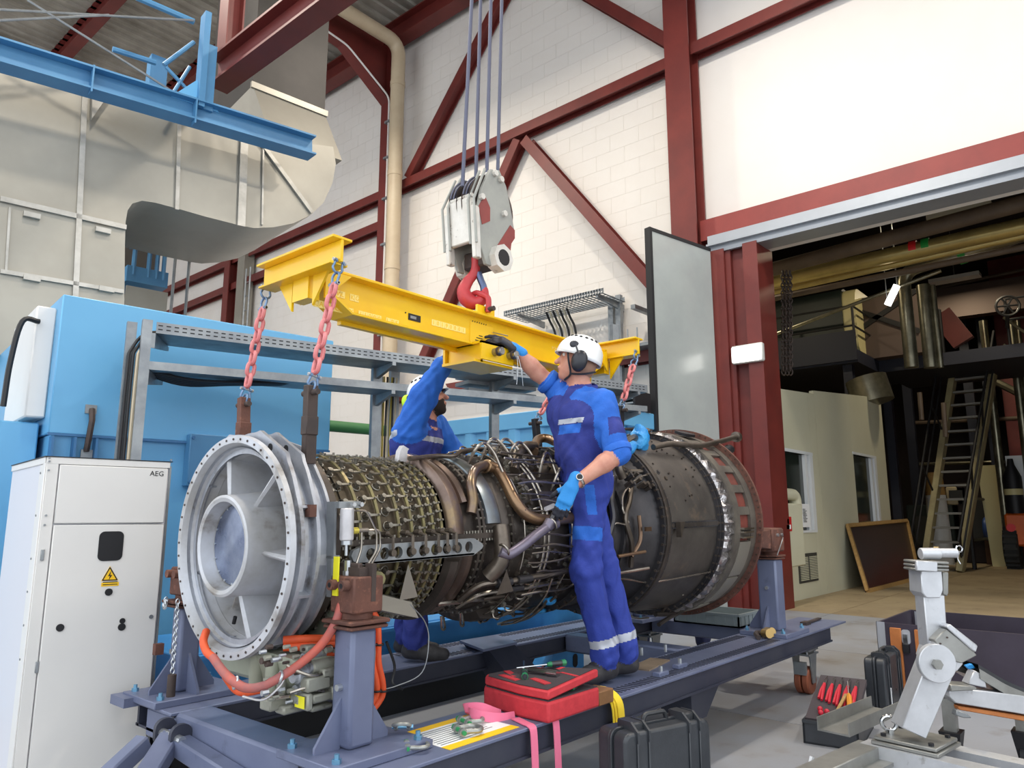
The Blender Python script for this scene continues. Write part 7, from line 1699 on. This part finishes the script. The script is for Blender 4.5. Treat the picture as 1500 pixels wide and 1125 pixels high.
def helmet(c,f,u,parent,label,rad=.112,near=None,muffs=(),strap=None):
    f=nrm(f);u=nrm(np.array(u)-f*np.dot(u,f)); sd_=np.cross(f,u)   # sd_: to the person's right
    M=Matrix(((f[0],sd_[0],u[0],c[0]),(f[1],sd_[1],u[1],c[1]),(f[2],sd_[2],u[2],c[2]),(0,0,0,1)))
    m=MB(M); vs=[];fs=[];n=36;rows_=[]
    for j,(t,) in enumerate([(q,) for q in np.linspace(0,1,12)]):
        a=t*math.pi/2*1.08; r=math.sin(min(a,math.pi/2)); z=math.cos(a)
        for k in range(n):
            b=2*math.pi*k/n; fx=math.cos(b); bulge=1.13 if fx>0 else 1.10
            vs.append((rad*bulge*r*math.cos(b),rad*.94*r*math.sin(b),rad*1.06*z-(.012 if fx<-.2 and t>.8 else 0)))
    for j in range(11):
        for k in range(n): a=j*n;b=a+n; fs.append((a+k,b+k,b+(k+1)%n,a+(k+1)%n))
    m.add(vs,fs); 
    h=m.build('safety_helmet','helmet_white',parent,label=label)
    sf=h.modifiers.new('thickness','SOLIDIFY'); sf.thickness=.006; sf.offset=-1
    # brim
    b=MB(M); vs=[];fs=[]
    for k in range(19):
        a=math.radians(-70+140*k/18); x=rad*1.13*math.cos(a);y=rad*.94*math.sin(a); vs+=[(x,y,.0),(x+.014*math.cos(a)**1,y*1.02,-.010),(x+.012*math.cos(a),y*1.01,-.014),(x-.004,y,-.008)]
    for k in range(18): a=k*4; fs+=[(a+i,a+(i+1)%4,a+4+(i+1)%4,a+4+i) for i in range(4)]
    b.add(vs,fs).build('brim','helmet_white',h)
    for sgn in (1,-1):
        for k in range(6):
            a=math.radians(35+k*21); el=math.radians(50); r=rad*1.005
            p=Vector((rad*1.14*math.cos(a)*math.cos(el),sgn*rad*.96*math.sin(a)*math.cos(el),rad*1.08*math.sin(el)))
            q=MB(M); q.sph(p,.0095,8,5,(1.2,.9,1)); q.build('vent_slot','ink',h)
        q=MB(M); q.sph((rad*.35,sgn*rad*.9,.035),.022,10,6,(1.2,.35,1)); q.build('lamp_clip','muff_black',h)
    return h,M
def muff(M,h,pos,col,rad=.04,arm=True,sgn=-1):
    q=MB(M); q.sph(pos,rad,14,10,(.85,.55,1.15)); o=q.build('ear_muff',col,h)
    q=MB(M); p=Vector(pos)-Vector((0,sgn*rad*.45,0)); q.sph(p,rad*1.02,14,8,(.8,.25,1.1)); q.build('muff_cushion','muff_black',o)
    if arm: MB(M).tube(spl([Vector(pos)+Vector((0,sgn*.02,0)),Vector(pos)+Vector((.02,sgn*.022,.04)),Vector((.03,sgn*.118,.03))],4),.005,6).build('muff_arm','muff_black',o)
def body(name,label,J,opt,h=.0065):
    """J: joint positions (world). f: facing, r: person's right"""
    f=nrm(J['f']); pts=[v for k,v in J.items() if k not in('f','hf','hu')]
    lo=np.min(pts,0)-.20; hi=np.max(pts,0)+.20
    root=thing(name,label,'person',tuple(np.array([*(np.mean([J['la'],J['ra']],0)[:2]),opt.get('base',.46)])))
    s=SDF(lo,hi,h); sw=opt.get('sw',1.)
    hl,hr=J['lh'],J['rh']; pc=(hl+hr)/2; ch=J['chest']; ls,rs=J['ls'],J['rs']; wa=J['waist']
    across=nrm(ls-rs); pa=nrm(hl-hr)
    # legs
    T_=opt.get('trou',TROU)
    for hh,kk,aa,toe in ((hl,J['lk'],J['la'],J['lt']),(hr,J['rk'],J['ra'],J['rt'])):
        s.cap(hh,kk,.102,.078,T_,.05); s.cap(kk,aa+np.array([0,0,.06]),.077,.068,T_,.03); s.cap(aa+np.array([0,0,.10]),aa+np.array([0,0,.03]),.066,.074,T_,.02)
        s.cap(aa+np.array([0,0,.04]),aa-np.array([0,0,.035]),.046,.045,BOOT,.02); d=nrm((toe-aa)*np.array([1,1,0])); s.cap(aa-d*.04+np.array([0,0,-.045]),aa+d*.10+np.array([0,0,-.05]),.042,.045,BOOT,.025); s.cap(aa+d*.08+np.array([0,0,-.052]),aa+d*.17+np.array([0,0,-.058]),.045,.036,BOOT,.02)
    s.cap(hl+pa*.0,hr,.112,.112,T_,.06); s.cap(pc-f*.03+np.array([0,0,.0]),pc-f*.035+np.array([0,0,.03]),.12,.12,T_,.05)
    # torso
    for sg in (1,-1):
        s.cap(pc+pa*.055*sg+np.array([0,0,.06]),wa+pa*.055*sg,.112,.108,NAVY,.06); s.cap(wa+pa*.055*sg,ch+across*.075*sg,.112,.122,NAVY,.06)
    s.cap(wa+f*.04,ch+f*.03,.09,.10,NAVY,.06); s.cap(ch+across*.1,ch-across*.1,.115,.115,NAVY,.05)
    for sh in (ls,rs): s.cap(ch+(sh-ch)*.3+np.array([0,0,.05]),sh,.085,.075,opt.get('yoke',BLUE),.05)
    nb=J['neck']; s.cap((ls+rs)/2+np.array([0,0,.0]),nb-np.array([0,0,.03]),.08,.066,NAVY,.05)
    # arms
    sl=opt.get('sleeve',{'l':1.,'r':.55})
    for sd_,a,b,c in (('l',ls,J['le'],J['lw']),('r',rs,J['re'],J['rw'])):
        t=sl[sd_]  # portion of the whole arm that is sleeved, 0..2 (1 = to the elbow)
        if t<=1:
            m=a+(b-a)*t; s.cap(a,m,.072,.066,BLUE,.04); 
            if t<1: s.cap(m,b,.047,.044,SKIN,.008)
            s.cap(b,b+(c-b)*.35,.046,.046,SKIN,.02); s.cap(b+(c-b)*.35,c,.046,.031,SKIN,.02)
        else:
            m=b+(c-b)*(t-1); s.cap(a,b,.074*opt.get('fat',1),.066*opt.get('fat',1),BLUE,.04); s.cap(b,m,.066*opt.get('fat',1),.055,BLUE,.03)
            if t<1.98: s.cap(m-(c-b)*.02,c,.042,.031,SKIN,.006)
    # head and neck
    hc=J['head']; hf=nrm(J['hf']); hu=nrm(np.array(J['hu'])-hf*np.dot(J['hu'],hf)); hs=np.cross(hf,hu); Rm=[hf,hs,hu]
    s.cap(nb-np.array([0,0,.05]),hc-hu*.05-hf*.02,.060,.056,SKIN,.02)
    s.ell(hc+hu*.015-hf*.008,Rm,(.098,.076,.105),SKIN,.02); s.ell(hc-hu*.055+hf*.02,Rm,(.070,.056,.060),opt.get('jaw',SKIN),.03); s.ell(hc-hu*.098+hf*.055,Rm,(.024,.026,.020),opt.get('jaw',SKIN),.02)
    s.cap(hc+hf*.088+hu*.012,hc+hf*.112-hu*.030,.009,.014,SKIN,.012); s.ell(hc+hf*.084+hu*.03,Rm,(.016,.05,.012),SKIN,.015)
    s.cap(hc+hf*.088-hu*.058+hs*.018,hc+hf*.088-hu*.058-hs*.018,.009,.009,opt.get('lip',SKIN),.008)
    for sg in (1,-1): s.ell(hc+hs*.078*sg-hf*.012-hu*.01,Rm,(.020,.008,.032),SKIN,.006)
    s.ell(hc-hf*.035-hu*.012,Rm,(.072,.0735,.075),opt.get('hair',HAIR),.01)
    s.wrinkle([NAVY,BLUE,TROU,DARK],opt.get('wr',.007))
    lk,la,rk,ra=J['lk'],J['la'],J['rk'],J['ra']
    def over(P,ft):
        for kk,aa in ((lk,la),(rk,ra)):
            d=aa-kk; t=((P-kk)@d)/(d@d); dist=np.linalg.norm(P-kk-np.outer(np.clip(t,0,1),d),axis=1); ft[(ft==T_)&(t>opt.get('b0',.74))&(t<opt.get('b0',.74)+.085)&(dist<.13)]=REFL
        if 'extra' in opt: ft=opt['extra'](P,ft)
        return ft
    s_=sdf_obj(s,'body',PMATS,root,over)
    for sg in (1,-1):
        e=hc+hf*.079+hu*.018+hs*.032*sg; MB().sph(tuple(e),.0125,10,8).build('eye','eye_white',root); MB().sph(tuple(e+hf*.008),.007,8,6).build('pupil','ink',root)
    return root,s_
# ---- worker on the near rail
dd=3.98
R_=np.array(Rt);F_=np.array(Fh);Z_=np.array([0,0,1.])
J=dict(la=W(886,976,3.96),ra=W(914,957,4.12),lk=W(858,835,3.92),rk=W(884,830,4.12),lh=W(862,712,3.95),rh=W(852,708,4.14),
  waist=W(852,665,4.02),chest=W(850,612,4.0),ls=W(881,592,3.87),rs=W(822,575,4.12),neck=W(851,566,4.01),head=W(846,531,4.0),
  le=W(906,664,3.78),lw=W(846,706,3.70),re=W(787,546,4.08),rw=W(760,517,4.02))
J['la'][2]=.46+.105; J['ra'][2]=.46+.105
fdir=nrm(-R_*.85-F_*.35); J['f']=fdir; J['hf']=nrm(-R_*.95+F_*.10+Z_*.30); J['hu']=nrm(Z_+R_*.25)
J['lt']=J['la']+nrm(-R_*.7-F_*.5)*.2; J['rt']=J['ra']+nrm(-R_*.9-F_*.2)*.2
ch_,ac_=J['chest'],nrm(J['ls']-J['rs'])
def extra1(P,ft):
    v=P-ch_; a=v@ac_; fr=v@fdir; z=v[:,2]
    tor=(ft==NAVY)
    ft[tor&(fr>.03)&(a>-.01)&(a<.15)&(z>-.045)&(z<-.020)]=REFL
    ft[tor&(fr>.03)&(a>.0)&(a<.14)&(z>-.10)&(z<-.05)]=BLUE
    # thigh pocket flap and hip pocket on the near leg
    d=J['lk']-J['lh']; t=((P-J['lh'])@d)/(d@d); near=((P-J['lh'])@(-F_))>.0
    ft[(ft==TROU)&(t>.50)&(t<.66)&near&(((P-J['lh'])@R_)<.06)]=BLUE
    ft[(ft==TROU)&(t>.02)&(t<.36)&near&(np.abs((P-J['lh'])@R_+.01-.05*t)<.026)]=BLUE
    d=J['le']-J['ls']; t=((P-J['ls'])@d)/(d@d); ft[(ft==BLUE)&(t>.38)&(t<.72)&(((P-J['ls'])@(-F_))>.02)&(((P-J['ls'])@R_)>.02)]=NAVY
    return ft
per1,b1=body('person','worker in blue overalls and white helmet pointing up at the yellow beam',J,dict(sleeve={'l':.98,'r':.42},extra=extra1,base=.46),h=.0052)
for a,b,t,r in ((J['ls'],J['le'],.98,.071),(J['rs'],J['re'],.42,.072)):
    m=a+(b-a)*t; d=nrm(b-a); e0=m-d*.03+d*(.02 if t>.9 else .055); P=[e0+d*k for k in (-.022,-.015,.0,.014,.017)]
    cf=MB().tube([tuple(p) for p in P],[r*.96,r*1.03,r*1.04,r*1.02,r*.93],28); cf.build('sleeve_cuff','cloth_blue',per1)
hM=J['head']+J['hu']*.035-J['hf']*.004
h1_,M1=helmet(hM,J['hf'],J['hu'],per1,'white safety helmet with black ear muffs')
muff(M1,h1_,(-.012,-.104,-.045),'muff_black',.052,sgn=-1); muff(M1,h1_,(-.055,.125,-.03),'muff_red',.040,sgn=1)
hs_=np.cross(J['hf'],J['hu']); hc=J['head']
for sg in (-1,):
    MB().tube(spl([tuple(hc+J['hf']*.07+J['hu']*.055+hs_*.082*sg),tuple(hc+J['hf']*.045-J['hu']*.02+hs_*.082*sg),tuple(hc+J['hf']*.02-J['hu']*.085+hs_*.066*sg),tuple(hc+J['hf']*.045-J['hu']*.118+hs_*.02*sg)],5),.006,6).build('chin_strap','muff_black',h1_)
    MB().tube(spl([tuple(hc+J['hf']*.02-J['hu']*.085+hs_*.066*sg),tuple(hc-J['hf']*.05-J['hu']*.07+hs_*.078*sg),tuple(hc-J['hf']*.11-J['hu']*.035+hs_*.05*sg)],5),.006,6).build('chin_strap','muff_black',h1_)
# collar
P=[J['neck']+(-fdir*.080*math.cos(a)+ac_*.086*math.sin(a))*(-1)-Z_*(.012-.035*math.cos(a)*.0)+Z_*(-.02 if math.cos(a)>.6 else .012) for a in np.linspace(.35,2*math.pi-.35,22)]
mc=MB(); vs=[];fs=[]
for p in P: 
    o=nrm((p-J['neck'])*np.array([1,1,0])); vs+=[p+o*.012-Z_*.03,p-o*.0+Z_*.022,p-o*.006+Z_*.022,p+o*.002-Z_*.03]
for i in range(len(P)-1): a=i*4; fs+=[(a+k,a+(k+1)%4,a+4+(k+1)%4,a+4+k) for k in range(4)]
mc.add([tuple(v) for v in vs],fs).build('collar','cloth_navy',per1)
fd=J['rw']-J['re']; 
g1=glove(J['rw']+nrm(fd)*.03,nrm(fd)*.9-R_*.35,-Z_*.5-R_*.5+F_*.3,Z_*.9-R_*.2-F_*.4,'blue and black work glove pointing with a pen',per1,curls=(.55,.95,1.2,1.3),thumb=.6,mats=('glove_grey','glove_grey','glove_blue'))
tip=at(722,487,'y',2.745); p0=W(744,492,4.03)
MB().cyl(tuple(p0),tuple(tip),.0035,n=8).build('pointer_pen','steel_bolt',label='thin silver pen held against the yellow beam label',cat='pen')
fd=nrm(J['lw']-J['le']); g2=glove(J['lw']+fd*.035,fd*.7-Z_*.75,R_*.2+F_*.9-Z_*.1,-R_*.8+Z_*.3,'blue work glove resting on the engine pipe',per1,curls=(.5,.6,.7,.8),thumb=.3)
wq=J['lw']+fd*(-.01); u_,v_=perp(Vector(fd)); wt_=MB().tube([tuple(Vector(wq)+(u_*math.cos(a)+v_*math.sin(a))*.0345) for a in np.linspace(0,2*math.pi,24)[:-1]],.008,6,closed=True).build('watch_strap','watch_steel',per1,label='steel wristwatch')
o=Vector(wq)-Fh*.033+Zv*.014; MB().cyl(o,o-Fh*.010+Zv*.004,.018,n=18).build('watch_case','watch_steel',wt_); MB().cyl(o-Fh*.0105+Zv*.0042,o-Fh*.0112+Zv*.0044,.0145,n=18).build('watch_dial','ink',wt_)
# ---- worker behind the engine
d2=4.62
J2=dict(la=W(600,960,4.62),ra=W(622,960,4.5),lk=W(603,860,4.68),rk=W(618,860,4.5),lh=W(600,760,4.70),rh=W(612,760,4.52),waist=W(608,710,4.6),chest=W(610,650,4.58),
  rs=W(598,632,4.42),ls=W(632,622,4.74),neck=W(622,612,4.58),head=W(628,585,4.58),re=W(620,582,4.36),rw=W(650,533,4.28),le=W(665,668,4.9),lw=W(690,700,4.8))
for k in ('la','ra'): J2[k][2]=.46+.105
J2['la'][:2]=J2['lh'][:2]; J2['ra'][:2]=J2['rh'][:2]; J2['lk'][:2]=J2['lh'][:2]; J2['rk'][:2]=J2['rh'][:2]; J2['lk'][2]=J2['rk'][2]=.94
f2=nrm(R_*.9-F_*.1); J2['f']=f2; J2['hf']=nrm(R_*.9+F_*.12+Z_*.35); J2['hu']=nrm(Z_-R_*.3); J2['lt']=J2['la']+f2*.2; J2['rt']=J2['ra']+f2*.2
ch2,ac2=J2['chest'],nrm(J2['ls']-J2['rs'])
def extra2(P,ft):
    v=P-ch2; a=v@ac2; fr=v@f2; z=v[:,2]; tor=ft==NAVY
    ft[tor&(fr>.0)&(z>.0)&(z<.035)]=REFL; ft[tor&(fr>.05)&(z>-.13)&(z<-.08)&(a<-.02)&(a>-.12)]=REFL
    ft[(ft!=SKIN)&(ft!=HAIR)&(ft!=BEARD)&(fr<-.06)&(np.abs(z-.03-.25*(fr+.12))<.018)]=REFL
    return ft
per2,b2=body('person','bearded worker in blue overalls reaching up behind the engine',J2,dict(sleeve={'l':1.9,'r':1.97},jaw=BEARD,hair=BEARD,yoke=BLUE,extra=extra2,base=.46,fat=1.22,trou=NAVY,b0=3.))
h2_,M2=helmet(J2['head']+J2['hu']*.035,J2['hf'],J2['hu'],per2,'white safety helmet with lime ear muffs')
muff(M2,h2_,(-.135,.10,-.03),'muff_lime',.045,sgn=1); muff(M2,h2_,(-.06,-.12,-.04),'muff_lime',.042,sgn=-1)
hc=J2['head'];hs2=np.cross(J2['hf'],J2['hu'])
MB().tube(spl([tuple(hc+J2['hf']*.10+J2['hu']*.022+hs2*.045),tuple(hc+J2['hf']*.108+J2['hu']*.02),tuple(hc+J2['hf']*.10+J2['hu']*.022-hs2*.045)],5),.014,6).build('goggles','muff_black',per2)
fd=nrm(J2['rw']-J2['re']); glove(J2['rw']+fd*.04,fd,R_*.5+F_*.3-Z_*.2,R_*.2-F_*.9,'dark work glove under the yellow beam',per2,mats=('glove_grey','glove_grey','glove_grey'),curls=(.6,.7,.8,.9))
fd=nrm(J2['lw']-J2['le']); glove(J2['lw']+fd*.04,fd,R_*.5-Z_*.5,Z_,'dark work glove',per2,mats=('glove_grey','glove_grey','glove_grey'))
# ---- helper behind the exhaust end (only the legs show under the engine)
q0=dp_(985,935,7.4); q0=np.array([q0.x,q0.y,0.]); ff=nrm(-F_); rr=R_
J3=dict(la=q0-rr*.29+Z_*.105,ra=q0+rr*.29+Z_*.105,lk=q0-rr*.22+Z_*.5,rk=q0+rr*.22+Z_*.5,lh=q0-rr*.09+Z_*.90,rh=q0+rr*.09+Z_*.90,waist=q0+Z_*1.08,chest=q0+Z_*1.28,ls=q0-rr*.19+Z_*1.38,rs=q0+rr*.19+Z_*1.38,neck=q0+Z_*1.47,head=q0+Z_*1.60,le=q0-rr*.26+Z_*1.1,re=q0+rr*.26+Z_*1.1,lw=q0-rr*.2+ff*.2+Z_*.95,rw=q0+rr*.2+ff*.2+Z_*.95)
J3.update(f=ff,hf=ff,hu=Z_,lt=q0-rr*.29+ff*.2,rt=q0+rr*.29+ff*.2)
per3,b3=body('person','helper in dark trousers with reflective bands standing behind the engine',J3,dict(sleeve={'l':1.9,'r':1.9},trou=DARK,base=0.,b0=.42),h=.010)
for k,e in (('lw','le'),('rw','re')):
    fd=nrm(J3[k]-J3[e]); glove(J3[k]+fd*.04,fd,ff,-Z_*.2+rr,None,per3,mats=('glove_grey','glove_grey','glove_grey'))
helmet(J3['head']+Z_*.035,ff,Z_,per3,None)
